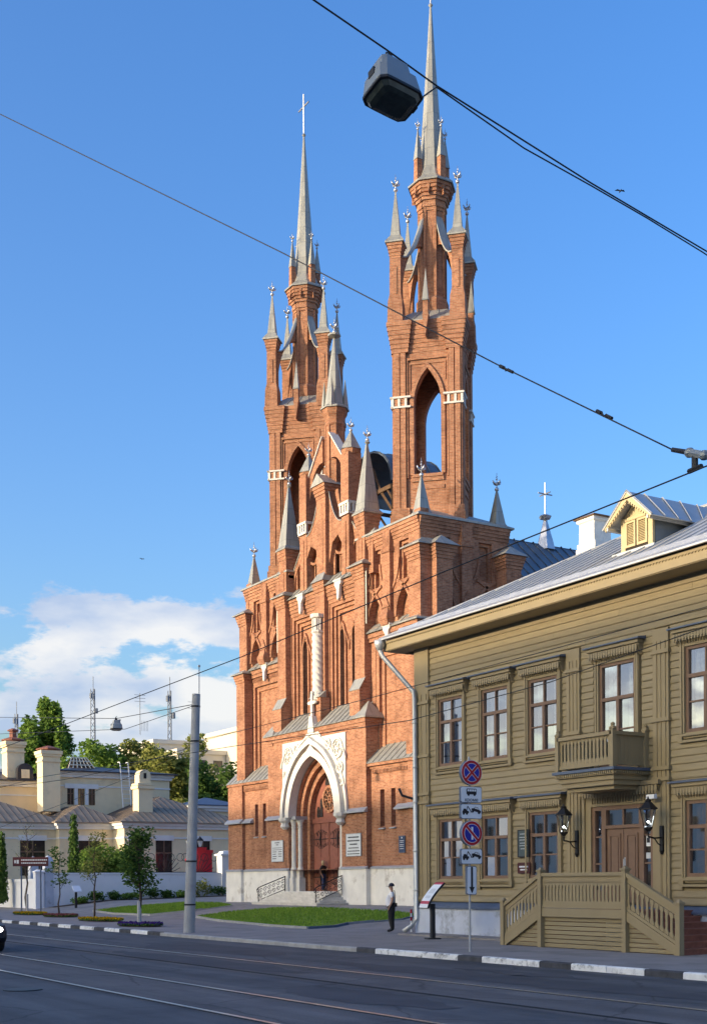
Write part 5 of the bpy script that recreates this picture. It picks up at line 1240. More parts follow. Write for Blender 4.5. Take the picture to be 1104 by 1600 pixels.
# ------------------------------------------------------------------ buildings across the street (behind the viewer; they shade the lower walls)
def plainblock(name, x0, x1, y0, y1, h, label, mat, storeys):
    t = thing(name, ((x0+x1)/2, y1, -.06), label, 'building')
    m = MB(); m.box(x0, x1, y0, y1, -.1, h); m.box(x0-.2, x1+.2, y0, y1+.35, h-.5, h-.2); m.build('wall', M[mat], t)
    MB().box(x0-.3, x1+.3, y0-.4, y1+.4, h, h+.2).build('roof', M['dkroof'], t)
    n = max(2, int((x1-x0)/3.4))
    wm = MB(); wm.box(-.6,.6,-.06,.04,0,1.8); wm = wm.mesh('window', [M['winglass']])
    for k in range(n):
        for s in range(storeys): link('window', wm, T(x0+(x1-x0)*(k+.5)/n, y1, 1.2+s*(h-1.5)/storeys), t)
    return t
ROW_Y = -62                                    # unseen row, set far back so more sky fills the shade
plainblock('opposite_building', -93, -57, ROW_Y-12, ROW_Y, 20.6, 'tall plastered building behind the viewer, shading the lower church front', 'yellow', 5)
plainblock('opposite_building', -56.6, -10, ROW_Y-12, ROW_Y, 22.9, 'tall pale building behind the viewer, shading the timber house', 'pale', 5)
plainblock('opposite_building', -9.6, 40, ROW_Y-12, ROW_Y, 22.4, 'tall white building behind the viewer, far to the right', 'plwhite', 5)
plainblock('opposite_building', -150, -93.4, ROW_Y-12, ROW_Y, 16.5, 'lower plastered building behind the viewer, left of the tall ones', 'pale', 4)

# ------------------------------------------------------------------ white garden wall
gw = thing('garden_wall', (-89, 36, .5), 'white rendered garden wall left of the church', 'wall')
m = MB(); m.box(-89.35, -89, 28.45, 46, .0, 2.62); m.build('side_wall', M['wallwhite'], gw)
m = MB(); m.box(-125, -89.4, 28.1, 28.45, .0, 2.2); m.box(-125, -88.9, 28.02, 28.5, 2.05, 2.3); m.build('street_wall', M['wallwhite'], gw)
m = MB(); m.box(-89.45, -88.88, 28.0, 28.6, .0, 2.75); m.ngon(-89.16, 28.3, [(2.75,.36),(2.82,.36),(2.95,.1)], 4); m.build('corner_pier', M['wallwhite'], gw)
m = MB(); m.box(-89.75, -88.8, 42.5, 43.5, .4, 4.0); m.box(-89.9, -88.7, 42.35, 43.65, 4.0, 4.15); m.ngon(-89.27, 43, [(4.15,.45),(4.35,.35),(4.4,.05)], 4); m.build('gate_pier', M['plwhite'], gw)
m = MB(); m.box(-89.4,-88.96,28.8,46,2.6,2.72); m.build('coping', M['wallwhite'], gw)
for k in range(2):                           # pale blue gate posts behind the street wall
    t = thing('gate_post', (-93.3+2.2*k, 28.9, .1), 'pale blue gate post with a domed cap behind the white wall, ' + ('left of the pair' if k == 0 else 'right of the pair'), 'post', 'pale blue gate posts')
    x = -92.6 + 3.4*k; m = MB(); m.box(x-.3, x+.3, 28.7, 29.3, .1, 3.5); m.ngon(x, 29, [(3.5,.36),(3.58,.36),(3.8,.25),(3.95,.05)], 8); m.build('shaft', M['bluegrey'], t)
# wrought iron screen with fan scrolls above the wall
fs = thing('iron_screen', (-90.5, 40, 2.7), 'black wrought iron screen with fan scrolls behind the garden wall', 'fence')
for yc in (38.6, 41.4):
    m = MB()
    for k in range(9):
        a = R(15+18.75*k); m.tube([(-90.5, yc+.1*math.cos(a), 2.7), (-90.5, yc+.75*math.cos(a), 2.7+.7*math.sin(a)), (-90.5, yc+1.2*math.cos(a*.9), 2.75+1.35*math.sin(a))], .025, 4)
    for k in range(4): m.tube([(-90.5, yc-1.2+.8*k+.3*math.cos(R(a)), 3.9+.3*math.sin(R(a))) for a in range(0,361,40)], .022, 4)
    m.tube([(-90.5,yc-1.5,2.75),(-90.5,yc+1.5,2.75)], .03, 4); m.build('panel', M['iron'], fs)
# twin-headed garden lamp
t = thing('garden_lamp', (-91, 41.6, .8), 'black twin-lantern lamp post behind the garden wall', 'lamp')
m = MB(); m.tube([(-91,41.2,.8),(-91,41.2,5.2)], .05, 8); m.tube([(-91,40.75,4.75),(-91,41.2,4.55),(-91,41.65,4.75)], .03, 5); m.build('post', M['iron'], t)
for y in (40.72, 41.68):
    m = MB(); m.ngon(-91, y, [(4.75,.1),(5.2,.2)], 6); m.build('lantern', M['curtain'], t)
    m = MB(); m.ngon(-91, y, [(5.2,.26),(5.26,.26),(5.45,.08),(5.55,.02)], 6); m.build('lantern_cap', M['iron'], t)
# stacked red boxes behind the wall
for i, (y, z, s, lab) in enumerate(((42.5, 2.2, .62, 'tall red box at the front behind the garden wall'), (43.1, 2.4, .52, 'red box stacked behind, taller one of the two at the rear'), (43.9, 2.3, .5, 'red box nearest the white gate pier'))):
    h = (1.6, 2.3, 2.2)[i]; y = (41.35, 42.0, 42.75)[i]; t = thing('red_box', (-91.6-.3*i, y, z), lab, 'box', 'red display boxes')
    m = MB(); m.box(-92.0-.4*i, -91.2-.4*i, y-.42, y+.42, z, z+h); m.build('body', M['redbox'], t)
    m = MB(); m.box(-92.06-.4*i, -91.14-.4*i, y-.48, y+.48, z+h-.22, z+h+.02); m.build('lid', M['redbox'], t)

# ------------------------------------------------------------------ cream villa behind the wall
vil = thing('villa', (-101, 38, .9), 'cream plastered villa with hipped brown metal roofs and white trim', 'house')
def volume(x0, x1, y0, y1, h, corn=True):
    m = MB(); m.box(x0, x1, y0, y1, .5, h); m.build('wall', M['yellow'], vil)
    m = MB(); m.box(x0-.12, x1+.18, y0-.18, y1+.18, h-.55, h-.3); m.box(x0-.2, x1+.32, y0-.32, y1+.32, h-.3, h-.02); m.box(x0, x1+.06, y0-.06, y1+.06, h-1.35, h-1.22); m.build('cornice', M['plwhite'], vil)
def hip(x0, x1, y0, y1, z, p, mat, ov=.5, seams=True, name='roof'):
    x0 -= ov; x1 += ov; y0 -= ov; y1 += ov; w = min(x1-x0, y1-y0)/2; zr = z+p*w
    if (x1-x0) > (y1-y0): a, c = (x0+w, (y0+y1)/2, zr), (x1-w, (y0+y1)/2, zr); F = [(0,1,5,4),(1,2,5),(2,3,4,5),(3,0,4)]
    else: a, c = ((x0+x1)/2, y0+w, zr), ((x0+x1)/2, y1-w, zr); F = [(0,1,4),(1,2,5,4),(2,3,5),(3,0,4,5)]
    m = MB(); m.add([(x0,y0,z),(x1,y0,z),(x1,y1,z),(x0,y1,z),a,c], F + [(3,2,1,0)])
    m.box(x0,x1,y0,y1,z-.08,z-.002)
    r = m.build(name, M[mat], vil)
    if seams:
        s = MB(); n = int((y1-y0)/.55)
        for k in range(1, n):
            y = y0+(y1-y0)*k/n; d = min(w, y-y0, y1-y, (x1-x0)/2)
            s.slab([(x1,y-.014,z+.03),(x1,y+.014,z+.03),(x1-d,y+.014,z+p*d+.03),(x1-d,y-.014,z+p*d+.03)], .03)
        n = int((x1-x0)/.55)
        for k in range(1, n):
            x = x0+(x1-x0)*k/n; d = min(w, x-x0, x1-x, (y1-y0)/2)
            s.slab([(x-.014,y0,z+.03),(x+.014,y0,z+.03),(x+.014,y0+d,z+p*d+.03),(x-.014,y0+d,z+p*d+.03)], .03)
        s.build('roof_seams', M['dkroof'], r)['kind'] = 'stuff'
    return r
volume(-112, -97, 37.8, 48.5, 6.9); hip(-112, -97, 37.8, 48.5, 6.9, .42, 'browoof')
volume(-112, -99.5, 33.3, 38.2, 6.88); hip(-110, -99.5, 33.3, 38.6, 6.88, .5, 'browoof')
volume(-116, -100.4, 20.5, 33.6, 6.85); hip(-114, -100.4, 19.5, 33.8, 6.85, .42, 'browoof')
volume(-118, -106, 35.2, 45.6, 11.6); hip(-118, -106, 35.2, 45.6, 11.6, .16, 'dkroof', .6, False)
volume(-122, -109.5, 24, 35.0, 10.9); hip(-122, -109.5, 24, 35.0, 10.9, .28, 'dkroof', .6, False)
volume(-104, -99.8, 45, 49.5, 8.6); hip(-104, -99.8, 45, 49.5, 8.6, .3, 'slate', .4, False)
def vwin(x, y0, y1, z0, z1, lintel=True):
    m = MB(); m.box(x-.1, x+.02, y0, y1, z0, z1)
    w = m.build('window', M['winglass'], vil)
    f = MB(); yc = (y0+y1)/2; f.box(x+.02, x+.06, yc-.05, yc+.05, z0, z1); f.box(x+.02, x+.06, y0, y1, z0+(z1-z0)*.66, z0+(z1-z0)*.7); f.build('frame', M['brown'], w)
    if lintel: m = MB(); m.box(x, x+.1, y0-.15, y1+.15, z1, z1+.42); m.build('lintel', M['plwhite'], w)
vwin(-97, 40.5, 41.9, 2.2, 5.4); vwin(-97, 44.0, 45.3, 2.2, 5.4); vwin(-97, 38.2, 39.3, 2.2, 5.4)
vwin(-99.5, 34.9, 36.6, 2.6, 5.4); vwin(-100.4, 30.4, 32.4, 2.6, 5.4); vwin(-100.4, 26.4, 28.2, 2.6, 5.4)
for k in range(3): vwin(-106, 36.2+.95*k, 36.75+.95*k, 8.7, 10.1, False)
m = MB(); m.box(-106, -105.88, 35.95, 38.95, 10.1, 10.5)
for k in range(2): m.box(-106, -105.9, 36.8+.95*k, 37.1+.95*k, 8.7, 10.1)
m.build('window_surround', M['plwhite'], vil)
def vchim(x, y, w, z0, z1, mat, cowl=True):
    m = MB(); m.box(x-w, x+w, y-w, y+w, z0, z1-.5); m.box(x-w-.08, x+w+.08, y-w-.08, y+w+.08, z1-.95, z1-.8); m.box(x-w-.1, x+w+.1, y-w-.1, y+w+.1, z1-.5, z1-.3); m.box(x-w-.18, x+w+.18, y-w-.18, y+w+.18, z1-.3, z1); c = m.build('chimney', M[mat], vil)
    if cowl: m = MB(); m.ngon(x, y, [(z1,.9*w),(z1+.12,w+.2),(z1+.2,w+.2),(z1+.45,.2)], 8); m.build('cowl', M['redwood'], c)
    return c
vchim(-105.3, 34.35, .75, 8.0, 13.1, 'yellow'); c = vchim(-110.5, 32.9, .75, 10.5, 14.3, 'yellow')
m = MB(); m.ngon(-110.5, 32.9, [(14.5,.3),(15.2,.28),(15.25,.45),(15.35,.45),(15.5,.1)], 8); m.build('chimney_pot', M['redwood'], c)
m = MB(); x, y = -99.2, 40.3; m.box(x-.62, x+.62, y-.62, y+.62, 7.0, 10.0); m.box(x-.75, x+.75, y-.75, y+.75, 9.7, 9.95); m.box(x-.7, x+.7, y-.7, y+.7, 10.0, 10.15)
m.prism([(y-.5,10.15),(y+.5,10.15),(y+.5,10.8)] + [(y+.5*math.cos(R(a)), 10.8+.5*math.sin(R(a))) for a in range(15,180,15)] + [(y-.5,10.8)], x-.5, x+.5, 'x'); m.box(x+.49, x+.515, y-.12, y+.12, 10.55, 11.0, 1)
m.build('chimney', [M['yellow'], M['dark']], vil)
m = MB(); m.prism([(y_, z_) for y_, z_ in [(32.9,10.9),(34.3,10.9)] + [(33.6+.7*math.cos(R(a)), 11.7+.7*math.sin(R(a))) for a in range(0,181,20)]], -112, -109.3, 'x'); dm = m.build('dormer', M['dkroof'], vil)
MB().box(-109.32,-109.25,33.25,33.95,11.1,11.85).build('dormer_window', M['yellow'], dm)
m = MB()                                      # timber roof lantern
for k in range(7):
    yy = 37.2+.42*k; m.tube([(-108.6,yy,12.0),(-109.4,38.46+(yy-38.46)*.55,13.1)], .05, 4)
for zz, f in ((12.05,1.0),(12.4,.84),(12.75,.7),(13.1,.55)): m.tube([(-108.6-.8*(1-f)/.45,38.46-1.3*f,zz),(-108.6-.8*(1-f)/.45,38.46+1.3*f,zz)], .05, 4)
m.add([(-108.8,37.0,11.9),(-108.8,39.9,11.9),(-109.6,39.2,13.05),(-109.6,37.7,13.05)], [(0,1,2,3)], 1); m.build('roof_lantern', [M['pale'], M['timber']], vil)
t = thing('roof_ladder', (-105.6, 41.2, 8.6), 'pale metal ladder leaning against the upper wall of the villa', 'ladder')
m = MB()
for yy in (40.8, 41.55): m.tube([(-104.9,yy,8.5),(-105.5,yy,12.1),(-105.7,yy,12.5),(-106.1,yy,12.5)], .05, 5)
m.build('stile', M['plwhite'], t)
for k in range(9): MB().tube([(-104.97-.065*k,40.8,8.9+.39*k),(-104.97-.065*k,41.55,8.9+.39*k)], .03, 5).build('rung', M['plwhite'], t)

# ------------------------------------------------------------------ far apartment blocks and masts
def apartment(label, x, y0, y1, z0, z1, depth, cols, rows, mat='pale'):
    t = thing('apartment_block', (x-depth/2, (y0+y1)/2, 1.5), label, 'building')
    m = MB(); m.box(x-depth, x, y0, y1, 1.0, z1); m.box(x-depth-.3, x+.3, y0-.3, y1+.3, z1-.5, z1+.15); m.build('wall', M[mat], t)
    wm = MB(); wm.box(-.06,.06,-.75,.75,0,1.5); wm = wm.mesh('window', [M['winglass']])
    for c in range(cols):
        for r in range(rows): link('window', wm, T(x, y0+(y1-y0)*(c+.5)/cols, z1-2.9-3.0*r), t)
    return t
apartment('long low pale apartment block behind the trees, with rooftop aerials', -186, 77.5, 92, 0, 24.2, 14, 6, 2)
ap = apartment('pale apartment block with enclosed balconies just left of the church', -172, 86, 100, 0, 25.3, 14, 5, 4)
ap2 = apartment('pale stepped apartment wing between the trees and the concrete pole', -178, 78, 85.9, 0, 22.0, 12, 3, 3)
for r in range(4):                            # balconies on the nearer block
    z1 = 25.3-3.4-3.1*r; m = MB(); m.box(-172, -170.6, 86.4, 92, z1-1.6, z1-.5); m.box(-172, -170.5, 86.3, 92.1, z1-1.75, z1-1.6); m.build('balcony', M['pale'], ap)
    m = MB(); m.box(-172, -170.7, 86.5, 91.9, z1-.5, z1+.9); m.build('glazing', M['winglass'], ap); m = MB(); m.prism([(86.2,z1+.9),(92.2,z1+.9),(92.2,z1+1.1),(86.2,z1+1.3)], -172, -170.3, 'x'); m.build('balcony_roof', M['zinc'], ap)
apartment('grey-white flat-roofed block far behind the poplar', -230, 62, 110, 0, 22.5, 20, 12, 3)
def mast(label, x, y, z1, w, lattice=True):
    t = thing('radio_mast', (x, y, 2), label, 'mast', 'masts on the skyline'); m = MB()
    if lattice:
        for a in range(3):
            t0 = R(120*a); m.tube([(x+w*math.cos(t0), y+w*math.sin(t0), 2), (x+w*.6*math.cos(t0), y+w*.6*math.sin(t0), z1)], .09, 4)
        z = 14
        while z < z1-1:
            for a in range(3):
                t0, t1 = R(120*a), R(120*a+120); m.tube([(x+w*.7*math.cos(t0), y+w*.7*math.sin(t0), z), (x+w*.7*math.cos(t1), y+w*.7*math.sin(t1), z+1.3)], .05, 3)
            z += 1.3
    m.tube([(x,y,z1-3),(x,y,z1+2.5)], .07, 4)
    m.build('lattice', M['mast'], t)
    d = MB(); d.ngon(x+.4, y-.6, [(z1-2,.3),(z1-1,.3)], 8); d.build('antenna', M['mast'], t); d = MB(); d.ngon(x+.4, y+.5, [(z1-5,.3),(z1-4,.3)], 8); d.build('antenna', M['mast'], t)
mast('thin lattice radio mast above the poplar', -257.4, 77.4, 36.5, .6)
mast('tall lattice radio mast between the poplar and the hanging lamp', -249.3, 90.7, 41.5, .8)
mast('lattice radio mast on the roof beside the concrete pole', -213.4, 92, 36.5, .55)
for i, (px_x, y, z0, z1, lab) in enumerate(((-187, 75.6, 25, 31.5, 'thin aerial with a square grid reflector on the far roof'), (-187, 80.2, 24.8, 30.6, 'thin slanted whip aerial on the far roof'), (-187, 84.6, 24.5, 31, 'comb-shaped television aerial on the far roof'), (-173, 88.3, 25.3, 29.0, 'short T-shaped aerial on the pale block'), (-173, 92.8, 25.3, 30.0, 'plain upright rod aerial on the pale block'))):
    t = MB(); t.tube([(px_x,y,z0),(px_x,y+(.5 if i==1 else 0),z1)], .06, 4)
    if i in (0,2,3):
        for k in range(3): t.tube([(px_x,y-.9,z1-.3-.5*k),(px_x,y+.9,z1-.3-.5*k)], .035, 3)
    if i == 0:
        for k in range(5): t.tube([(px_x+.2,y+.2+.25*k,z0+.6),(px_x+.2,y+.2+.25*k,z0+2.2)], .03, 3)
    tag(t.build('roof_aerial', M['mast']), lab, 'aerial', 'roof aerials')

# ------------------------------------------------------------------ trees and shrubs
def leafcloud(m, clumps, n, size, rr, flat=.4, mat=0):
    """n leaf quads scattered in ellipsoid clumps [(centre, radii)]"""
    tot = sum(c[1][0]*c[1][1]*c[1][2] for c in clumps)
    for c, r in clumps:
        for _ in range(int(n*r[0]*r[1]*r[2]/tot)+1):
            d = Vector((rr.gauss(0,1), rr.gauss(0,1), rr.gauss(0,1))).normalized() * (rr.random()**.45)
            p = Vector((c[0]+d.x*r[0], c[1]+d.y*r[1], c[2]+d.z*r[2]))
            a = Vector((rr.gauss(0,1), rr.gauss(0,1), rr.gauss(0,1)*flat)).normalized(); b_ = a.cross(Vector((rr.gauss(0,1), rr.gauss(0,1), rr.gauss(0,1)))).normalized()
            s = size*rr.uniform(.55,1.3); i = len(m.v)
            m.v += [p-a*s, p+b_*s*.5, p+a*s, p-b_*s*.5]; m.f.append([i,i+1,i+2,i+3]); m.m.append(mat)
def branchy(m, base, h, r, rr, n, spread, z0=.35, mat=0, lean=0):
    """tapered trunk with limbs; returns limb tips"""
    tips = []; pts = [Vector(base)]
    for k in range(1, 7): pts.append(Vector((base[0]+rr.uniform(-.02,.02)*h+lean*k/6, base[1]+rr.uniform(-.02,.02)*h, base[2]+h*k/6)))
    m.tube(pts, [r*(1-.85*k/6) for k in range(7)], 7, mat)
    for k in range(n):
        f = z0 + (.95-z0)*k/max(1,n-1); i = min(5, int(f*6)); q = pts[i].lerp(pts[i+1], f*6-i); a = rr.uniform(0,6.28) if n > 6 else k*2.4
        L = spread*(1.1-.5*f)*rr.uniform(.7,1.15); up = rr.uniform(.5,1.1)*L
        e = q + Vector((L*math.cos(a), L*math.sin(a), up)); mid_ = q.lerp(e,.5) + Vector((0,0,-.08*L))
        m.tube([q, mid_, e], [r*(.42-.25*f), r*.2, r*.06], 5, mat); tips.append(e)
        for j in range(2):
            e2 = mid_ + Vector((rr.uniform(-.5,.5)*L, rr.uniform(-.5,.5)*L, rr.uniform(.2,.6)*L)); m.tube([mid_, e2], [r*.15, r*.04], 4, mat); tips.append(e2)
    tips.append(pts[-1]); return tips
def tree(name, label, base, h, crown, leafm, n, size, seed, r=.25, spread=1.5, limbs=9, z0=.35, cat='tree', group=None, bark='bark', lime=0):
    rr = random.Random(seed); t = thing(name, base, label, cat, group)
    m = MB(); tips = branchy(m, base, h, r, rr, limbs, spread, z0); m.build('trunk', M[bark], t, smooth=True)
    if lime: MB().tube([(base[0],base[1],base[2]),(base[0],base[1],base[2]+lime)], [r*1.12, r*1.05], 8).build('limewash', M['limebark'], t)
    m = MB(); leafcloud(m, crown(tips, rr), n, size, rr); m.build('crown', M[leafm], t, recalc=False)
    return t
def c_tips(rx, rz):
    return lambda tips, rr: [(p, (rx*rr.uniform(.6,1.2), rx*rr.uniform(.6,1.2), rz*rr.uniform(.6,1.2))) for p in tips]
def c_poplar(cx, cy, z0, z1, w):
    def f(tips, rr):
        L = []
        for k in range(70):
            t = rr.random()**.85; z = z0+(z1-z0)*t; ww = w*(1-t**2.4)**.55*(.75+.25*math.sin(t*3)); a = rr.uniform(0,6.28); q = rr.random()**.5
            L.append((Vector((cx+ww*q*math.cos(a), cy+ww*q*math.sin(a), z)), (w*.19, w*.19, w*rr.uniform(.28,.45))))
        return L
    return f
tree('poplar_tree', 'tall broad poplar rising behind the villa roofs', (-146.6, 47.7, 2), 20, c_poplar(-146.6, 47.7, 11, 22.6, 4.1), 'leafp', 15000, .32, 11, .4, 2.5, 12, .5)
def c_blob(cx, cy, cz, rx, rz, k, seed):
    def f(tips, rr):
        L = []
        for _ in range(k):
            d = Vector((rr.gauss(0,1), rr.gauss(0,1), rr.gauss(0,1))).normalized()*(rr.random()**.4)
            L.append((Vector((cx+d.x*rx, cy+d.y*rx, cz+d.z*rz)), (rx*.3, rx*.3, rz*.28)))
        return L
    return f
# (x, y, centre z, radius, half height, leaf, label)
for i, (x, y, cz, rx, rz, lm, lab) in enumerate((
   (-134.0, 49.8, 13.2, 5.0, 4.6, 'leaf', 'round green tree behind the villa, right of the poplar'),
   (-131.5, 54.0, 13.2, 4.4, 4.2, 'leafy', 'pale yellow-green flowering tree behind the villa chimney'),
   (-125.5, 55.0, 12.0, 4.6, 5.4, 'leafy', 'loose yellowish tree left of the concrete pole'),
   (-114.0, 54.5, 8.8, 4.2, 5.2, 'leafd', 'dark bushy tree directly behind the concrete pole'),
   (-104.0, 55.0, 8.6, 4.4, 5.6, 'leafd', 'dark green tree between the concrete pole and the church'),
   (-138.0, 48.5, 12.0, 2.8, 3.2, 'leafp', 'small bright tree at the foot of the poplar'))):
    tree('leafy_tree', lab, (x, y, 2), cz-1, c_blob(x, y, cz, rx, rz, 26, i), lm, 8000, .28, 20+i, .3, rx*.5, 9, .5, group='trees behind the villa')
# garden planting in front of the villa
t = thing('ivy_mound', (-93, 34.2, 1), 'large rounded mass of ivy spilling over the garden wall', 'shrub')
rr = random.Random(5); m = MB()
leafcloud(m, [((-92.4+rr.uniform(-1.2,1.2), 34.4+2.0*math.cos(k*.7)*rr.random()**.5, 3.0+1.5*rr.random()*(1-.25*abs(math.cos(k*.7)))), (1.0,.8,.75)) for k in range(20)], 5500, .15, rr); m.build('foliage', M['leaf'], t, recalc=False)
MB().tube([(-92.6,34.4,.6),(-92.5,34.6,2.6)], .15, 7).build('stem', M['bark'], t)
for x, y, h, lab in ((-91.5, 31.7, 6.3, 'slim columnar cypress in front of the villa wall'), (-94.5, 27.2+.0, 5.0, 'dark columnar cypress at the left edge')):
    t = thing('cypress_tree', (x, y, .7), lab, 'tree', 'columnar cypresses'); rr = random.Random(int(h*10)); m = MB()
    leafcloud(m, [((x, y, .9+h*k/13), (.5*(1-.55*(k/13)**2), .5*(1-.55*(k/13)**2), .4)) for k in range(13)], 2600, .13, rr, 2.0); m.build('crown', M['leafd'], t, recalc=False)
    MB().tube([(x,y,.5),(x,y,1.5)], .1, 6).build('trunk', M['bark'], t)
# young street trees in the beds
tree('young_tree', 'bare reddish young tree with white-washed trunk behind the brown street sign', (-84.7,26.1,.06), 5.8, c_tips(.35,.35), 'leafy', 160, .045, 31, .08, .9, 15, .4, group='young street trees', lime=1.2)
tree('young_tree', 'spindly young tree with sparse dark leaves beside the red flower bed', (-76.6,25.6,.06), 3.7, c_tips(.4,.3), 'leafd', 330, .11, 32, .06, .9, 8, .4, group='young street trees')
tree('young_tree', 'thin young tree with small sparse leaves over the orange flower bed', (-67.1,24.4,.06), 4.3, c_tips(.42,.4), 'leafy', 900, .075, 33, .06, .9, 10, .4, group='young street trees')
tree('young_tree', 'dense dark young tree with white trunk nearest the concrete pole', (-52.8,21.25,.06), 4.0, c_tips(.42,.48), 'leafd', 2000, .095, 34, .09, .62, 12, .36, group='young street trees', lime=1.1)
# shrubs along the foot of the wall
sh = [(-88.3, 31.0+1.35*k) for k in range(9)]
for i, (x, y) in enumerate(sh):
    hh = (.5,.7,.6,.45,.8,.55,.5,1.3,.7)[i]; rr = random.Random(60+i); m = MB()
    leafcloud(m, [((x+rr.uniform(-.3,.3), y+rr.uniform(-.5,.5), gz(y)+hh*rr.uniform(.3,.8)), (.4,.45,hh*.45)) for _ in range(5)], 420, .11, rr); 
    lab = ('low grey-green clump of leaves, nearest the street end of the wall bed','second leafy clump along the foot of the garden wall','third leafy clump along the foot of the garden wall','small low clump in the middle of the wall bed','spiky upright clump in the middle of the wall bed','sixth leafy clump along the foot of the garden wall','low clump just left of the pale bush at the wall','tall pale yellow-green bush left of the concrete pole','green bush right of the concrete pole at the wall')[i]
    tag(m.build('garden_shrub', M['leafy' if i == 7 else ('leafd' if i % 3 else 'leaf')], recalc=False), lab, 'shrub', 'shrubs along the garden wall')
for i, (x, y, s) in enumerate(((-76.2, 38.5, .8), (-77.5, 39.6, .7), (-79.5, 40.2, .7), (-74.9, 37.6, .6))):
    rr = random.Random(80+i); m = MB(); leafcloud(m, [((x+rr.uniform(-.6,.6), y+rr.uniform(-.6,.6), gz(y)+s*rr.uniform(.3,.8)), (.5,.5,s*.5)) for _ in range(6)], 600, .11, rr)
    tag(m.build('garden_shrub', M['leafy' if i in (0,) else 'leaf'], recalc=False), ('bright yellow-green shrub beside the left corner of the church','green shrub second from the left corner of the church','green shrub third from the left corner of the church','low shrub touching the left corner of the church')[i], 'shrub', 'shrubs beside the church corner')
m = MB(); m.quad([(-88.98,28.9,gz(28.9)+.02),(-87.4,28.9,gz(28.9)+.02),(-87.0,33,gz(33)+.02),(-88.98,33,gz(33)+.02)]); m.quad([(-88.98,33,.72),(-87.0,33,.72),(-86.0,46,1.04),(-88.98,46,1.04)]); struct(m.build('planting_bed', M['soil'], recalc=False))
# flower beds by the kerb
for i, (x, y, fm_, lab, L) in enumerate(((-77.0, 23.9, 'flory', 'low bed of yellow and orange flowers below the brown street sign', 4.2), (-70.4, 23.6, 'florr', 'low bed of red-brown flowers between the two orange beds', 3.4), (-61.3, 22.6, 'flory', 'long low bed of bright orange flowers by the kerb', 4.6), (-52.6, 21.2, 'florv', 'low bed of violet flowers round the white-trunked young tree', 3.0))):
    t = thing('flower_bed', (x, y, .06), lab, 'flower bed', 'flower beds along the kerb'); rr = random.Random(90+i)
    m = MB(); m.ngon(0, 0, [(0,1.0),(.05,.9),(.07,.2)], 14); m.v = [Vector((x+p.x*L/2, y+p.y*.85, .04+p.z)) for p in m.v]; m.build('soil', M['soil'], t)
    for nm, mt, cnt, dz, s in (('foliage', 'leafd', 1500, .12, .05), ('flowers', fm_, 1300, .17, .042)):
        m = MB()
        for _ in range(cnt):
            a = rr.uniform(0,6.28); q = rr.random()**.5; p = Vector((x+q*math.cos(a)*L/2, y+q*math.sin(a)*.85, .06+dz*rr.uniform(.5,1.1)))
            u = Vector((rr.gauss(0,1), rr.gauss(0,1), rr.gauss(0,.5))).normalized()*s; w = u.cross(Vector((rr.gauss(0,1),rr.gauss(0,1),rr.gauss(0,1)))).normalized()*s*.7; k = len(m.v)
            m.v += [p-u, p+w, p+u, p-w]; m.f.append([k,k+1,k+2,k+3]); m.m.append(0)
        m.build(nm, M[mt], t, recalc=False)['kind'] = 'stuff'
# ------------------------------------------------------------------ street furniture
# concrete pole, leaning slightly
pole = thing('concrete_pole', (-44.6, 19.95, .06), 'leaning tapered concrete pole standing at the kerb', 'pole')
pts = [Vector((-44.6, 19.95, 0)).lerp(Vector((-44.47, 20.25, 9.1)), k/8) for k in range(9)]
m = MB(); m.tube(pts, [.215-.0075*k for k in range(9)], 18); m.build('shaft', M['concrete'], pole, smooth=False)
for f in (.12, .30, .80, .945):
    q = pts[0].lerp(pts[-1], f); r = .215-.06*f+.012; m = MB(); m.ngon(q.x, q.y, [(q.z,r),(q.z+.06,r)], 16); m.build('clamp', M['black'], pole)
q = pts[-1]; m = MB(); m.tube([q+Vector((.14,.05,-.6)), q+Vector((.15,.06,1.05))], .02, 5); m.ball(q+Vector((.15,.06,1.05)), .05); m.build('rod', M['galv'], pole)

def circ(x, z, r, n=24, a0=0, a1=360): return [(x+r*math.cos(R(a0+(a1-a0)*k/n)), z+r*math.sin(R(a0+(a1-a0)*k/n))) for k in range(n if a1-a0 >= 360 else n+1)]
# traffic sign post: plates face +X (down the street), thin, stacked on one post
SX, SY = -27.35, 20.35
SM = T(SX, SY, 0) @ Rz(90-2)                 # local x runs along +Y, local -y faces +X
post = thing('sign_post', (SX, SY, .06), 'grey post carrying two round parking signs and four plates', 'sign')
MB(SM).tube([(0,.05,.05),(0,.05,5.25)], .032, 10).build('post', M['galv'], post)
def disc(m, z, r, y0, y1, mat): m.prism(circ(0, z, r, 36), y0, y1, 'y', mat)
def plate(x0, x1, z0, z1, name='plate'):
    m = MB(SM); c = .035
    m.prism([(x0+c,z0),(x1-c,z0),(x1,z0+c),(x1,z1-c),(x1-c,z1),(x0+c,z1),(x0,z1-c),(x0,z0+c)], -.05, .02, 'y', 1)
    c = .05; o = .016
    m.prism([(x0+c,z0+o),(x1-c,z0+o),(x1-o,z0+c),(x1-o,z1-c),(x1-c,z1-o),(x0+c,z1-o),(x0+o,z1-c),(x0+o,z0+c)], -.056, -.045, 'y', 0)
    return m.build(name, [M['signwhite'], M['slate']], post)
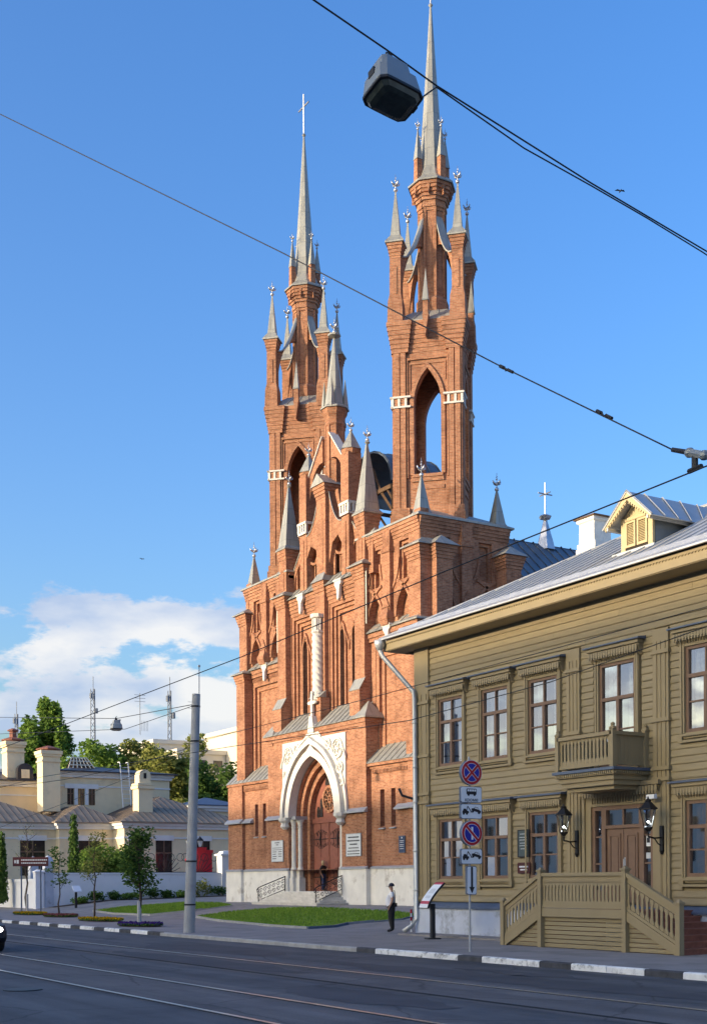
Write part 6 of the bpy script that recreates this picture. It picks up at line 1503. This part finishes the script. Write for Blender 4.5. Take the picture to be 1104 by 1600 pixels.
def rsign(z, kind):
    m = MB(SM); disc(m, z, .335, -.07, .03, 2); disc(m, z, .33, -.075, -.06, 0); disc(m, z, .318, -.080, -.07, 1); disc(m, z, .247, -.084, -.075, 0); disc(m, z, .236, -.088, -.08, 3)
    def bar(ang, w, y0, y1, mat, r=.27):
        c, s = math.cos(R(ang)), math.sin(R(ang)); m.prism([(c*r-s*w, z+s*r+c*w), (-c*r-s*w, z-s*r+c*w), (-c*r+s*w, z-s*r-c*w), (c*r+s*w, z+s*r-c*w)], y0, y1, 'y', mat)
    if kind == 'stop':
        for a in (45, 135): bar(a, .045, -.0905, -.087, 0, .24); 
        for a in (45, 135): bar(a, .033, -.093 - (.0008 if a == 45 else 0), -.088, 1, .262)
    else:
        m.box(-.03, .03, -.0895, -.085, z-.17, z+.17, 0); bar(135, .047, -.0915, -.088, 0, .24); bar(135, .034, -.0935, -.088, 1, .262)
    return m.build('round_sign', [M['signwhite'], M['signred'], M['slate'], M['signblue']], post)
def tow(z, parent):                          # tow truck lifting a car
    m = MB(SM); Y0, Y1 = -.062, -.055
    m.prism([(-.29,z-.06),(-.09,z-.06),(-.09,z+.0),(-.13,z+.0),(-.17,z+.04),(-.18,z+.06),(-.25,z+.06),(-.27,z+.01),(-.29,z+.0)], Y0, Y1)
    for x in (-.25, -.15): m.prism(circ(x, z-.07, .032, 12), Y0-.001, Y1)
    m.prism([(-.16,z+.0),(-.145,z+.0),(-.115,z+.13),(-.13,z+.135)], Y0-.0015, Y1); m.prism([(-.135,z+.125),(-.115,z+.135),(0.0,z-.01),(-.02,z-.02)], Y0-.001, Y1); m.prism([(-.04,z-.03),(.05,z-.04),(.05,z-.02),(-.03,z-.01)], Y0-.0005, Y1)
    def rot(p): a = R(-14); return (.15+p[0]*math.cos(a)-p[1]*math.sin(a), z+.02+p[0]*math.sin(a)+p[1]*math.cos(a))
    m.prism([rot(p) for p in ((-.15,-.035),(.15,-.035),(.155,.02),(.09,.035),(.055,.085),(-.05,.085),(-.09,.035),(-.15,.02))], Y0, Y1)
    for x in (-.095, .1): m.prism([rot(p) for p in circ(x, -.04, .035, 12)], Y0-.001, Y1)
    m2 = MB(SM); m2.prism([rot(p) for p in ((-.07,.038),(-.042,.073),(.0,.073),(.0,.038))], Y0-.003, Y1); m2.prism([rot(p) for p in ((.012,.038),(.012,.073),(.045,.073),(.07,.038))], Y0-.003, Y1)
    m.build('symbol', M['signblack'], parent); m2.build('symbol_window', M['signwhite'], parent)
zt = 4.82
rsign(zt, 'stop')
p1 = plate(-.34, .34, zt-.80, zt-.37)
m = MB(SM); z = zt-.51                        # bus
m.prism([(-.15,z-.07),(.16,z-.07),(.165,z+.06),(.15,z+.085),(-.14,z+.085),(-.16,z+.05)], -.062, -.055)
for x in (-.09, .1): m.prism(circ(x, z-.075, .035, 12), -.063, -.055)
m.build('symbol', M['signblack'], p1)
m = MB(SM)
for x0, x1 in ((-.13,-.075),(-.06,.0),(.015,.075),(.09,.145)): m.box(x0, x1, -.066, -.06, z+.01, z+.065)
m.build('symbol_window', M['signwhite'], p1)
def text(s, Mw, size, mat, parent, name='lettering', ext=.002):
    cu = bpy.data.curves.new(name, 'FONT'); cu.body = s; cu.size = size; cu.align_x = 'CENTER'; cu.align_y = 'CENTER'; cu.extrude = ext; cu.resolution_u = 3
    tmp = bpy.data.objects.new(name, cu); col.objects.link(tmp)
    bpy.context.view_layer.update()
    me = bpy.data.meshes.new_from_object(tmp.evaluated_get(bpy.context.evaluated_depsgraph_get()))
    bpy.data.objects.remove(tmp); me.materials.clear(); me.materials.append(mat)
    return link(name, me, Mw, parent)
UP = Matrix.Rotation(R(90), 4, 'X')
text('кроме', SM @ T(0, -.06, zt-.725) @ UP, .14, M['signblack'], p1)
p2 = plate(-.34, .34, zt-1.23, zt-.83); tow(zt-1.02, p2)
rsign(zt-1.61, 'odd')
p3_ = plate(-.34, .34, zt-2.43, zt-2.02); tow(zt-2.22, p3_)
p4_ = plate(-.16, .16, zt-3.24, zt-2.48)
m = MB(SM); z0, z1 = zt-3.2, zt-2.5; m.prism([(-.03,z1),(-.03,z0+.17),(-.085,z0+.17),(0,z0),(.085,z0+.17),(.03,z0+.17),(.03,z1)], -.064, -.055); m.build('arrow', M['signblack'], p4_)

# brown direction sign on two posts, left
t = thing('direction_sign', (-83, 25.6, .06), 'long brown tourist sign on two dark posts by the left kerb', 'sign')
SA, SB = Vector((-83.0,25.2,0)), Vector((-82.4,26.3,0)); dd = (SB-SA).normalized()
for p in (SA+dd*.0, SB): MB().tube([(p.x,p.y,.05),(p.x,p.y,3.6)], .05, 8).build('post', M['slate'], t)
DM = T(-82.72, 25.75, 0) @ Rz(math.degrees(math.atan2(dd.y, dd.x)))
MB(DM).box(-1.15, 1.15, -.1, -.04, 3.1, 3.7).build('panel', M['plaquemaroon'], t)
m = MB(DM); m.box(-1.05,-.95,-.11,-.1,3.3,3.5); m.box(-.9,-.76,-.11,-.1,3.28,3.52); rr = random.Random(3)
for zz in (3.47, 3.27):
    x = -.6
    while x < 1.0: w = rr.uniform(.05,.12); m.box(x, x+w, -.11, -.1, zz, zz+.08); x += w+.03
m.build('lettering', M['plaqueg'], t)
# small info board by the wall
t = thing('info_board', (-83.8, 29.2, .3), 'small slanted info board on a dark stem before the garden wall', 'sign'); m = MB(); m.box(-83.85,-83.75,29.1,29.25,.2,1.5); m.build('stem', M['black'], t); m = MB(); m.slab([(-83.5,28.95,1.4),(-83.5,29.5,1.4),(-84.0,29.5,1.8),(-84.0,28.95,1.8)], .05); m.build('panel', M['signwhite'], t)
# curved information stand near the house corner
IX, IY = -34.2, 23.9; IM = T(IX, IY, .06) @ Rz(75)
t = thing('information_stand', (IX, IY, .06), 'black curved information stand with a printed panel by the house corner', 'sign')
m = MB(IM); m.box(-.22,.22,-.2,.2,0,.04); m.box(-.06,.06,-.1,.1,.04,1.15); m.build('stem', M['black'], t)
def cpt(k): a = R(35+50*k/10); return (-.55+.95*math.sin(a)*.9-.05, .62+.95*(1-math.cos(a))*.0+ .0 + 1.0*k/10*.98)
cur = [(-.32+.58*(k/10)**1.2, 1.02+.82*(k/10)**.82) for k in range(11)]
m = MB(IM)
for (a, b_) in zip(cur, cur[1:]): m.slab([(a[0],-.42,a[1]),(b_[0],-.42,b_[1]),(b_[0],.42,b_[1]),(a[0],.42,a[1])], .05)
m.build('panel', M['black'], t)
m = MB(IM)
for k, (a, b_) in enumerate(zip(cur, cur[1:])):
    m.slab([(a[0]-.006,-.39,a[1]+.008),(b_[0]-.006,-.39,b_[1]+.008),(b_[0]-.006,.39,b_[1]+.008),(a[0]-.006,.39,a[1]+.008)], .004, 1 if k in (1, 9) else 0)
m.build('print', [M['signwhite'], M['signred']], t)
m = MB(IM)
for k in (3,5,6): a, b_ = cur[k], cur[k+1]; m.slab([(a[0]-.012,-.25,a[1]+.014),(b_[0]-.012,-.25,b_[1]+.014),(b_[0]-.012,.2,b_[1]+.014),(a[0]-.012,.2,a[1]+.014)], .003)
m.build('picture', M['plaqueg'], t)

# plaques on the church
def cplaque(name, x0, x1, z0, z1, y, mats, lines, label): return plaque(name, CX+x0, CX+x1, z0, z1, CY+y, mats, lines, label)
cplaque('church_plaque', -4.95, -3.55, 3.15, 4.35, -.02, [M['plaqueg'], M['galv'], M['signblack']], [(.88,.3,.7,.05),(.78,.4,.6,.05),(.64,.08,.92,.03),(.55,.08,.92,.03),(.45,.1,.45,.04),(.45,.6,.9,.04),(.34,.1,.4,.04),(.34,.6,.9,.04),(.23,.1,.45,.04),(.23,.6,.9,.04),(.12,.1,.4,.04)], 'light grey plaque left of the church portal columns')
cplaque('church_plaque', 3.5, 4.95, 3.3, 4.45, -.02, [M['plaqueg'], M['galv'], M['signblack']], [(.82,.12,.88,.07),(.66,.08,.92,.07),(.5,.25,.75,.07),(.34,.15,.85,.05),(.2,.08,.92,.05),(.07,.08,.92,.05)], 'light grey plaque with dark lettering right of the church portal')
cplaque('church_plaque', 8.1, 8.6, 3.4, 4.2, .28, [M['plaqueb'], M['slate'], M['plaqueg']], [(.85,.4,.6,.08),(.7,.15,.85,.03),(.6,.2,.8,.03),(.45,.15,.85,.03),(.35,.15,.85,.03),(.2,.15,.85,.03)], 'narrow dark blue plaque at the right end of the church wall')

# ------------------------------------------------------------------ hanging lamps and wires
def street_lamp(label, Mw, s=1.0):
    t = tag(link('hanging_lamp', None, Mw), label, 'lamp', 'street lamps hung over the road')
    def bb(levels, n=24, rx=1.0, ry=.76, pw=7.0):
        m = MB(Mw); vs = []; fs = []
        for z, a in levels:
            for i in range(n):
                th = 2*math.pi*(i+.5)/n; c, s_ = math.cos(th), math.sin(th); q = (abs(c)**pw+abs(s_)**pw)**(-1/pw); vs.append((a*rx*q*c, a*ry*q*s_, z))
        for k in range(len(levels)-1):
            for i in range(n): fs.append((k*n+i, k*n+(i+1)%n, (k+1)*n+(i+1)%n, (k+1)*n+i))
        fs.append(tuple(range(n))); fs.append(tuple((len(levels)-1)*n+i for i in range(n))); m.add(vs, fs); return m
    bb([(-.30*s,.325*s),(-.27*s,.335*s),(-.05*s,.30*s),(.02*s,.235*s),(.16*s,.215*s),(.2*s,.18*s),(.205*s,.02*s)]).build('housing', M['lampbody'], t)
    bb([(-.335*s,.335*s),(-.33*s,.345*s),(-.295*s,.345*s),(-.29*s,.33*s)]).build('rim', M['black'], t)
    bb([(-.42*s,.05*s),(-.415*s,.20*s),(-.39*s,.27*s),(-.33*s,.315*s)]).build('diffuser', M['lampglass'], t)
    m = MB(Mw); m.box(-.08*s,.05*s,-.05*s,.05*s,.2*s,.25*s); m.prism([(-.09*s,.25*s),(.06*s,.25*s),(.0,.36*s),(-.06*s,.36*s)], -.03*s, .03*s); m.box(.16*s,.26*s,-.03*s,.03*s,.19*s,.25*s); m.tube([(-.03*s,0,.3*s),(-.03*s,0,.4*s),(.01*s,0,.43*s),(.05*s,0,.38*s)], .015*s, 6); m.tube([(-.1*s,0,.22*s),(.25*s,0,.22*s)], .022*s, 6)
    m.build('bracket', M['black'], t)
    m = MB(Mw); m.box(-.32*s,-.25*s,-.06*s,.06*s,-.12*s,-.02*s); m.box(.33*s,.36*s,-.05*s,.05*s,-.33*s,-.25*s); pieces(m, 'latch', M['black'], t)
def wire(name, pts, r, label, sag=0.0, n=24, cat='cable', grp='overhead wires', mat='black'):
    P = [Vector(p) for p in pts]; out = []
    for a, b_ in zip(P, P[1:]):
        for k in range(n): u = k/n; q = a.lerp(b_, u); q.z -= sag*4*u*(1-u); out.append(q)
    out.append(P[-1])
    return tag(MB().tube(out, r, 5).build(name, M[mat], smooth=True), label, cat, grp)
LA, LB = Vector((-10.49,6.04,10.29)), Vector((-11.07,11.81,9.64))
d = (Vector((-10.58,7.51,10.0))-LA).normalized()
LP = Vector((-10.55, 6.89, 10.14))
rotz = math.degrees(math.atan2(d.y, d.x))
street_lamp('grey boxy street lamp hanging from the cable in the upper sky', T(*(LP + Vector((.075,0,-.325)))) @ Rz(rotz) @ Matrix.Rotation(R(-14), 4, 'X') @ Matrix.Rotation(R(5), 4, 'Y'), .76)
wire('lamp_cable', [LA + (LA-LP)*3.0, LA, LP, Vector((-10.58,7.51,10.0)), (-10.87,9.83,9.80), LB, LB+(LB-Vector((-10.87,9.83,9.80)))*3], .009, 'support cable holding the near street lamp, running down to the right edge', .0, 8)
wire('lamp_feed_cable', [(-10.52,7.12,9.72),(-10.55,7.22,9.66),(-10.56,7.34,9.83),(-10.58,7.51,9.985),(-10.72,8.75,9.80),(-10.87,9.83,9.77),(-10.97,10.8,9.70),(-11.07,11.81,9.60),(-11.3,14.5,9.2)], .008, 'thin drooping feed cable looped beside the near street lamp', .0, 4)
spanA = [(-44,8.0,29.9),(-29.92,8.58,20.07),(-21.56,11.71,13.99),(-16.27,12.68,10.23),(-12.64,12.88,7.83)]
wire('span_wire', spanA, .011, 'span wire crossing the sky from upper left to the insulator at right', .0, 10)
for k, (x, y, z) in enumerate(((-16.05,12.70,10.08),(-13.95,12.83,8.72))):
    dv = (Vector(spanA[-1])-Vector(spanA[-2])).normalized(); c = Vector((x,y,z)); m = MB(); m.tube([c-dv*.16, c-dv*.05], .03, 6); m.tube([c-dv*.05+Vector((0,0,.02)), c+Vector((0,0,-.03)), c+dv*.07+Vector((0,0,.02))], .014, 5); m.tube([c+dv*.06, c+dv*.2], .026, 6)
    tag(m.build('wire_clamp', M['black']), ('small clamp on the span wire nearest the brick tower', 'small clamp on the span wire nearest the right edge')[k], 'clamp', 'clamps on the span wire')
nd = Vector((-12.64,12.88,7.83)); t = thing('insulator_hanger', nd, 'black insulated hanger joining span wire and contact wire at right edge', 'hanger')
dv = (nd-Vector(spanA[-2])).normalized(); dn = Vector((.52,-.05,-.22))
m = MB(); m.tube([nd, nd+dn*.5, nd+dn*.95], [.035,.04,.03], 6); m.build('insulator', M['black'], t)
m = MB(); m.tube([nd+dn*.62, nd+dn*1.25], .06, 6); m.ball(nd+dn*.66, .07); m.ball(nd+dn*1.2, .07); m.build('clamp', M['lampbody'], t)
m = MB(); m.tube([nd+dn*.85, nd+dn*.85+Vector((0,0,-.2))], .045, 6); m.tube([nd+dn*.7+Vector((-.04,0,-.24)), nd+dn*1.0+Vector((.05,0,-.17))], .035, 6); m.build('hanger_clip', M['black'], t)
wire('span_wire', [nd+dn*1.2, nd+dn*4], .009, 'short end of span wire right of the insulator hanger', .0, 4)
wire('contact_wire', [(10,10.0,6.4),(-9.37,10.0,6.21),(-13.94,10.0,6.10),(-20.05,10.0,5.89),(-29.56,10.0,5.72),(-34.88,10.0,5.64),(-70,10.0,5.9)], .009, 'tram contact wire over the near track, crossing church and sky', .0, 6)
wire('contact_wire', [(10,14.5,6.3),(-13.59,14.5,5.73),(-17.17,14.5,5.39),(-21.54,14.5,5.21),(-29.81,14.5,5.45),(-45,14.5,5.8),(-80,14.5,5.6)], .009, 'lower tram wire crossing the upper windows of the timber house', .0, 6)
wire('contact_wire', [(10,14.5,6.5),(-13.96,14.5,6.02),(-17.17,14.5,5.95),(-21.54,14.5,5.88),(-23.13,14.5,5.85),(-29.81,14.5,5.79),(-44.6,20.0,7.2)], .008, 'thin wire just under the eaves of the timber house', .0, 6)
wire('lamp_cable', [(-44.5,20.2,8.72),(-57.0,21.86,9.68),(-120,26,17.2)], .016, 'cable from the concrete pole carrying the far street lamp', .0, 8)
wire('stay_wire', [(-44.5,20.2,8.68),(-55,21.5,8.95),(-110,24,14.2)], .014, 'second thin cable below the far street lamp', .0, 6)
street_lamp('small distant street lamp hanging left of the concrete pole', T(-57.0,21.86,9.44) @ Rz(80), .8)
wire('stay_wire', [(-44.6,20.1,7.1),(-59.83,17.15,6.54),(-80,14,6.0)], .013, 'cable falling left from the pole across the villa roof', .3, 8)
wire('stay_wire', [(-44.6,20.1,7.0),(-59.36,17.92,4.95),(-80,15,2.5)], .009, 'steeper cable falling left from the pole over the villa', .1, 8)

# ------------------------------------------------------------------ car entering at the left edge
t = thing('car', (-39.7, 10.15, -.06), 'dark car with lit headlamps entering at the left edge of the road', 'car')
CMx = T(-37.5, 10.15, -.06)
m = MB(CMx); pr = [(-4.4,.35),(-.12,.3),(-.0,.42),(-.02,.62),(-.18,.78),(-1.15,.92),(-3.9,.98),(-4.4,.9)]
def loft(m, prof, ws, mat=0):
    n = len(prof); vs = []; fs = []
    for y, sc, up in ws: vs += [(x*1.0 if x < -2 else x - (1-sc)*1.2, y, z*(.96+.04*sc)) for x, z in prof]
    for k in range(len(ws)-1):
        for i in range(n): fs.append((k*n+i, k*n+(i+1)%n, (k+1)*n+(i+1)%n, (k+1)*n+i))
    fs.append(tuple(range(n))[::-1]); fs.append(tuple((len(ws)-1)*n+i for i in range(n))); m.add(vs, fs, mat)
WS = [(-.88,.72,0),(-.84,.86,0),(-.7,.95,0),(0,1,0),(.7,.95,0),(.84,.86,0),(.88,.72,0)]
loft(m, pr, WS)
m.build('body', M['signblack'], t)
m = MB(CMx); m.add([(-1.25,-.74,.9),(-1.25,.74,.9),(-3.9,.74,.95),(-3.9,-.74,.95),(-2.0,-.58,1.42),(-2.0,.58,1.42),(-3.3,.58,1.42),(-3.3,-.58,1.42)], [(0,1,5,4),(1,2,6,5),(2,3,7,6),(3,0,4,7),(4,5,6,7)]); m.build('cabin', M['winglass'], t)
for x in (-.85, -3.5):
    for y in (-.8, .8):
        wv = MB(CMx @ T(x, y, .32) @ Matrix.Rotation(R(90), 4, 'X')); wv.ngon(0, 0, [(-.1,.29),(-.08,.32),(.08,.32),(.1,.29)], 18, 0); wh = wv.build('wheel', M['black'], t)
        wv = MB(CMx @ T(x, y, .32) @ Matrix.Rotation(R(90), 4, 'X')); wv.ngon(0, 0, [(-.105,.2),(.105,.2)], 12, 0); wv.build('rim', M['galv'], wh)
hl, nt, b_ = newmat('head_lamp'); b_.inputs['Base Color'].default_value = (.9,.9,.9,1); b_.inputs['Emission Color'].default_value = (1,.97,.9,1); b_.inputs['Emission Strength'].default_value = 6
for y in (-.62, .62): MB(CMx).ball((-.16,y,.64), .1, n=10, m=6).build('headlight', hl, t, smooth=True)

# ------------------------------------------------------------------ people
def person(name, loc, rz, label, J, E_, Rad, zones, extras, mats, s=1.0):
    """one continuous skinned body; J joints, E_ bones, zones = material index per bone"""
    keys = list(J); me = bpy.data.meshes.new(name)
    me.from_pydata([tuple(Vector(J[k])*s) for k in keys], [(keys.index(a), keys.index(b)) for a, b in E_], [])
    o = bpy.data.objects.new(name, me); col.objects.link(o)
    md = o.modifiers.new('skin', 'SKIN'); md.branch_smoothing = .6; md.use_smooth_shade = True
    for k, v in zip(keys, me.skin_vertices[0].data): r = Rad[k]; v.radius = ((r[0]*s, r[1]*s) if isinstance(r, tuple) else (r*s, r*s)); v.use_root = (k == 'pelvis')
    sd_ = o.modifiers.new('sub', 'SUBSURF'); sd_.levels = 2; sd_.render_levels = 2
    bpy.context.view_layer.update(); dg = bpy.context.evaluated_depsgraph_get()
    body = bpy.data.meshes.new_from_object(o.evaluated_get(dg)); bpy.data.objects.remove(o)
    body.materials.clear()
    for m_ in mats: body.materials.append(m_)
    rad_ = lambda k: (sum(Rad[k])/2 if isinstance(Rad[k], tuple) else Rad[k])*s
    segs = [(Vector(J[a])*s, Vector(J[b])*s, zones[(a, b)], rad_(a), rad_(b)) for a, b in E_]
    for p in body.polygons:
        c = p.center; best = 1e9
        for a, b, zc, ra, rb in segs:
            ab = b-a; u = max(0, min(1, (c-a).dot(ab)/ab.length_squared)); dd_ = (c-(a+ab*u)).length/(ra+(rb-ra)*u)
            if dd_ < best: best = dd_; p.material_index = zc(u) if callable(zc) else zc
    t = thing(name, loc, label, 'person')
    WM = T(*loc) @ Rz(rz)
    link('body', body, WM, t)
    for nm, mb, mt in extras:
        mb.v = [WM @ (v*s) for v in mb.v]; mb.build(nm, mt, t, smooth=True)
    return t
skin_ = simple('skin', (.50,.29,.20), .55, var=.05); shirt = simple('white_shirt', (.78,.78,.80), .85, var=.05, scale=9, bump=.01, bscale=14); blackc = simple('black_cloth', (.016,.016,.019), .85, var=.2); navy = simple('navy_cap', (.02,.022,.045), .8); jean = simple('blue_jeans', (.03,.045,.11), .85, var=.15); hairb = simple('fair_hair', (.42,.30,.17), .6, var=.2, scale=20); shoe = simple('shoe_leather', (.015,.014,.014), .5)
def skeleton(belly=.0, armL=None, armR=None, stance=.1, headturn=0):
    J = dict(pelvis=(0,0,.95), spine=(0,-belly*.5,1.12), chest=(0,.01,1.34), neck=(0,.02,1.49), jaw=(0,-.01,1.56), brow=(0,-.015,1.655), crown=(0,.0,1.735), nose=(0,-.115,1.62))
    for s_, n in ((-1,'L'),(1,'R')):
        J['hip'+n]=(s_*.095,0,.9); J['knee'+n]=(s_*(stance*.95),-.02,.5); J['ankle'+n]=(s_*stance,.03,.09); J['toe'+n]=(s_*(stance+.03),-.17,.04)
        a = (armL if n == 'L' else armR) or ((.235,.05,1.14),(.23,-.05,.90))
        J['sho'+n]=(s_*.185,.015,1.42); J['elb'+n]=(s_*a[0][0],a[0][1],a[0][2]); J['wri'+n]=(s_*a[1][0],a[1][1],a[1][2])
        w = Vector(J['wri'+n]); e = Vector(J['elb'+n]); dv = (w-e).normalized(); J['palm'+n]=tuple(w+dv*.075)
        side = Vector((0,-1,0)).cross(dv); side = side.normalized() if side.length > .1 else Vector((1,0,0)); pm = Vector(J['palm'+n])
        for f in range(4): L = (.07,.08,.075,.06)[f]; J['f%d%s'%(f,n)] = tuple(pm + dv*L*.8 + side*(.027-.018*f) + Vector((0,-.02,-.012)))
        J['th'+n] = tuple(w + dv*.06 + side*.05 + Vector((0,-.025,0)))
    E_ = [('pelvis','spine'),('spine','chest'),('chest','neck'),('neck','jaw'),('jaw','brow'),('brow','crown'),('brow','nose')]
    for n in 'LR':
        E_ += [('pelvis','hip'+n),('hip'+n,'knee'+n),('knee'+n,'ankle'+n),('ankle'+n,'toe'+n),('chest','sho'+n),('sho'+n,'elb'+n),('elb'+n,'wri'+n),('wri'+n,'palm'+n),('wri'+n,'th'+n)] + [('palm'+n,'f%d%s'%(f,n)) for f in range(4)]
    Rad = dict(pelvis=(.17,.13+belly*.3), spine=(.165,.135+belly*.6), chest=(.175,.125+belly*.2), neck=.055, jaw=(.07,.08), brow=(.078,.095), crown=(.05,.06), nose=.014)
    for n in 'LR':
        Rad.update({'hip'+n:.105+belly*.2,'knee'+n:.078+belly*.15,'ankle'+n:.06+belly*.1,'toe'+n:.042,'sho'+n:.078+belly*.1,'elb'+n:.052,'wri'+n:.034,'palm'+n:(.036,.02),'th'+n:.011}); Rad.update({'f%d%s'%(f,n):.0095 for f in range(4)})
    return J, E_, Rad
def zones_for(E_, top, leg, skin, hair, sleeve):
    Z = {}
    for a, b in E_:
        if a in ('pelvis',) and b == 'spine': Z[(a,b)] = lambda u: leg if u < .25 else top
        elif a in ('spine',) or b.startswith('sho'): Z[(a,b)] = top
        elif (a,b) == ('chest','neck'): Z[(a,b)] = lambda u: top if u < .75 else skin
        elif a.startswith(('hip','knee')) or b.startswith('hip'): Z[(a,b)] = leg
        elif a.startswith('ankle'): Z[(a,b)] = 4
        elif a.startswith('sho'): Z[(a,b)] = lambda u: top if u < sleeve else skin
        elif (a,b) == ('brow','crown'): Z[(a,b)] = hair
        else: Z[(a,b)] = skin
    return Z
J, E_, Rd = skeleton(.13, ((.25,.05,1.16),(.21,-.12,.97)), ((.25,.04,1.15),(.24,-.06,.92)), .12)
for k_ in ('chest','spine','pelvis','hipL','hipR','kneeL','kneeR'): Rd[k_] = tuple(1.18*q for q in (Rd[k_] if isinstance(Rd[k_], tuple) else (Rd[k_],)*2))
cap = MB(); cap.ngon(0, .0, [(1.655,.098),(1.70,.102),(1.745,.085),(1.775,.04),(1.78,.005)], 14, 0); cap.prism([(-.085,-.07),(.085,-.07),(.075,-.15),(.03,-.2),(-.03,-.2),(-.075,-.15)], 1.655, 1.668, 'z')
eyes = MB(); eyes.ball((-.032,-.098,1.632), .010, n=6, m=4); eyes.ball((.032,-.098,1.632), .010, n=6, m=4); eyes.box(-.03,.03,-.104,-.09,1.565,1.573)
ears = MB(); ears.ball((-.086,.0,1.62), .026, n=6, m=4); ears.ball((.086,.0,1.62), .026, n=6, m=4)
bag = MB(); bag.box(.05,.22,.11,.2,.92,1.06); bag.tube([(.19,.12,1.04),(.12,.13,1.3),(-.05,.1,1.5),(-.12,-.05,1.46),(-.02,-.17,1.2)], .014, 5)
person('person', (-40.0, 26.1, .06), -36, 'person in a white t-shirt, black trousers and dark cap standing by the lawn', J, E_, Rd, zones_for(E_, 1, 2, 0, 3, .6), [('cap', cap, navy), ('eyes_and_mouth', eyes, blackc), ('ears', ears, skin_), ('shoulder_bag', bag, blackc)], [skin_, shirt, blackc, hairb, shoe], 1.03)
J, E_, Rd = skeleton(.0, ((.24,.08,1.13),(.2,-.02,.88)), ((.21,-.08,1.14),(.1,-.2,1.3)), .07)
hair = MB(); hair.ngon(0, .025, [(1.44,.05),(1.52,.085),(1.62,.102),(1.70,.098),(1.75,.06),(1.765,.005)], 12, 0)
eyes = MB(); eyes.ball((-.03,-.095,1.632), .010, n=6, m=4); eyes.ball((.03,-.095,1.632), .010, n=6, m=4); eyes.box(-.025,.025,-.1,-.088,1.565,1.572)
person('person', (-61.75, 35.78, 1.43), 120, 'person in a black top and blue jeans standing at the church door', J, E_, Rd, zones_for(E_, 1, 2, 0, 3, .75), [('hair', hair, hairb), ('eyes_and_mouth', eyes, blackc)], [skin_, blackc, jean, hairb, shoe], .98)
# red and white bollard behind the man
t = thing('striped_bollard', (-39.6, 26.75, .06), 'thin red and white striped post behind the standing person', 'post')
for k in range(6): MB().ngon(-39.62, 26.72, [(.06+.14*k,.035),(.2+.14*k,.035)], 10).build('band', M['signred' if k % 2 else 'signwhite'], t)
# birds
for i, (x, y, z, a) in enumerate(((-60.5,17.0,34.6,30), (-40.1,37.9,31.0,-20), (-93.6,38.1,27.2,10))):
    m = MB(T(x,y,z) @ Rz(a)); m.tube([(-.12,0,0),(-.03,0,.02),(.06,0,.01),(.13,0,.03)], [.006,.035,.03,.012], 6)
    for s_ in (-1, 1): m.add([(-.03,s_*.02,.03),(.05,s_*.02,.03),(.04,s_*.14,.07),(-.06,s_*.24,.04)], [(0,1,2,3)])
    tag(m.build('bird', M['black']), ('tiny dark bird in the sky left of the towers', 'tiny dark bird in the sky right of the towers', 'tiny dark bird above the clouds at left')[i], 'bird', 'birds in the sky')
